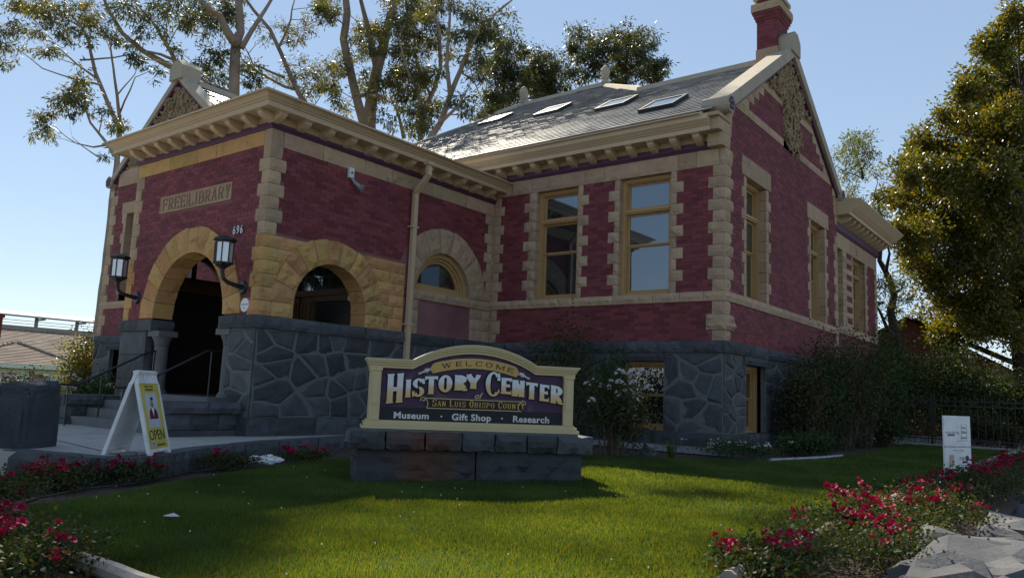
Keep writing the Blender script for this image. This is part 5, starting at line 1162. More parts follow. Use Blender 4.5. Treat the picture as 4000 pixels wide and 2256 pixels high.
# ---------------------------------------------------------------- sandwich board
AR = Vector((-.64, .77, 0)); AP_ = Vector((.77, .64, 0)); AC = Vector((-3.56, -9.54, 0)); AB = thing('sandwich_board', 'white plastic sandwich board with a yellow open poster standing on the walk', 'sandwich board', AC)
for sg, nm in ((1, 'front'), (-1, 'rear')):
    tilt = R(15.5); up = (Vector((0, 0, math.cos(tilt)))-AP_*sg*math.sin(tilt)); nrm = (AP_*sg*math.cos(tilt)+Vector((0, 0, math.sin(tilt))))
    foot = AC+AP_*sg*.275; u_ = AR*sg
    def FA(s, z, d=0.0, foot=foot, u_=u_, up=up, nrm=nrm): return foot+u_*s+up*z+nrm*d
    H_ = 1.03; Wd = .31; m = MB()
    def bx(mb, s0, s1, z0, z1, d0, d1): mb.hexa([FA(s0, z0, d1), FA(s1, z0, d1), FA(s1, z0, d0), FA(s0, z0, d0), FA(s0, z1, d1), FA(s1, z1, d1), FA(s1, z1, d0), FA(s0, z1, d0)])
    bx(m, -Wd, -Wd+.035, .04, H_-.15, -.03, .012); bx(m, Wd-.035, Wd, .04, H_-.15, -.03, .012); bx(m, -Wd+.035, Wd-.035, .04, .075, -.03, .012); bx(m, -Wd+.035, Wd-.035, .075, H_-.15, -.008, .0)
    bx(m, -Wd, -Wd+.09, -.02, .04, -.03, .012); bx(m, Wd-.09, Wd, -.02, .04, -.03, .012)
    bx(m, -Wd+.02, Wd-.02, H_-.15, H_-.12, -.03, .012); bx(m, -Wd+.04, Wd-.04, H_-.04, H_+.01, -.035, .012)
    for a in (-.27, -.10, .03, .14): bx(m, a, a+.075, H_-.12, H_-.04, -.03, .012)
    bx(m, .215, Wd-.03, H_-.12, H_-.04, -.03, .012)
    m.obj('board_panel', M['white'], AB)
    if sg == 1:
        FAf = lambda s, z, d=0.0: FA(s, z, d); FAf.u = u_; FAf.n = nrm
        M['yellow'] = pmat('yellow_poster', (.56, .47, .10), rough=.5, vary=0, bump=.02); M['paper'] = pmat('pale_poster', (.50, .53, .58), rough=.55, vary=0, bump=.02); M['ink'] = pmat('dark_ink', (.015, .018, .02), rough=.6, vary=0, bump=0); M['maroon'] = pmat('maroon_ink', (.14, .015, .02), rough=.6, vary=0, bump=0); M['skin'] = pmat('sepia_ink', (.34, .27, .22), rough=.6, vary=0, bump=0); M['olive'] = pmat('olive_ink', (.13, .115, .03), rough=.6, vary=0, bump=0); M['lilac'] = pmat('lilac_sticker', (.62, .50, .72), rough=.5, vary=0, bump=0)
        m = MB(); bx(m, -Wd+.037, Wd-.037, .077, H_-.152, .001, .004); po = m.obj('poster', M['yellow'], AB)
        m = MB(); bx(m, -.165, .165, .335, .755, .004, .006); m.obj('portrait_ground', M['paper'], po)
        def disc(cx, cy, rx, ry, mt, d, nm): m = MB(); m.prism(FAf, [(cx+rx*math.cos(q), cy+ry*math.sin(q)) for q in np.linspace(0, 6.283, 19)[:-1]], d, d+.001); m.obj(nm, mt, po)
        m = MB(); m.prism(FAf, [(-.12, .44), (.13, .44), (.115, .53), (.05, .575), (-.045, .575), (-.105, .53)], .006, .007); m.obj('portrait_coat', M['maroon'], po)
        m = MB(); m.prism(FAf, [(0.0, .47), (.04, .575), (-.035, .575)], .007, .008); m.obj('portrait_collar', M['white'], po)
        disc(.0, .635, .045, .065, M['skin'], .0065, 'portrait_head'); disc(.012, .690, .042, .018, M['ink'], .0066, 'portrait_hair'); disc(-.006, .612, .024, .009, M['ink'], .0076, 'portrait_moustache')
        flat_text('poster_word', 'OPEN', .175, FAf, .0, .185, .006, M['ink'], po, xs=.98, bold=-.0005); flat_text('poster_word', 'admission', .062, FAf, .075, .105, .006, M['olive'], po)
        flat_text('poster_word', 'HISTORY CENTER', .030, FAf, 0, .832, .006, M['olive'], po); m = MB(); bx(m, -.11, .11, .79, .815, .004, .006); m.obj('poster_bar', M['olive'], po)
        m = MB(); bx(m, -.175, -.085, .10, .175, .005, .007); m.obj('sticker', M['lilac'], po); flat_text('poster_word', 'by the', .024, FAf, -.13, .142, .008, M['ink'], po); flat_text('poster_word', 'hour', .024, FAf, -.13, .113, .008, M['ink'], po)

# ---------------------------------------------------------------- yard sign at the right edge of the lawn
YU = Vector((.47, .883, 0)); YN = Vector((.883, -.47, 0)); YO = Vector((4.0, -.75, -.11)); FY = frame(YO, YU, YN)
YS = thing('yard_sign', 'white printed yard sign on wire legs at the right edge of the lawn', 'yard sign', YO)
m = MB(); m.fbox(FY, -.30, .30, .02, .96, -.012, .012); ys = m.obj('sign_panel', M['white'], YS)
m = MB()
for s in (-.2, .2): m.tube([FY(s, -.15, -.0), FY(s, .3, -.018)], .004, 5)
m.obj('wire_leg', M['iron'], YS)
M['grey_ink'] = pmat('grey_ink', (.16, .16, .17), rough=.6, vary=0, bump=0); M['tan_ink'] = pmat('tan_ink', (.50, .40, .26), rough=.6, vary=0, bump=0); M['navy'] = pmat('navy_ink', (.03, .04, .12), rough=.6, vary=0, bump=0); M['faint'] = pmat('faint_ink', (.48, .49, .50), rough=.6, vary=0, bump=0); M['teal'] = pmat('teal_ink', (.13, .22, .22), rough=.6, vary=0, bump=0)
for tx, sz_, s, z, mt in (('HISTORY CENTER', .034, -.14, .70, 'grey_ink'), ('&', .06, .02, .68, 'grey_ink'), ('June', .055, .15, .77, 'ink'), ('Gillam', .055, .15, .70, 'ink'), ('Sawyer', .05, .15, .62, 'ink'), ('present', .03, .03, .575, 'faint'), ('San Luis Obispo County History Day', .0405, 0, .485, 'grey_ink'), ('Saturday March 7 9:00am', .024, .02, .435, 'grey_ink'), ('Sponsored by', .02, .02, .405, 'faint'), ('KSBY', .07, .11, .30, 'grey_ink'), ('RABOBANK', .03, .14, .21, 'faint'), ('THE', .03, -.15, .11, 'teal'), ('BANK', .03, -.15, .08, 'teal')): flat_text('print', tx, sz_, FY, s, z, .0135, M[mt], ys, thick=.001)
m = MB(); m.fbox(FY, -.22, -.06, .655, .69, .012, .0135); m.obj('print', M['grey_ink'], ys)
m = MB()
for a in ((.085, .09, .585, .835), (.21, .215, .585, .835), (.09, .21, .585, .59), (.09, .21, .83, .835)): m.fbox(FY, *a, .012, .0135)
m.obj('print', M['grey_ink'], ys)
m = MB(); m.fbox(FY, -.20, -.09, .20, .375, .012, .0135); m.obj('print', M['tan_ink'], ys)
m = MB(); m.prism(FY, [(.205+.042*math.cos(q), .325+.042*math.sin(q)) for q in np.linspace(0, 6.283, 19)[:-1]], .012, .0138); m.obj('print', M['navy'], ys)

# ---------------------------------------------------------------- stone gate pier, kerb stones, boulders, timber edging
def boulder(name, c, r, seed, mat, parent=None, sub=3, flat=.0, rot=0.0, amp=.28, box=.55, **k):
    """rough block: a rounded box broken by noise"""
    import bmesh
    bm_ = bmesh.new(); bmesh.ops.create_icosphere(bm_, subdivisions=sub, radius=1.0); cR, sR = math.cos(rot), math.sin(rot)
    for v in bm_.verts:
        p = v.co.copy(); q = Vector([math.copysign(abs(x)**box, x) for x in p]); q = q/max(abs(q.x), abs(q.y), abs(q.z))*1.0 if box < .3 else q
        f = 1+amp*(noise.noise(p*1.3+Vector((seed, 0, 0)))+.5*noise.noise(p*3.1+Vector((0, seed, 0)))+.25*noise.noise(p*7+Vector((seed, seed, 0))))
        x, y, z = q.x*f*r[0], q.y*f*r[1], q.z*f*r[2]; v.co = Vector((c[0]+x*cR-y*sR, c[1]+x*sR+y*cR, c[2]+z))
    me = bpy.data.meshes.new(name); bm_.to_mesh(me); bm_.free(); me.materials.append(mat); return link(name, me, parent, **k)
boulder('stone_pier', (-4.98, -10.28, .30), (.27, .33, .50), 3.3, M['pier'], box=.36, amp=.22, sub=4, rot=.55, label='tall dark stone pier at the left of the walk, in front of the handrail', category='stone pier')
boulder('boundary_stone', (-5.28, -11.05, .0), (.55, .26, .42), 8.1, M['pier'], box=.38, amp=.24, sub=4, rot=2.2, label='low dark boundary stone left of the tall stone pier', category='boundary stone')
KERB = thing('stone_kerb', 'rough dark stone kerb holding up the edge of the concrete walk', 'kerb', (-4, -8.4, -.2))
KP = [(-4.55, -10.62), (-3.85, -10.40), (-3.10, -10.22), (-3.05, -9.62), (-3.95, -8.42), (-4.72, -6.70), (-5.26, -4.67), (-5.55, -3.5)]
kl = [Vector((*p, 0)) for p in KP]; i = 0
for a, b in zip(kl[:-1], kl[1:]):
    L = (b-a).length; n_ = max(1, round(L/.9)); t = (b-a)/L; nn_ = Vector((t.y, -t.x, 0)); 
    for k in range(n_):
        F_ = frame(a+t*(L*k/n_), t, nn_); stone('kerb_stone', 'basalt', F_, 0.0, L/n_, -.36, .018+.01*random.random(), d0=-.22, d1=.045, amp=.045, faces='F', parent=KERB, gap=.01)
# boulders along the right-hand border
rb_mat = pmat('grey_field_stone', (.12, .122, .128), (.07, .072, .08), rough=.85, vary=.15, nscale=3, bump=.7, bscale=16, bdist=.02)
n_b = 0
for k in range(13):
    y = -9.0+k*.82+random.uniform(-.08, .08); x = 5.10+random.uniform(-.05, .05); hz = -.36 if k < 3 else -.44
    wh = ['lowest in the picture, at the corner of the rose border', 'second along the rose border from the corner', 'third along the rose border from the corner'][k] if k < 3 else None
    boulder('boulder', (x, y, hz), (.44+random.uniform(-.05, .06), .46+random.uniform(-.06, .05), (.36 if k < 3 else .27)+random.uniform(-.03, .05)), k*2.7+1, rb_mat, box=.62, amp=.42, sub=3, label='rough grey boulder '+(wh or 'edging the far part of the rose border by the pavement'), category='boulder', group='boulders edging the rose border')
for k in range(9):
    boulder('boulder', (-4.6+k*.95+random.uniform(-.1, .1), -13.25, -.42), (.5, .34, .24), 40+k*1.7, rb_mat, box=.6, amp=.2, label='rough grey boulder along the front edge of the garden by the pavement', category='boulder', group='boulders along the front edge')
M['log'] = pmat('weathered_timber_edging', (.36, .33, .29), (.22, .20, .175), rough=.9, vary=.1, nscale=7, bump=.5, bscale=25)
def log(a, b, r, lab, grp='timber edging logs'):
    a, b = Vector(a), Vector(b); n_ = max(3, int((b-a).length/.25)); pts = []; rad = []
    for i in range(n_+1):
        p = a.lerp(b, i/n_); p.x += .012*ns(p, 2.1); p.y += .012*ns(p+Vector((5, 5, 5)), 2.1); p.z += .01*ns(p, 1.3); pts.append(p); rad.append(r*(1+.12*ns(p, 3)))
    m = MB(); m.tube(pts, rad, 9); m.obj('edging_log', M['log'], label=lab, category='edging log', group=grp)
for k, (ya, yb) in enumerate(((-9.6, -7.3), (-7.25, -5.0), (-4.95, -2.2), (-2.15, 1.0), (1.05, 5.2), (5.25, 9.8))):
    log((3.93, ya, zlawn(3.9, ya)+.02), (3.93, yb, zlawn(3.9, yb)+.02), .062, ['pale weathered edging log nearest the bottom of the picture, along the rose border', 'pale edging log second from the bottom along the rose border', 'pale edging log third from the bottom along the rose border', 'pale edging log beside the yard sign', 'pale edging log just beyond the yard sign', 'pale edging log farthest back towards the iron fence'][k])
for k, (xa, xb) in enumerate(((-2.6, -.4), (-.35, 1.7), (1.75, 3.8))): log((xa, -12.04, zlawn(xa, -12)+.02), (xb, -12.04, zlawn(xb, -12)+.02), .055, ['pale edging log at the bottom left behind red roses', 'pale edging log along the front of the lawn, in the middle', 'pale edging log along the front of the lawn at the corner'][k])
# low flashing strip, bed kerb, hose, litter
m = MB(); m.box(-2.9, .35, -.62, -.58, -.06, .055); m.obj('flashing_strip', M['metal_grey'], label='low grey metal flashing strip along the foot of the wing wall', category='flashing strip')
m = MB(); m.box(-2.9, .4, -.56, -.02, -.1, .05); m.obj('footing', M['soilc'] if 'soilc' in M else M.setdefault('soilc', pmat('brown_cement', (.12, .10, .085), rough=.95, vary=0, bump=.4)), kind='structure')
m = MB(); m.tube([(1.30, -1.2, zlawn(1, -1)+.03), (1.62, .45, zlawn(1, 0)+.03), (1.72, 1.6, zlawn(1, 0)+.03)], .03, 8); m.obj('drain_pipe', M['metal_grey'], label='short pale drain pipe lying at the edge of the lawn under the shrubs', category='pipe')
hz_ = MB(); pts = []
for p in [(-1.6, -11.75), (-2.1, -11.15), (-2.55, -10.55), (-2.72, -10.0), (-3.0, -9.4), (-3.3, -8.9), (-3.35, -8.4)]: pts.append((p[0]+.07*math.sin(p[1]*3), p[1], zlawn(p[0], p[1])+.0))
hz_.tube(pts, .011, 6); hz_.obj('irrigation_hose', M['iron'], label='thin black irrigation hose snaking through the rose bed', category='hose')
boulder('cloth', (-3.55, -7.75, -.14), (.20, .13, .05), 5.2, M['white'], box=.9, amp=.9, sub=4, rot=.9, label='crumpled white cloth lying against the kerb', category='cloth')
m = MB(); z_ = zlawn(.2, -11)+.05; m.quad((-.28, -10.98, z_), (-.16, -11.0, z_+.012), (-.15, -10.90, z_+.004), (-.25, -10.90, z_+.02)); m.obj('paper_scrap', M['petal_white'], label='small pale scrap of paper on the shaded lawn at the left', category='paper scrap')
m = MB(); m.hexa([(-4.95, -10.02, .0)]*0 or [(-2.0, -.4, -.08), (-1.85, -.38, -.08), (-1.84, -.28, -.08), (-2.0, -.3, -.08), (-1.96, -.38, .06), (-1.88, -.37, .06), (-1.88, -.3, .05), (-1.97, -.31, .05)])
TREES = {}
TREES['eucalyptus thin'] = ([([(-30.04,1.8,12.28),(-30.58,1.52,13.3),(-31.12,1.25,14.33),(-31.58,1.06,15.2),(-31.98,0.89,16.27),(-32.27,0.9,16.8),(-32.74,0.72,17.58),(-33.37,0.44,18.23),(-33.91,0.25,18.77)],0.17,0.04),([(-31.01,1.06,14.47),(-30.87,0.55,14.35),(-31.05,-0.23,14.36),(-31.48,-1.22,14.52),(-31.72,-2.14,15.08)],0.06,0.015),([(-31.34,0.99,14.86),(-32.5,0.6,15.63),(-33.58,0.25,16.48),(-34.49,0.08,17.11),(-35.88,-0.41,17.47)],0.06,0.015),([(-30.04,1.79,12.34),(-29.73,1.56,12.83),(-29.46,1.25,13.61),(-29.26,0.9,14.36),(-29.01,0.58,15.11),(-28.71,0.3,15.84)],0.1,0.03),([(-29.38,1.18,13.63),(-29.34,1.68,14.6),(-29.57,2.03,15.29)],0.04,0.012),([(-29.7,1.55,13.01),(-28.94,1.56,13.91),(-28.4,1.47,14.38),(-27.56,1.67,14.56)],0.045,0.012),([(-32.39,0.64,15.85),(-31.8,1.09,15.91),(-31.11,1.61,16.01),(-30.52,2.03,16.22)],0.05,0.03)], [(-32.72,-2.01,16.18,0.6),(-34.06,-1.94,17.01,0.42),(-33.54,-2.02,15.7,0.54),(-34.45,-1.72,15.41,0.42),(-32.56,-0.5,17.34,0.84),(-31.06,-1.54,16.85,0.6),(-30.33,-1.04,15.95,0.48),(-34.51,-1.32,18.38,0.72),(-31.84,-1.48,17.6,0.66),(-30.06,0.04,16.14,0.36),(-32.58,0.79,18.5,0.78),(-30.46,0.52,17.14,0.54),(-31.29,1.4,16.95,0.42),(-32.65,-0.89,15.67,0.36),(-32.72,-0.33,15.97,0.36),(-28.78,1.37,12.16,0.36),(-30.7,1.78,12.58,0.36)])
TREES['eucalyptus small left'] = ([([(-27.18,0.57,10.02),(-27.64,0.36,10.66),(-28.21,0.06,11.31),(-28.66,-0.11,11.8),(-29.01,-0.25,12.53),(-29.22,-0.3,13.33)],0.13,0.03),([(-28.01,0.3,10.8),(-28.67,0.12,10.77),(-29.46,-0.21,10.98),(-30.07,-0.42,11.32),(-30.85,-0.82,11.99)],0.05,0.012),([(-28.16,0.16,10.26),(-28.14,-0.52,10.55),(-27.95,-1.05,10.76)],0.03,0.01)], [(-29.68,-0.42,13.74,0.67),(-29.17,-0.76,12.92,0.67),(-30.0,-0.82,12.77,0.5),(-29.14,-0.31,12.59,0.34),(-27.28,-0.34,12.1,0.34),(-30.69,-1.22,12.19,0.45),(-30.4,-1.32,11.58,0.45),(-29.58,-1.32,10.97,0.28),(-28.18,-1.05,11.7,0.34),(-28.59,0.9,10.92,0.17),(-28.12,0.34,10.39,0.22)])
TREES['eucalyptus big left'] = ([([(-27.51,5.84,14.96),(-27.54,5.72,17.06),(-27.64,5.8,17.59),(-27.63,5.96,18.2),(-27.78,5.81,19.89),(-27.88,5.64,21.92)],0.42,0.16),([(-27.29,5.6,17.35),(-27.18,5.0,17.68),(-26.99,4.41,18.23),(-26.92,3.83,18.22),(-27.0,3.03,18.79)],0.26,0.08),([(-27.1,5.78,17.18),(-26.94,6.46,18.9),(-26.94,7.08,20.21),(-26.91,7.71,21.63)],0.14,0.05),([(-31.31,5.26,16.12),(-31.18,4.85,16.61),(-31.78,3.89,17.05),(-31.96,3.29,17.27),(-32.36,2.44,17.92),(-32.58,1.66,19.01),(-32.45,1.21,19.72)],0.22,0.06),([(-31.4,5.14,16.38),(-32.14,4.99,17.7),(-32.99,4.77,18.83),(-33.87,4.56,19.85),(-34.96,4.15,21.02)],0.15,0.05),([(-31.85,3.37,17.24),(-31.24,3.87,17.11),(-30.74,4.3,16.88)],0.05,0.08),([(-27.51,5.84,14.96),(-29.15,5.31,15.66),(-30.25,5.18,16.41),(-31.15,5.19,17.25)],0.08,0.03)], [(-32.46,2.65,19.42,0.83),(-32.57,3.57,19.5,0.63),(-30.89,3.84,19.42,0.95),(-31.25,4.88,19.41,0.76),(-28.49,3.77,18.77,0.89),(-29.56,5.51,18.87,0.7),(-28.23,4.32,18.54,0.63),(-29.68,6.04,20.26,0.76),(-33.33,3.24,18.01,0.38),(-29.1,1.94,15.59,0.44),(-29.62,1.75,15.83,0.38),(-29.08,2.76,15.32,0.38),(-31.9,4.89,18.1,0.44),(-29.78,3.21,17.69,0.38),(-31.56,3.0,18.01,0.51),(-27.32,4.44,16.57,0.51),(-27.8,5.32,16.97,0.44),(-27.73,4.74,16.13,0.51),(-28.02,4.31,16.04,0.32),(-28.41,5.54,15.85,0.51),(-27.17,6.43,16.17,0.63),(-28.74,7.09,17.19,0.44),(-27.51,6.85,15.85,0.57),(-29.07,6.48,20.14,0.63),(-29.16,6.1,19.29,0.44),(-34.41,3.05,18.43,0.38),(-29.3,5.33,16.25,0.38),(-27.56,3.57,15.46,0.32)])
TREES['eucalyptus leaning'] = ([([(-26.99,10.01,15.29),(-27.43,9.51,16.21),(-27.71,9.16,17.01),(-28.03,8.71,18.21),(-28.46,8.16,19.47),(-29.12,7.49,20.45),(-29.42,7.17,20.98),(-29.65,6.85,21.78)],0.26,0.06),([(-27.58,9.36,16.41),(-27.46,8.63,16.27),(-27.92,7.35,16.68),(-28.0,6.39,17.02)],0.1,0.04),([(-27.99,8.95,16.99),(-30.11,8.41,18.01),(-31.37,8.44,19.6)],0.09,0.03),([(-28.12,8.57,18.61),(-27.97,9.04,20.29),(-28.16,9.31,21.57)],0.07,0.03)], [(-28.94,9.52,20.09,0.55),(-28.41,10.36,20.68,0.55),(-28.54,10.1,19.85,0.41),(-27.85,9.07,18.96,0.34),(-26.95,10.11,21.28,0.41),(-25.08,9.24,19.79,0.41),(-28.21,10.27,18.12,0.62),(-27.68,9.54,17.14,0.55),(-25.77,9.56,17.0,0.48),(-24.84,9.3,16.14,0.62),(-28.07,10.71,16.91,0.55),(-30.0,9.76,17.74,0.34),(-24.77,9.32,17.09,0.41),(-29.71,8.72,19.51,0.34),(-28.69,7.53,19.48,0.27)])
TREES['eucalyptus pair'] = ([([(-25.5,12.65,14.04),(-25.55,12.42,15.19),(-25.7,12.12,16.25),(-25.96,11.64,17.85),(-26.15,11.2,19.55),(-25.94,11.12,21.01),(-25.94,11.0,21.69),(-25.89,10.75,23.4)],0.36,0.17),([(-26.11,13.4,14.36),(-26.02,13.29,15.41),(-25.8,13.18,16.99),(-25.52,13.16,18.4),(-25.17,13.19,19.82),(-24.82,13.22,21.23),(-24.63,13.19,22.29),(-24.33,13.11,24.05)],0.4,0.2),([(-25.52,13.16,18.4),(-25.35,12.41,19.83),(-25.14,11.79,20.71),(-24.92,11.19,21.47),(-24.64,10.67,22.05)],0.22,0.07),([(-24.74,13.24,21.5),(-24.7,13.72,22.55),(-24.58,14.26,23.72)],0.1,0.05),([(-25.68,12.07,16.59),(-24.62,12.48,16.51),(-23.72,12.84,15.99),(-22.9,13.13,15.49)],0.12,0.03),([(-25.91,11.75,17.43),(-26.82,11.56,18.2),(-27.61,11.51,18.65)],0.07,0.02)], [(-25.6,9.28,20.28,0.69),(-25.7,10.1,20.32,0.52),(-27.78,11.22,22.13,0.69),(-26.83,12.81,21.04,0.6),(-23.83,10.25,18.65,0.6),(-25.32,12.45,20.3,0.52),(-23.07,10.91,18.2,0.6),(-26.17,12.59,19.55,0.69),(-25.63,10.79,18.0,0.52),(-28.19,12.22,18.58,0.6),(-27.82,12.98,19.54,0.52),(-25.11,12.38,17.57,0.6),(-27.23,13.78,18.17,0.52),(-26.16,10.51,16.5,0.6),(-24.95,10.11,15.59,0.52),(-26.72,12.01,15.96,0.52),(-23.59,10.82,15.89,0.35),(-23.46,11.84,16.74,0.43),(-24.22,12.06,19.84,0.52),(-24.99,13.27,16.85,0.43),(-23.64,11.7,15.17,0.43)])
TREES['eucalyptus bushy'] = ([([(-21.93,13.08,12.71),(-21.76,13.08,13.53),(-21.54,12.96,15.16),(-21.03,13.16,16.33),(-20.72,13.22,17.4),(-20.69,12.92,19.27),(-20.84,12.64,20.23),(-20.97,12.32,21.53)],0.26,0.06),([(-21.54,12.96,15.16),(-21.29,12.16,16.03),(-21.21,11.23,16.86),(-20.93,10.42,17.88)],0.13,0.04),([(-21.18,13.1,16.0),(-22.27,13.3,17.35),(-23.16,13.56,19.27)],0.09,0.03),([(-23.1,13.22,14.06),(-23.3,12.83,15.47),(-23.59,12.46,16.28)],0.12,0.03)], [(-20.3,10.35,19.0,0.74),(-23.46,12.92,20.46,0.74),(-21.79,10.97,18.75,0.66),(-23.61,13.49,19.82,0.74),(-22.7,13.55,21.25,0.66),(-22.2,11.21,17.93,0.74),(-21.99,11.94,17.65,0.82),(-21.61,12.34,19.27,0.66),(-21.44,13.0,20.74,0.74),(-20.92,13.24,19.9,0.66),(-20.99,13.18,18.58,0.74),(-21.74,13.02,18.44,0.74),(-23.21,13.95,18.25,0.74),(-22.34,12.12,16.76,0.74),(-21.71,12.23,16.15,0.66),(-23.48,12.5,17.33,0.49),(-20.17,12.09,16.68,0.66),(-20.86,12.04,16.24,0.58),(-22.87,14.72,16.72,0.66),(-21.99,12.69,15.51,0.74),(-22.53,12.39,15.86,0.58),(-20.02,11.25,13.83,0.74),(-21.75,12.43,14.19,0.66),(-21.76,13.31,15.15,0.49),(-21.1,10.51,13.64,0.41),(-23.21,12.19,16.46,0.49),(-21.52,13.75,15.59,0.58),(-20.21,10.43,19.59,0.66)])
TREES['eucalyptus pale'] = ([([(-18.96,10.43,11.83),(-18.72,10.66,12.47),(-18.35,10.96,13.34),(-18.01,11.15,14.66),(-17.62,11.39,16.0),(-17.34,11.56,17.18),(-16.77,11.97,18.24),(-16.09,12.51,19.16),(-15.84,12.79,19.54)],0.3,0.04),([(-18.18,10.78,13.26),(-17.17,10.82,13.84),(-16.47,10.62,14.46)],0.1,0.03),([(-17.77,10.89,14.52),(-18.03,10.83,16.12),(-18.0,10.82,18.8),(-18.06,11.02,19.87)],0.12,0.04),([(-17.17,11.1,16.01),(-16.25,10.95,17.28),(-15.78,10.55,18.05)],0.08,0.03),([(-17.36,11.01,15.64),(-17.11,11.89,15.35),(-17.28,12.46,14.96)],0.05,0.02)], [(-17.49,11.04,18.67,0.59),(-16.56,11.02,18.17,0.74),(-16.7,12.02,18.08,0.67),(-15.65,11.2,17.84,0.52),(-17.33,11.74,17.65,0.67),(-16.75,12.35,17.67,0.52),(-15.98,9.47,16.59,0.59),(-15.63,10.08,15.78,0.52),(-16.84,12.21,16.2,0.44),(-18.17,12.57,16.65,0.52),(-16.1,10.81,15.05,0.44),(-17.49,10.94,14.17,0.44),(-17.42,11.6,14.69,0.52),(-16.64,11.0,13.57,0.44),(-16.42,11.43,13.36,0.37)])
TREES['eucalyptus dark'] = ([([(-21.9,20.18,16.1),(-21.88,19.87,17.96),(-21.73,19.72,19.56),(-21.51,19.65,20.97)],0.24,0.06),([(-21.88,19.87,17.96),(-22.48,19.74,19.74),(-22.9,19.89,20.7)],0.08,0.03),([(-21.88,19.87,17.96),(-20.99,19.71,19.19),(-20.45,19.44,19.46)],0.08,0.03)], [(-21.14,18.87,20.97,0.85),(-20.91,19.32,21.29,0.66),(-22.3,19.59,20.84,0.85),(-21.7,18.64,19.45,0.95),(-21.23,19.38,19.72,0.95),(-22.55,20.61,19.56,1.04),(-21.03,17.93,17.62,0.85),(-22.68,19.67,17.76,0.76),(-22.18,20.84,18.65,0.85),(-20.52,19.76,18.52,0.76),(-21.54,18.75,16.95,0.57)])
TREES['eucalyptus middle'] = ([([(-21.22,23.12,16.85),(-21.13,22.86,18.81),(-21.13,22.6,20.27),(-21.16,22.41,21.24)],0.24,0.06),([(-21.13,22.86,18.81),(-21.89,22.63,20.44),(-22.3,22.78,21.44)],0.08,0.03),([(-21.13,22.86,18.81),(-20.4,22.6,19.9),(-19.87,22.32,20.19)],0.08,0.03)], [(-22.4,23.07,21.78,0.89),(-20.35,21.62,20.95,0.89),(-20.88,21.11,19.87,0.89),(-20.8,22.46,20.45,0.89),(-21.89,23.17,20.01,0.79),(-19.61,21.63,19.78,0.79),(-19.85,22.67,19.8,0.69),(-20.3,22.49,19.23,0.69),(-22.34,23.64,19.74,0.59),(-20.01,23.27,19.43,0.59)])
TREES['eucalyptus right'] = ([([(-15.14,22.83,16.17),(-15.07,22.52,18.31),(-15.05,22.34,19.48),(-14.84,22.29,20.65),(-14.66,22.31,21.37)],0.24,0.06),([(-15.06,22.5,18.49),(-16.01,22.03,19.4),(-16.87,21.67,20.13),(-17.52,21.45,20.98)],0.1,0.03),([(-15.05,22.36,19.3),(-14.08,22.4,19.74),(-13.46,22.16,20.24)],0.08,0.03)], [(-17.79,21.85,21.6,0.81),(-16.58,19.21,19.96,0.63),(-15.84,20.65,20.43,0.63),(-15.34,22.58,21.66,0.72),(-15.23,23.88,22.26,0.72),(-13.94,22.67,20.95,0.72),(-14.27,21.28,20.1,0.72),(-14.75,20.37,19.86,0.63),(-17.1,20.84,19.97,0.81),(-15.69,20.11,19.44,0.81),(-16.27,22.98,20.29,0.81),(-15.44,23.76,20.49,0.9),(-13.32,21.91,19.37,0.81),(-13.03,22.68,19.32,0.54),(-14.89,24.13,19.81,0.81),(-15.37,22.93,19.19,0.72),(-17.92,21.81,19.65,0.63),(-16.37,20.58,18.75,0.54),(-14.72,20.75,18.08,0.54),(-13.38,22.62,18.54,0.54),(-14.26,24.5,20.0,0.54),(-14.09,21.67,20.21,0.72)])
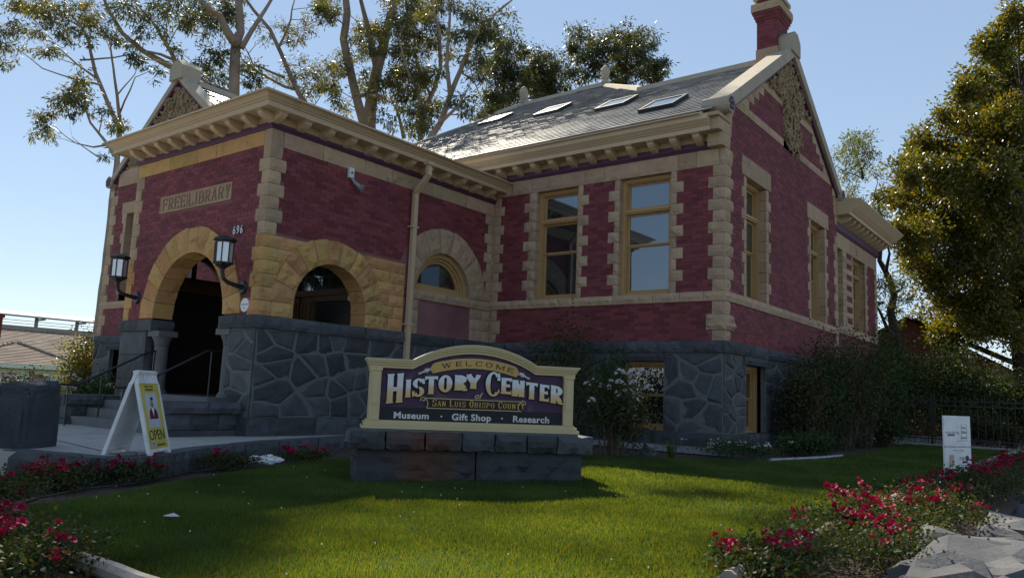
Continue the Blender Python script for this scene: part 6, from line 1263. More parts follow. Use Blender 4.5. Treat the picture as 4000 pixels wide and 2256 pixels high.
TREES['fig'] = ([([(3.3,21.74,1.44),(3.27,21.34,3.63),(3.22,21.0,5.38),(3.42,20.7,8.02),(3.62,20.41,10.66),(3.75,20.06,13.3)],0.4,0.1),([(3.39,19.81,5.66),(2.84,18.9,5.99),(2.21,17.98,6.07),(1.74,17.18,6.14)],0.08,0.02),([(3.35,19.92,4.81),(2.82,18.79,5.29),(2.36,17.79,5.35)],0.06,0.02),([(3.17,21.11,4.5),(2.43,21.1,4.97),(1.66,21.1,5.18)],0.06,0.02),([(3.34,20.79,7.14),(2.16,20.36,8.08),(0.69,19.69,9.03)],0.1,0.03),([(3.46,20.58,8.9),(2.49,19.54,10.6),(1.88,18.75,12.5)],0.1,0.03)], [(3.88,18.84,15.94,0.5),(3.89,19.35,15.32,0.6),(3.1,18.82,14.94,0.6),(2.87,18.69,14.3,0.6),(3.31,21.72,15.35,0.7),(2.61,17.28,13.11,0.6),(2.34,16.35,12.32,0.6),(2.41,21.38,14.04,0.7),(3.05,21.5,14.15,0.8),(3.52,22.49,13.99,0.7),(1.55,18.22,11.94,0.5),(1.84,21.14,13.09,0.8),(2.67,21.66,13.1,0.8),(3.58,18.63,11.77,0.8),(0.28,19.08,11.39,0.6),(0.88,19.99,11.74,0.7),(1.58,19.6,11.51,0.8),(2.38,19.44,11.33,0.9),(3.17,18.84,10.84,0.9),(3.68,19.57,10.61,0.8),(0.38,16.5,9.93,0.6),(0.35,15.74,9.05,0.6),(0.56,18.64,10.1,0.7),(1.48,17.72,9.73,0.9),(1.87,20.83,10.47,0.9),(2.95,17.57,9.31,0.9),(3.28,22.5,10.11,0.8),(-0.3,18.73,9.12,0.6),(0.03,20.2,9.6,0.7),(0.72,20.6,9.42,0.9),(1.45,21.21,9.27,0.9),(2.36,20.19,8.76,0.9),(3.36,17.93,7.99,0.9),(-0.09,19.3,8.46,0.6),(-0.03,16.31,7.41,0.5),(0.39,17.38,7.23,0.8),(0.82,19.64,7.88,0.9),(1.62,19.53,7.6,0.9),(2.38,19.53,7.36,0.9),(2.85,22.78,7.71,0.9),(0.23,19.09,6.73,0.7),(1.14,18.32,6.45,0.8),(1.87,18.43,6.16,0.9),(2.23,22.07,6.5,0.8),(1.13,19.25,5.43,0.8),(1.56,21.29,5.48,0.8),(0.67,18.17,5.58,0.6),(2.53,18.81,5.14,0.7),(2.76,20.9,5.03,0.6),(1.13,21.3,4.57,0.9),(2.23,18.58,4.27,0.8),(4.27,21.68,15.69,0.9),(4.12,22.65,13.63,0.99),(4.11,22.42,11.13,0.99),(3.99,22.81,8.85,0.99),(4.06,18.73,6.31,0.9),(0.94,20.2,4.01,0.8),(1.45,21.86,4.24,0.8),(2.61,18.25,3.98,0.8),(3.19,19.89,4.21,0.9),(3.74,20.27,4.4,0.9),(3.14,21.08,5.39,0.7),(3.74,20.95,5.53,0.9),(3.56,20.93,6.43,0.8)])
TREES['jacaranda'] = ([([(0.16,15.22,3.02),(0.02,15.14,3.57),(-0.09,15.06,4.31),(0.04,15.19,4.88),(-0.05,15.17,5.34),(-0.23,15.08,5.83),(-0.38,15.03,6.14),(-0.34,15.07,6.79),(-0.33,15.08,7.57),(-0.35,15.09,8.16),(-0.51,15.03,8.55)],0.17,0.03),([(0.06,15.07,3.45),(-0.06,14.52,3.63),(-0.15,13.93,4.19),(-0.23,13.39,4.49)],0.1,0.03),([(-0.09,14.58,5.63),(0.11,14.31,6.24),(0.1,13.91,6.69)],0.07,0.02),([(0.11,14.85,4.91),(0.21,15.54,5.11),(0.3,16.2,5.38)],0.05,0.015),([(-0.56,13.67,8.82),(-0.67,13.5,9.33),(-0.76,13.37,9.71),(-0.84,13.24,10.04)],0.05,0.015),([(-0.2,14.26,7.01),(-0.59,14.07,7.58),(-0.94,13.95,7.97),(-1.17,13.91,8.38)],0.06,0.015)], [(-1.05,13.76,10.18,0.34),(-0.33,12.42,9.76,0.3),(-0.24,12.67,9.47,0.26),(-0.67,12.53,9.42,0.3),(-0.39,12.78,9.22,0.26),(-0.9,12.3,8.83,0.26),(-0.42,14.9,9.34,0.26),(-0.93,14.22,9.24,0.26),(-0.68,12.64,8.13,0.22),(-1.05,13.42,8.06,0.22),(-0.76,13.22,7.79,0.22),(-0.45,13.47,7.7,0.26),(-0.65,13.45,7.45,0.22),(-0.51,14.32,7.43,0.22),(-0.26,14.4,7.23,0.22),(-0.24,13.76,7.66,0.18),(0.06,13.59,7.48,0.18),(-0.48,13.57,7.16,0.18),(0.09,13.82,5.25,0.26),(-0.21,14.73,5.02,0.22),(0.25,15.42,5.47,0.22),(0.23,14.6,5.17,0.22),(-0.1,13.69,4.52,0.18),(0.52,14.41,4.58,0.18),(-0.06,14.48,4.43,0.18),(0.24,15.32,4.33,0.18),(0.03,15.67,3.99,0.22),(-0.35,13.86,6.87,0.18),(-0.32,14.95,6.92,0.18)])
# ---------------------------------------------------------------- trees and plants
def unit(v): return v/np.maximum(1e-9, np.linalg.norm(v, axis=1, keepdims=True))
def leaf_quads(P, Dv, length, width):
    n = len(P); Wv = unit(np.cross(Dv, RNG.normal(size=(n, 3)))); L = length.reshape(-1, 1); w = width.reshape(-1, 1)
    mid = P+Dv*L*.45
    V = np.stack([P, mid+Wv*w, P+Dv*L, mid-Wv*w], 1).reshape(-1, 3)
    return V, np.arange(4*n).reshape(-1, 4)
def leaf_cloud(clumps, dens, ll, lw, droop, tuft=.42, flat=.85, spread=.5):
    PP, DD = [], []
    for (x, y, z, r) in clumps:
        nt_ = max(3, int(RNG.integers(6, 11)))
        off = RNG.normal(size=(nt_, 3))*np.array([r*.52, r*.52, r*.52*flat]); cnt = int(dens*r*r/nt_)
        for o in off:
            s = r*tuft*RNG.uniform(.6, 1.25); q = RNG.normal(size=(max(4, int(cnt*RNG.uniform(.5, 1.5))), 3)); p = np.array([x, y, z])+o+q*np.array([s, s, s*flat])*.62
            d = unit(q*spread+RNG.normal(size=q.shape)*.55+np.array([0, 0, -droop])); PP.append(p); DD.append(d)
    P = np.concatenate(PP); Dv = np.concatenate(DD); n = len(P)
    return leaf_quads(P, Dv, RNG.uniform(.65, 1.25, n)*ll, RNG.uniform(.7, 1.2, n)*lw)
def tree(name, label, limbs, clumps, base, dens, ll, lw, droop, leaf, bark, group=None, extra=0, twigs=3, tuft=.42, wob=.05, shade_clumps=()):
    t = thing(name, label, 'tree', base, group)
    mb = MB(); samples = []
    g = limbs[0][0][0]; ang = [(base[0], base[1], base[2]-.3), ((base[0]+g[0])/2, (base[1]+g[1])/2, (base[2]+g[2])/2)]
    L0 = (ang+list(limbs[0][0]), limbs[0][1]*1.25, limbs[0][2])
    for k, (pts, r0, r1) in enumerate([L0]+list(limbs[1:])):
        fine = [];
        for a, b in zip(pts[:-1], pts[1:]):
            a, b = Vector(a), Vector(b); n_ = max(2, int((b-a).length/.8))
            for i in range(n_): fine.append(a.lerp(b, i/n_))
        fine.append(Vector(pts[-1])); n_ = len(fine)
        for i, p in enumerate(fine):
            if 0 < i < n_-1: p += Vector((ns(p, .7), ns(p+Vector((9, 0, 0)), .7), 0))*wob*(2 if r0 < .1 else 1)
            samples.append((p, lerp(r0, r1, i/max(1, n_-1))))
        mb.tube(fine, [lerp(r0, r1, (i/max(1, n_-1))**.8) for i in range(n_)], 9 if r0 > .12 else 6)
    top = max(samples, key=lambda q: q[0].z)[0]; cl = list(clumps)+list(shade_clumps)
    for k in range(extra):
        an = random.uniform(0, 6.28); rr = random.uniform(.3, 3.4); cl.append((top.x+math.cos(an)*rr, top.y+math.sin(an)*rr, top.z+random.uniform(-1.0, 6.0), random.uniform(.7, 1.25)))
    sp = np.array([tuple(s[0]) for s in samples])
    for (x, y, z, r) in cl:
        c = np.array([x, y, z]); dd = np.linalg.norm(sp-c, axis=1)+np.maximum(0, sp[:, 2]-z)*1.2; i = int(dd.argmin()); a = Vector(sp[i]); b = Vector((x, y, z))
        md = a.lerp(b, .55)+Vector((random.uniform(-.15, .15), random.uniform(-.15, .15), .12*(b-a).length*random.uniform(-.3, 1)))
        r0 = min(.035, samples[i][1]*.6); mb.tube([a, md, b], [r0, r0*.7, r0*.4], 4, cap=False)
        for q in range(twigs):
            e = b+Vector((random.gauss(0, r*.6), random.gauss(0, r*.6), random.gauss(0, r*.5))); mb.tube([md.lerp(b, random.random()), e], [r0*.45, .004], 3, cap=False)
    mb.sm = True; mb.obj('trunk', M[bark], t)
    V, Fq = leaf_cloud(cl, dens, ll, lw, droop, tuft); link('crown', npmesh('crown', V, Fq, M[leaf]), t)
    return t
EG = 'eucalyptus trees behind the library'
def ft_(k): x, y, z = TREES[k][0][0][0][0]; return (x, y, -1.0)
tree('eucalyptus_tree', 'thin pale eucalyptus with sparse tufts, farthest left against the sky', *TREES['eucalyptus thin'], ft_('eucalyptus thin'), 1216, .24, .029, .75, 'leaf_euc', 'bark', EG, extra=1)
tree('eucalyptus_sapling', 'small eucalyptus with hanging tufts just above the left gable slope', *TREES['eucalyptus small left'], ft_('eucalyptus small left'), 1178, .24, .029, .75, 'leaf_euc', 'bark', EG)
tree('eucalyptus_tree', 'big spreading eucalyptus with a thick brown trunk rising behind the left gable', *TREES['eucalyptus big left'], ft_('eucalyptus big left'), 1140, .24, .031, .7, 'leaf_euc_dark', 'bark', EG, extra=1, shade_clumps=[(-27+q*.55-1.6, 6.1+((q*7)%5-2)*.45, 29+((q*3)%4-1.5)*.9, 1.15) for q in range(8)]+[(-25.6+q*.5, 5.6+((q*3)%4-1.5)*.5, 28.6, .95) for q in range(3)])  # unseen leaf clumps added overhead to shade the left of the lawn
tree('eucalyptus_tree', 'leaning eucalyptus with bare dark limbs right of the left gable, over the porch corner', *TREES['eucalyptus leaning'], ft_('eucalyptus leaning'), 988, .24, .029, .7, 'leaf_euc', 'bark', EG, extra=1)
tree('eucalyptus_tree', 'twin trunked eucalyptus standing tall and straight over the porch cornice', *TREES['eucalyptus pair'], ft_('eucalyptus pair'), 1064, .24, .031, .7, 'leaf_euc', 'bark', EG, extra=1, shade_clumps=[(-26.5+random.uniform(0, 6.5), 9.5+random.uniform(0, 6), 30+random.uniform(-1, 1.5), random.uniform(.4, .7)) for q in range(5)])  # unseen high clumps added to dapple the roof and right lawn
tree('eucalyptus_tree', 'bushy eucalyptus with light green and rusty tufts above the roof valley', *TREES['eucalyptus bushy'], ft_('eucalyptus bushy'), 1178, .24, .031, .75, 'leaf_euc', 'bark', EG, extra=1)
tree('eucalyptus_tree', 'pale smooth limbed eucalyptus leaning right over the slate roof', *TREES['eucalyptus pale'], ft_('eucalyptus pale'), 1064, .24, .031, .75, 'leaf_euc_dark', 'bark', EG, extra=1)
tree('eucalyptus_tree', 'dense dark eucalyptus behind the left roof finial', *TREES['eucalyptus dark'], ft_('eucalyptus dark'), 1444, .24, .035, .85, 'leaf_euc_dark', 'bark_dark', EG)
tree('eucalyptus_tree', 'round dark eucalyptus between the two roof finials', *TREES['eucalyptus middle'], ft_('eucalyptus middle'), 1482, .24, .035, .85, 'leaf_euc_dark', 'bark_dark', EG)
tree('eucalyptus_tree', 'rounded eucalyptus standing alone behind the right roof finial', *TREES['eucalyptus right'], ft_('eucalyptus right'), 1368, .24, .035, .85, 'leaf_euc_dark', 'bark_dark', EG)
tree('fig_tree', 'huge dense glossy evergreen tree lit yellow by the sun at the right edge', *TREES['fig'], ft_('fig'), 3000, .17, .045, .1, 'leaf_fig', 'bark_dark', extra=0, tuft=.5, twigs=5)
tree('jacaranda_tree', 'slim feathery tree with a crooked dark trunk behind the rear wing', TREES['jacaranda'][0], [(a, b, c, r*1.45) for a, b, c, r in TREES['jacaranda'][1]], ft_('jacaranda'), 1900, .14, .018, .15, 'leaf_fern', 'bark_dark', extra=0, tuft=.5, twigs=6)

# ---- flowers
def flower_mesh(nm, n, r, mat, seed, spread):
    rg = random.Random(seed); mb = MB()
    for k in range(n):
        c = Vector((rg.gauss(0, spread), rg.gauss(0, spread), rg.gauss(0, spread*.5))); ax = Vector((rg.gauss(0, .5), rg.gauss(0, .5), 1)).normalized(); u = ax.orthogonal().normalized(); v = ax.cross(u); rr = r*rg.uniform(.75, 1.2)
        for ring, (ri, ro, h0, h1) in enumerate(((.1, 1.0, 0, .25), (.05, .7, .1, .65), (.02, .4, .2, .9))):
            np_ = 5 if ring < 2 else 4
            for q in range(np_):
                a = 2*math.pi*(q+ring*.5)/np_; da = .62
                P = lambda an, rad, h: c+(u*math.cos(an)+v*math.sin(an))*rad*rr+ax*h*rr
                mb.add([P(a, ri, h0), P(a-da, ro*.75, (h0+h1)/2), P(a, ro, h1), P(a+da, ro*.75, (h0+h1)/2)], [(0, 1, 2, 3)])
    return mb.mesh(nm, M[mat])
RED = [flower_mesh('bloom', k, .034, 'petal_red', k*3, .045) for k in (4, 6, 8)]
WHT = [flower_mesh('bloom', k, .042, 'petal_white', k*5, .055) for k in (2, 4, 5)]
SMALLW = [flower_mesh('bloom', k, .022, 'petal_white', k*7, .03) for k in (1, 2, 3)]
def bush(name, label, cat, base, rx, ry, h, nleaf, ll, lw, leaf, stems=7, blooms=(), nb=0, group=None, droop=.1, hollow=.35, stem_r=.008, top_bias=.6, bloom_z=(.55, 1.05), stem_mat='twig', front=None):
    t = thing(name, label, cat, base, group); B_ = Vector(base); mb = MB(); tips = []
    for k in range(stems):
        an = random.uniform(0, 6.28); rr = math.sqrt(random.random())*.95; e = B_+Vector((math.cos(an)*rx*rr, math.sin(an)*ry*rr, h*random.uniform(.55, 1.0)*(1-.35*rr*rr))); o = B_+Vector((math.cos(an)*rx*.3*rr, math.sin(an)*ry*.3*rr, -.03))
        m1 = o.lerp(e, .5)+Vector((random.gauss(0, .05)*rx*2, random.gauss(0, .05)*ry*2, h*.08)); mb.tube([o, m1, e], [stem_r*1.3, stem_r, stem_r*.4], 5, cap=False); tips += [e, m1.lerp(e, .5), m1.lerp(e, random.random()), m1.lerp(e, random.random())]
        for q in range(2): b2 = m1.lerp(e, random.random()); e2 = b2+Vector((random.gauss(0, rx*.3), random.gauss(0, ry*.3), random.uniform(.02, .2)*h)); mb.tube([b2, e2], [stem_r*.6, stem_r*.25], 3, cap=False); tips.append(e2)
    mb.obj('stems', M[stem_mat], t)
    T_ = np.array([tuple(q) for q in tips]); idx = RNG.integers(0, len(T_), nleaf); sc = np.array([rx, ry, h*.6])*.26
    P = T_[idx]+RNG.normal(size=(nleaf, 3))*sc; P[:, 2] = np.maximum(P[:, 2], base[2]+.02+RNG.random(nleaf)*.04)
    Dv = unit(RNG.normal(size=(nleaf, 3))+np.array([0, 0, .25-droop])); V, Fq = leaf_quads(P, Dv, RNG.uniform(.6, 1.25, nleaf)*ll, RNG.uniform(.7, 1.2, nleaf)*lw); link('foliage', npmesh('foliage', V, Fq, M[leaf]), t)
    for k in range(nb):
        q = random.choice(tips); z = base[2]+h*random.uniform(*bloom_z); p = Vector((q.x+random.gauss(0, rx*.15), q.y+random.gauss(0, ry*.15), z))
        if front: p = Vector((q.x, q.y, max(q.z, base[2]+h*.3)))+Vector(front)*random.uniform(.3, 1.0)
        o = link('bloom', random.choice(blooms), t, p, rotz=random.uniform(0, 6.28)); o.scale = [random.uniform(.8, 1.25)]*3
    return t
RG = 'red groundcover roses in the right border'
rl = ['red groundcover rose at the corner of the border, lowest in the picture', 'red groundcover rose beside the nearest boulder', 'red groundcover rose behind the second boulder, with sunlit yellow leaves', 'red groundcover rose halfway up the right border, thick with blooms', 'red groundcover rose just below the yard sign', 'red groundcover rose right of the foot of the yard sign', 'red groundcover rose at the right edge beyond the yard sign', 'red groundcover rose near the far end of the right border', 'red groundcover rose farthest up the right border by the fence']
for k, (x, y) in enumerate(((4.02, -8.95), (4.25, -7.9), (4.15, -6.8), (4.38, -5.6), (4.30, -4.3), (4.4, -2.9), (4.5, -1.2), (4.5, 1.2), (4.5, 4.0))):
    bush('rose_bush', rl[k], 'rose bush', (x, y, zsoil(x, y)), .30 if k < 1 else .46, .62+.05*k, .26+.04*(k % 3), 3600 if k < 6 else 2600, .036, .013, 'leaf_rose', 20, RED, 11 if k < 6 else 9, RG, stem_r=.004, bloom_z=(.65, 1.2))
LG_ = 'red groundcover roses left of the lawn'
ll_ = ['red rose bush in the bottom left corner behind the edging log', 'red rose bush on the edging log at the bottom left, sunlit', 'red rose bush at the left edge of the picture beside the boundary stone', 'red rose bush below the tall stone pier', 'red rose bush under the sandwich board', 'dark leafy rose bush beside the white cloth at the kerb', 'small red rose between the kerb and the stone sign base']
for k, (x, y, rx, h, nb) in enumerate(((.72, -12.42, .38, .34, 7), (.05, -12.35, .42, .36, 8), (-2.1, -11.7, .40, .30, 9), (-2.95, -10.8, .42, .32, 12), (-3.0, -10.0, .36, .32, 11), (-3.45, -8.35, .26, .28, 3), (-3.75, -6.9, .28, .22, 6))):
    bush('rose_bush', ll_[k], 'rose bush', (x, y, zsoil(x, y)), rx, .45, h*.85, 3000 if k < 5 else 1800, .034, .012, 'leaf_rose', 14, RED, nb, LG_, stem_r=.004, bloom_z=(.6, 1.15))
bush('white_rose_bush', 'tall white rose bush in bloom right behind the welcome sign', 'rose bush', (-.95, -2.65, zsoil(-.9, -2.6)), .62, .5, 1.5, 4200, .055, .02, 'leaf_rose', 12, WHT, 26, stem_r=.014, bloom_z=(.45, 1.02))
bush('climbing_shrub', 'tall thin dark shrub against the wing wall left of the basement window', 'shrub', (-3.25, -.75, -.08), .85, .25, 2.55, 3200, .065, .022, 'leaf_shrub', 22, stem_r=.008, hollow=.2)
bush('climbing_shrub', 'dark leafy climber hanging across the wing basement window', 'shrub', (-2.0, -.75, -.08), .5, .22, 1.85, 3000, .06, .024, 'leaf_shrub', 14, stem_r=.008)
SG_ = 'tall shrubs along the gable end'
for k, (x, y, rx, ry, h, lf, lab) in enumerate(((.62, 2.75, .38, .6, 1.75, 'leaf_red', 'tangled thorny shrub nearest the gable basement window'), (.75, 3.9, .5, .7, 2.25, 'leaf_shrub', 'tall tangled shrub against the brick between the two gable windows'), (.85, 5.3, .55, .8, 2.35, 'leaf_red', 'reddish tangled shrub under the second gable window'), (.9, 6.9, .55, .85, 2.75, 'leaf_shrub', 'tallest tangled shrub at the far corner of the gable end'), (1.0, 8.6, .6, .8, 2.6, 'leaf_shrub', 'tall leafy shrub with pale bare stems in front of the rear wing'))):
    bush('tall_shrub', lab, 'shrub', (x, y, -.08), rx, ry, h, 5200, .085, .024, lf, 26, group=SG_, stem_r=.011, hollow=.2)
bush('low_shrub', 'low dark green groundcover shrub at the foot of the gable end', 'shrub', (1.05, 1.6, -.08), .42, .85, .42, 3000, .06, .022, 'leaf_shrub', 22, stem_r=.006)
bush('low_shrub', 'bright green low shrub at the far end of the lawn by the fence', 'shrub', (1.2, 8.3, -.08), .4, .6, .9, 2600, .06, .022, 'leaf_shrub', 14, stem_r=.006)
bush('flower_clump', 'low clump of small white flowers at the corner of the lawn and the gable wall', 'flowers', (.62, -.85, -.07), .62, .5, .30, 3200, .035, .012, 'leaf_shrub', 26, SMALLW, 42, stem_r=.003, bloom_z=(.6, 1.15))
def strappy(name, label, base, n, h, mat):
    mb = MB()
    for k in range(n):
        an = random.uniform(0, 6.28); b = Vector(base)+Vector((math.cos(an)*.05, math.sin(an)*.05, 0)); d = Vector((math.cos(an), math.sin(an), 0)); L = h*random.uniform(.6, 1.1); w = Vector((-d.y, d.x, 0))*.008; ln = random.uniform(.2, .9)
        P = [b, b+Vector((0, 0, L*.6))+d*L*.2*ln, b+Vector((0, 0, L*(.95-.4*ln)))+d*L*.6*ln, b+Vector((0, 0, L*(1-.85*ln)))+d*L*ln]
        for p, q, s0, s1 in ((P[0], P[1], 1, 1), (P[1], P[2], 1, .8), (P[2], P[3], .8, .1)): mb.quad(p-w*s0, p+w*s0, q+w*s1, q-w*s1)
    mb.obj(name, M[mat], label=label, category='plant')
strappy('strap_leaf_plant', 'tuft of pale strappy leaves by the wing wall at the edge of the lawn', (-.15, -1.95, -.08), 34, .38, 'leaf_fern')
boulder('garden_stone', (-.62, -1.9, -.02), (.14, .1, .1), 6.1, rb_mat, box=.7, label='small grey stone in the bed beside the strappy plant', category='stone')
# left side: column of green by the left wing, flowering shrubs
bush('columnar_shrub', 'dense green columnar shrub at the left corner of the library', 'shrub', (-19.3, -3.2, -.3), .75, .75, 2.4, 5200, .085, .035, 'leaf_fig', 30, stem_r=.012, stem_mat='bark_dark')
bush('flowering_shrub', 'low shrub with white flowers behind the left handrail', 'shrub', (-14.5, -5.0, -.2), 1.0, .6, 1.15, 4200, .06, .024, 'leaf_shrub', 22, WHT, 14, stem_r=.008)
bush('flowering_shrub', 'pale flowering shrub in front of the neighbouring house', 'shrub', (-17.5, -5.6, -.3), 1.1, .8, 1.15, 4200, .06, .024, 'leaf_shrub', 20, WHT, 12, stem_r=.008)
# hedge of dark shrubs behind the iron fence
HG = 'dark hedge shrubs behind the iron fence'
for k, (x, y, rx, h, lf, lab) in enumerate(((.4, 13.6, 1.1, 3.6, 'leaf_shrub', 'dark tall hedge shrub behind the left end of the iron fence'), (1.9, 14.5, 1.2, 3.3, 'leaf_shrub', 'leafy hedge shrub with sunlit tips behind the iron fence'), (3.0, 15.0, 1.2, 2.7, 'leaf_shrub', 'dark hedge shrub under the big evergreen, behind the yard sign'), (4.6, 15.2, 1.2, 2.2, 'leaf_red', 'brownish hedge shrub at the right end of the iron fence'))):
    bush('hedge_shrub', lab, 'shrub', (x, y, -.4), rx, 1.0, h, 9000, .10, .035, lf, 26, group=HG, stem_r=.016, stem_mat='bark_dark')
for k, (x, y, h) in enumerate(((2.35, 11.9, .95), (3.0, 12.1, 1.0), (3.7, 12.0, .8))):
    bush('bed_plant', ['small leafy plant just behind the fence left of the yard sign', 'small leafy plant just behind the fence over the yard sign', 'small leafy plant behind the fence right of the yard sign'][k], 'plant', (x, y, -.1), .4, .35, h, 1500, .08, .03, 'leaf_red', 10, group='plants just behind the fence', stem_r=.007)
# soil crumbs and fallen leaves in the beds
mb = MB()
for k in range(1500):
    if k < 700: x, y = random.uniform(3.98, 4.6), random.uniform(-9.4, 0)
    elif k < 1250: x, y = random.uniform(-4.0, -1.6), random.uniform(-11.9, -6.6)
    else: x, y = random.uniform(-2.5, 2.0), random.uniform(-12.9, -12.1)
    z = zsoil(x, y); s = random.uniform(.006, .022); an = random.uniform(0, 3.1); c, d = math.cos(an)*s, math.sin(an)*s
    mb.add([(x-c, y-d, z), (x+d, y-c, z), (x+c, y+d, z), (x-d, y+c, z), (x, y, z+s*.8)], [(0, 1, 4), (1, 2, 4), (2, 3, 4), (3, 0, 4)])
mb.obj('soil_crumbs', M['soil'], kind='stuff')
# ---------------------------------------------------------------- fence, neighbours, parking deck
FEN = thing('iron_fence', 'black iron picket fence on a low concrete kerb closing the lawn at the back right', 'fence', (4, 10.9, 0))
m = MB(); m.box(.7, 9.5, 10.72, 11.08, -.4, -.02); m.obj('kerb', M['concrete'], FEN)
for z_ in (.12, 1.06, 1.20): m = MB(); m.box(.7, 9.5, 10.885, 10.915, z_, z_+.035); m.obj('rail', M['iron'], FEN)
pk = MB(); pk.tube([(0, 0, .0), (0, 0, 1.24)], .011, 5); pk.lathe((0, 0, 1.22), [(.011, 0), (.024, .03), (.018, .06), (.002, .13)], 5); pkm = pk.mesh('picket', M['iron'])
for k in range(50): link('picket', pkm, FEN, (.8+k*.178, 10.9, 0))
for x in (1.79, 4.05, 6.3, 8.5): m = MB(); m.box(x-.03, x+.03, 10.87, 10.93, -.02, 1.30); m.lathe((x, 10.9, 1.30), [(.03, 0), (.04, .02), (.01, .06)], 6); m.obj('fence_post', M['iron'], FEN)
m = MB(); m.box(.4, 9.5, 12.9, 13.1, -.3, .12); m.obj('bed_edging', M['concrete'], label='low pale concrete edging of the bed behind the iron fence', category='edging')
grid_sheet('back_lawn', 2.6, 4.9, 13.2, 40, 4, 8, lambda x, y: .0-.003*(y-13), M['backgrass'] if 'backgrass' in M else M.setdefault('backgrass', pmat('mown_grass', (.055, .10, .014), (.085, .13, .02), rough=1, vary=0, nscale=6, bump=.5)), kind='structure')
M['tile'] = pmat('brown_clay_tiles', (.20, .10, .06), (.14, .07, .045), rough=.8, vary=.25, nscale=2, bump=.3)
M['siding'] = pmat('red_brown_siding', (.12, .045, .03), (.095, .035, .025), rough=.85, vary=.05, nscale=2, bump=.2)
def gable_house(nm, lab, x0, x1, y0, y1, zb, ze, zt, wall, roofm, along='y', over=.4, tile=.3):
    h = thing(nm, lab, 'house', ((x0+x1)/2, (y0+y1)/2, zb)); m = MB(); m.box(x0, x1, y0, y1, zb, ze)
    if along == 'y': xm = (x0+x1)/2; m.add([(x0, y0, ze), (x1, y0, ze), (xm, y0, zt), (x0, y1, ze), (x1, y1, ze), (xm, y1, zt)], [(0, 1, 2), (5, 4, 3)])
    m.obj('wall', M[wall], h); return h
RH = gable_house('brick_house', 'red brown house with a clay tile roof beyond the fence at the far right', -3.4, 2.3, 21, 34, -.9, 3.0, 4.6, 'siding', 'tile')
m = MB()
for k in range(20):                                        # tile courses on the visible slope
    t0, t1 = k/20, (k+1)/20; xa, xb = lerp(2.9, -.6, t0), lerp(2.9, -.6, t1); za, zb_ = lerp(3.0, 4.75, t0), lerp(3.0, 4.75, t1)
    for q in range(46): ya = 20.6+q*.3; m.add([(xa, ya+.01, za+.06), (xa, ya+.29, za+.06), (xb, ya+.29, zb_+.015), (xb, ya+.01, zb_+.015), (xa, ya+.01, za), (xa, ya+.29, za)], [(0, 1, 2, 3), (4, 5, 1, 0)])
m.add([(2.95, 20.6, 2.97), (2.95, 34.4, 2.97), (-.6, 34.4, 4.73), (-.6, 20.6, 4.73)], [(0, 1, 2, 3)]); m.add([(-.6, 20.6, 4.73), (-.6, 34.4, 4.73), (-4, 34.4, 3), (-4, 20.6, 3)], [(0, 1, 2, 3)])
m.obj('roof', M['tile'], RH); m = MB(); m.box(2.9, 3.0, 20.5, 34.5, 2.86, 3.02); m.obj('gutter', M['wood'], RH)
# neighbouring bungalow, left
M['shingle'] = pmat('grey_brown_shingles', (.26, .215, .185), (.19, .155, .135), rough=.95, vary=.2, nscale=1.5, bump=.3, bscale=12)
M['stucco'] = pmat('pale_yellow_wall', (.66, .52, .36), (.60, .47, .32), rough=.8, vary=.02, nscale=1, bump=.1)
M['whitetrim'] = pmat('white_house_trim', (.70, .67, .62), rough=.6, vary=.02, bump=.05)
M['redbrick'] = pmat('old_red_chimney_brick', (.16, .035, .025), (.10, .025, .02), rough=.9, vary=.2, nscale=6, bump=.4)
HB = thing('bungalow', 'pale single storey house with a brown hipped shingle roof at the far left', 'house', (-66, 8, -1.02))
m = MB(); m.box(-74, -60.6, -6, 24, -1.02, 1.6); m.box(-60.6, -60, 5.5, 13.6, -1.02, 1.6); m.obj('wall', M['stucco'], HB)
def shingled(name, P0, P1, P2, P3, rows, parent, w=.9):     # quad P0-P1 eave, P3-P2 ridge
    mb = MB(); P0, P1, P2, P3 = map(Vector, (P0, P1, P2, P3)); nrm = (P1-P0).cross(P3-P0).normalized()
    if nrm.z < 0: nrm = -nrm
    for r in range(rows):
        a0, b0 = P0.lerp(P3, r/rows), P1.lerp(P2, r/rows); a1, b1 = P0.lerp(P3, (r+1)/rows), P1.lerp(P2, (r+1)/rows); n_ = max(1, int((b0-a0).length/w))
        for k in range(n_):
            q = [a0.lerp(b0, k/n_)+nrm*.05, a0.lerp(b0, (k+1)/n_)+nrm*.05, a1.lerp(b1, (k+1)/n_)+nrm*.01, a1.lerp(b1, k/n_)+nrm*.01, a0.lerp(b0, k/n_), a0.lerp(b0, (k+1)/n_)]
            mb.add(q, [(0, 1, 2, 3), (4, 5, 1, 0)])
    return mb.obj(name, M['shingle'], parent)
shingled('roof', (-60.4, -8, 1.75), (-60.4, 25, 1.75), (-66.5, 17.0, 4.45), (-66.5, 0, 4.45), 22, HB); shingled('roof', (-60.4, 25, 1.75), (-73, 25, 1.75), (-66.5, 17.0, 4.45), (-66.5, 17, 4.45), 16, HB)
shingled('hip_roof', (-59.3, 4.6, 1.62), (-59.3, 14.4, 1.62), (-62.9, 10.5, 3.32), (-62.9, 10.4, 3.32), 14, HB); shingled('hip_roof', (-59.3, 14.4, 1.62), (-64.5, 14.4, 1.62), (-64.5, 10.5, 3.32), (-62.9, 10.5, 3.32), 14, HB); shingled('hip_roof', (-64.5, 4.6, 1.62), (-59.3, 4.6, 1.62), (-62.9, 10.4, 3.32), (-64.5, 10.4, 3.32), 14, HB)
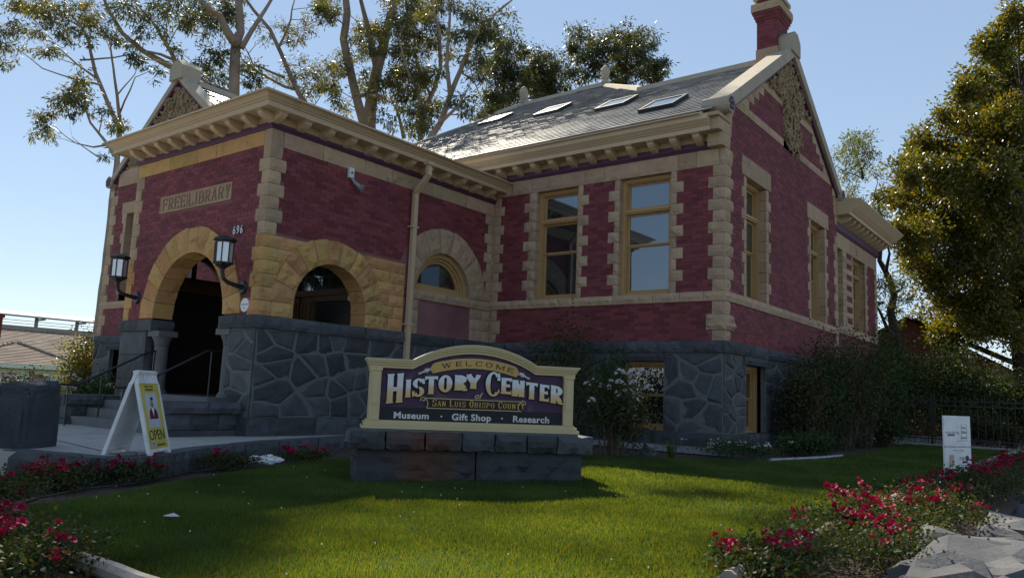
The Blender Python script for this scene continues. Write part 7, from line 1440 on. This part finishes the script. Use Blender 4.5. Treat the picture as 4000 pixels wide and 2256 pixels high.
for a, b in (((-59.3, 14.4, 1.68), (-62.9, 10.5, 3.38)), ((-59.3, 4.6, 1.68), (-62.9, 10.45, 3.38)), ((-66.5, -1, 4.5), (-66.5, 17, 4.5)), ((-60.4, 25, 1.8), (-66.5, 17, 4.5))):
    a, b = Vector(a), Vector(b); n_ = int((b-a).length/.42)
    m = MB()
    for k in range(n_): p, q = a.lerp(b, k/n_), a.lerp(b, (k+.85)/n_); m.tube([p, q], [.13, .10], 5)
    m.obj('hip_tiles', M['shingle'], HB, kind='stuff')
m = MB(); m.box(-59.45, -59.2, 4.4, 14.6, 1.30, 1.64); m.box(-60.5, -60.3, -8, 25, 1.42, 1.75); m.obj('fascia', M['whitetrim'], HB)
for ya, yb, za, zb_ in ((8.75, 10.0, -.5, .95), (10.6, 12.15, -.5, .92), (12.75, 13.4, -.5, .9), (6.3, 7.8, -.5, .95)):
    m = MB(); X = -59.98
    for (p, q, r, s) in ((ya-.28, ya, za-.2, zb_+.28), (yb, yb+.28, za-.2, zb_+.28), (ya, yb, zb_, zb_+.28), (ya, yb, za-.2, za), (ya, yb, .18, .24)): m.box(X-.02, X+.06, p, q, r, s)
    o = m.obj('window', M['whitetrim'], HB); g = MB(); g.quad((X-.01, ya, za), (X-.01, yb, za), (X-.01, yb, zb_), (X-.01, ya, zb_)); g.obj('pane', M['glass_far'] if 'glass_far' in M else M.setdefault('glass_far', glassmat('far_window_glass', .2, (.07, .085, .08))), o)
m = MB(); m.box(-64.4, -63.6, 8.8, 9.6, 3.6, 5.25); m.box(-64.5, -63.5, 8.7, 9.7, 5.25, 5.5); m.obj('chimney', M['redbrick'], HB)
m = MB(); m.box(-59.9, -59.0, 6.0, 9.4, -.52, -.46); m.obj('porch_rail', M['whitetrim'], HB)
grid_sheet('neighbour_lawn', -59, -22, -20, 20, 4, 4, lambda x, y: -1.0, M['backgrass'], kind='structure')
# parking deck with a canopy of solar panels
PD = thing('parking_deck', 'grey parking deck with a long sloping solar canopy on posts beyond the bungalow', 'parking deck', (-118, 32, -1.02)); M['pale_steel'] = pmat('pale_grey_steel', (.42, .46, .50), rough=.6, vary=.02, bump=.05); M['panel'] = pmat('grey_solar_panels', (.20, .24, .29), rough=.5, vary=.05, bump=.02)
m = MB(); m.box(-135, -115.6, -20, 70, -1.02, 7.6); m.obj('deck', M['concrete'], PD)
m = MB(); m.hexa([(-114, -20, 8.75), (-114, 70, 8.75), (-126, 70, 10.1), (-126, -20, 10.1), (-114, -20, 9.0), (-114, 70, 9.0), (-126, 70, 10.35), (-126, -20, 10.35)]); m.obj('solar_canopy', M['panel'], PD)
for y in np.arange(-18, 70, 5.6): m = MB(); m.box(-117.2, -116.8, y-.18, y+.18, 7.6, 9.1); m.box(-117.4, -114.2, y-.12, y+.12, 8.55, 8.8); m.obj('canopy_post', M['pale_steel'], PD)
m = MB()
for z_ in (7.9, 8.3): m.box(-115.7, -115.6, -20, 70, z_, z_+.08)
m.obj('guard_rail', M['pale_steel'], PD)
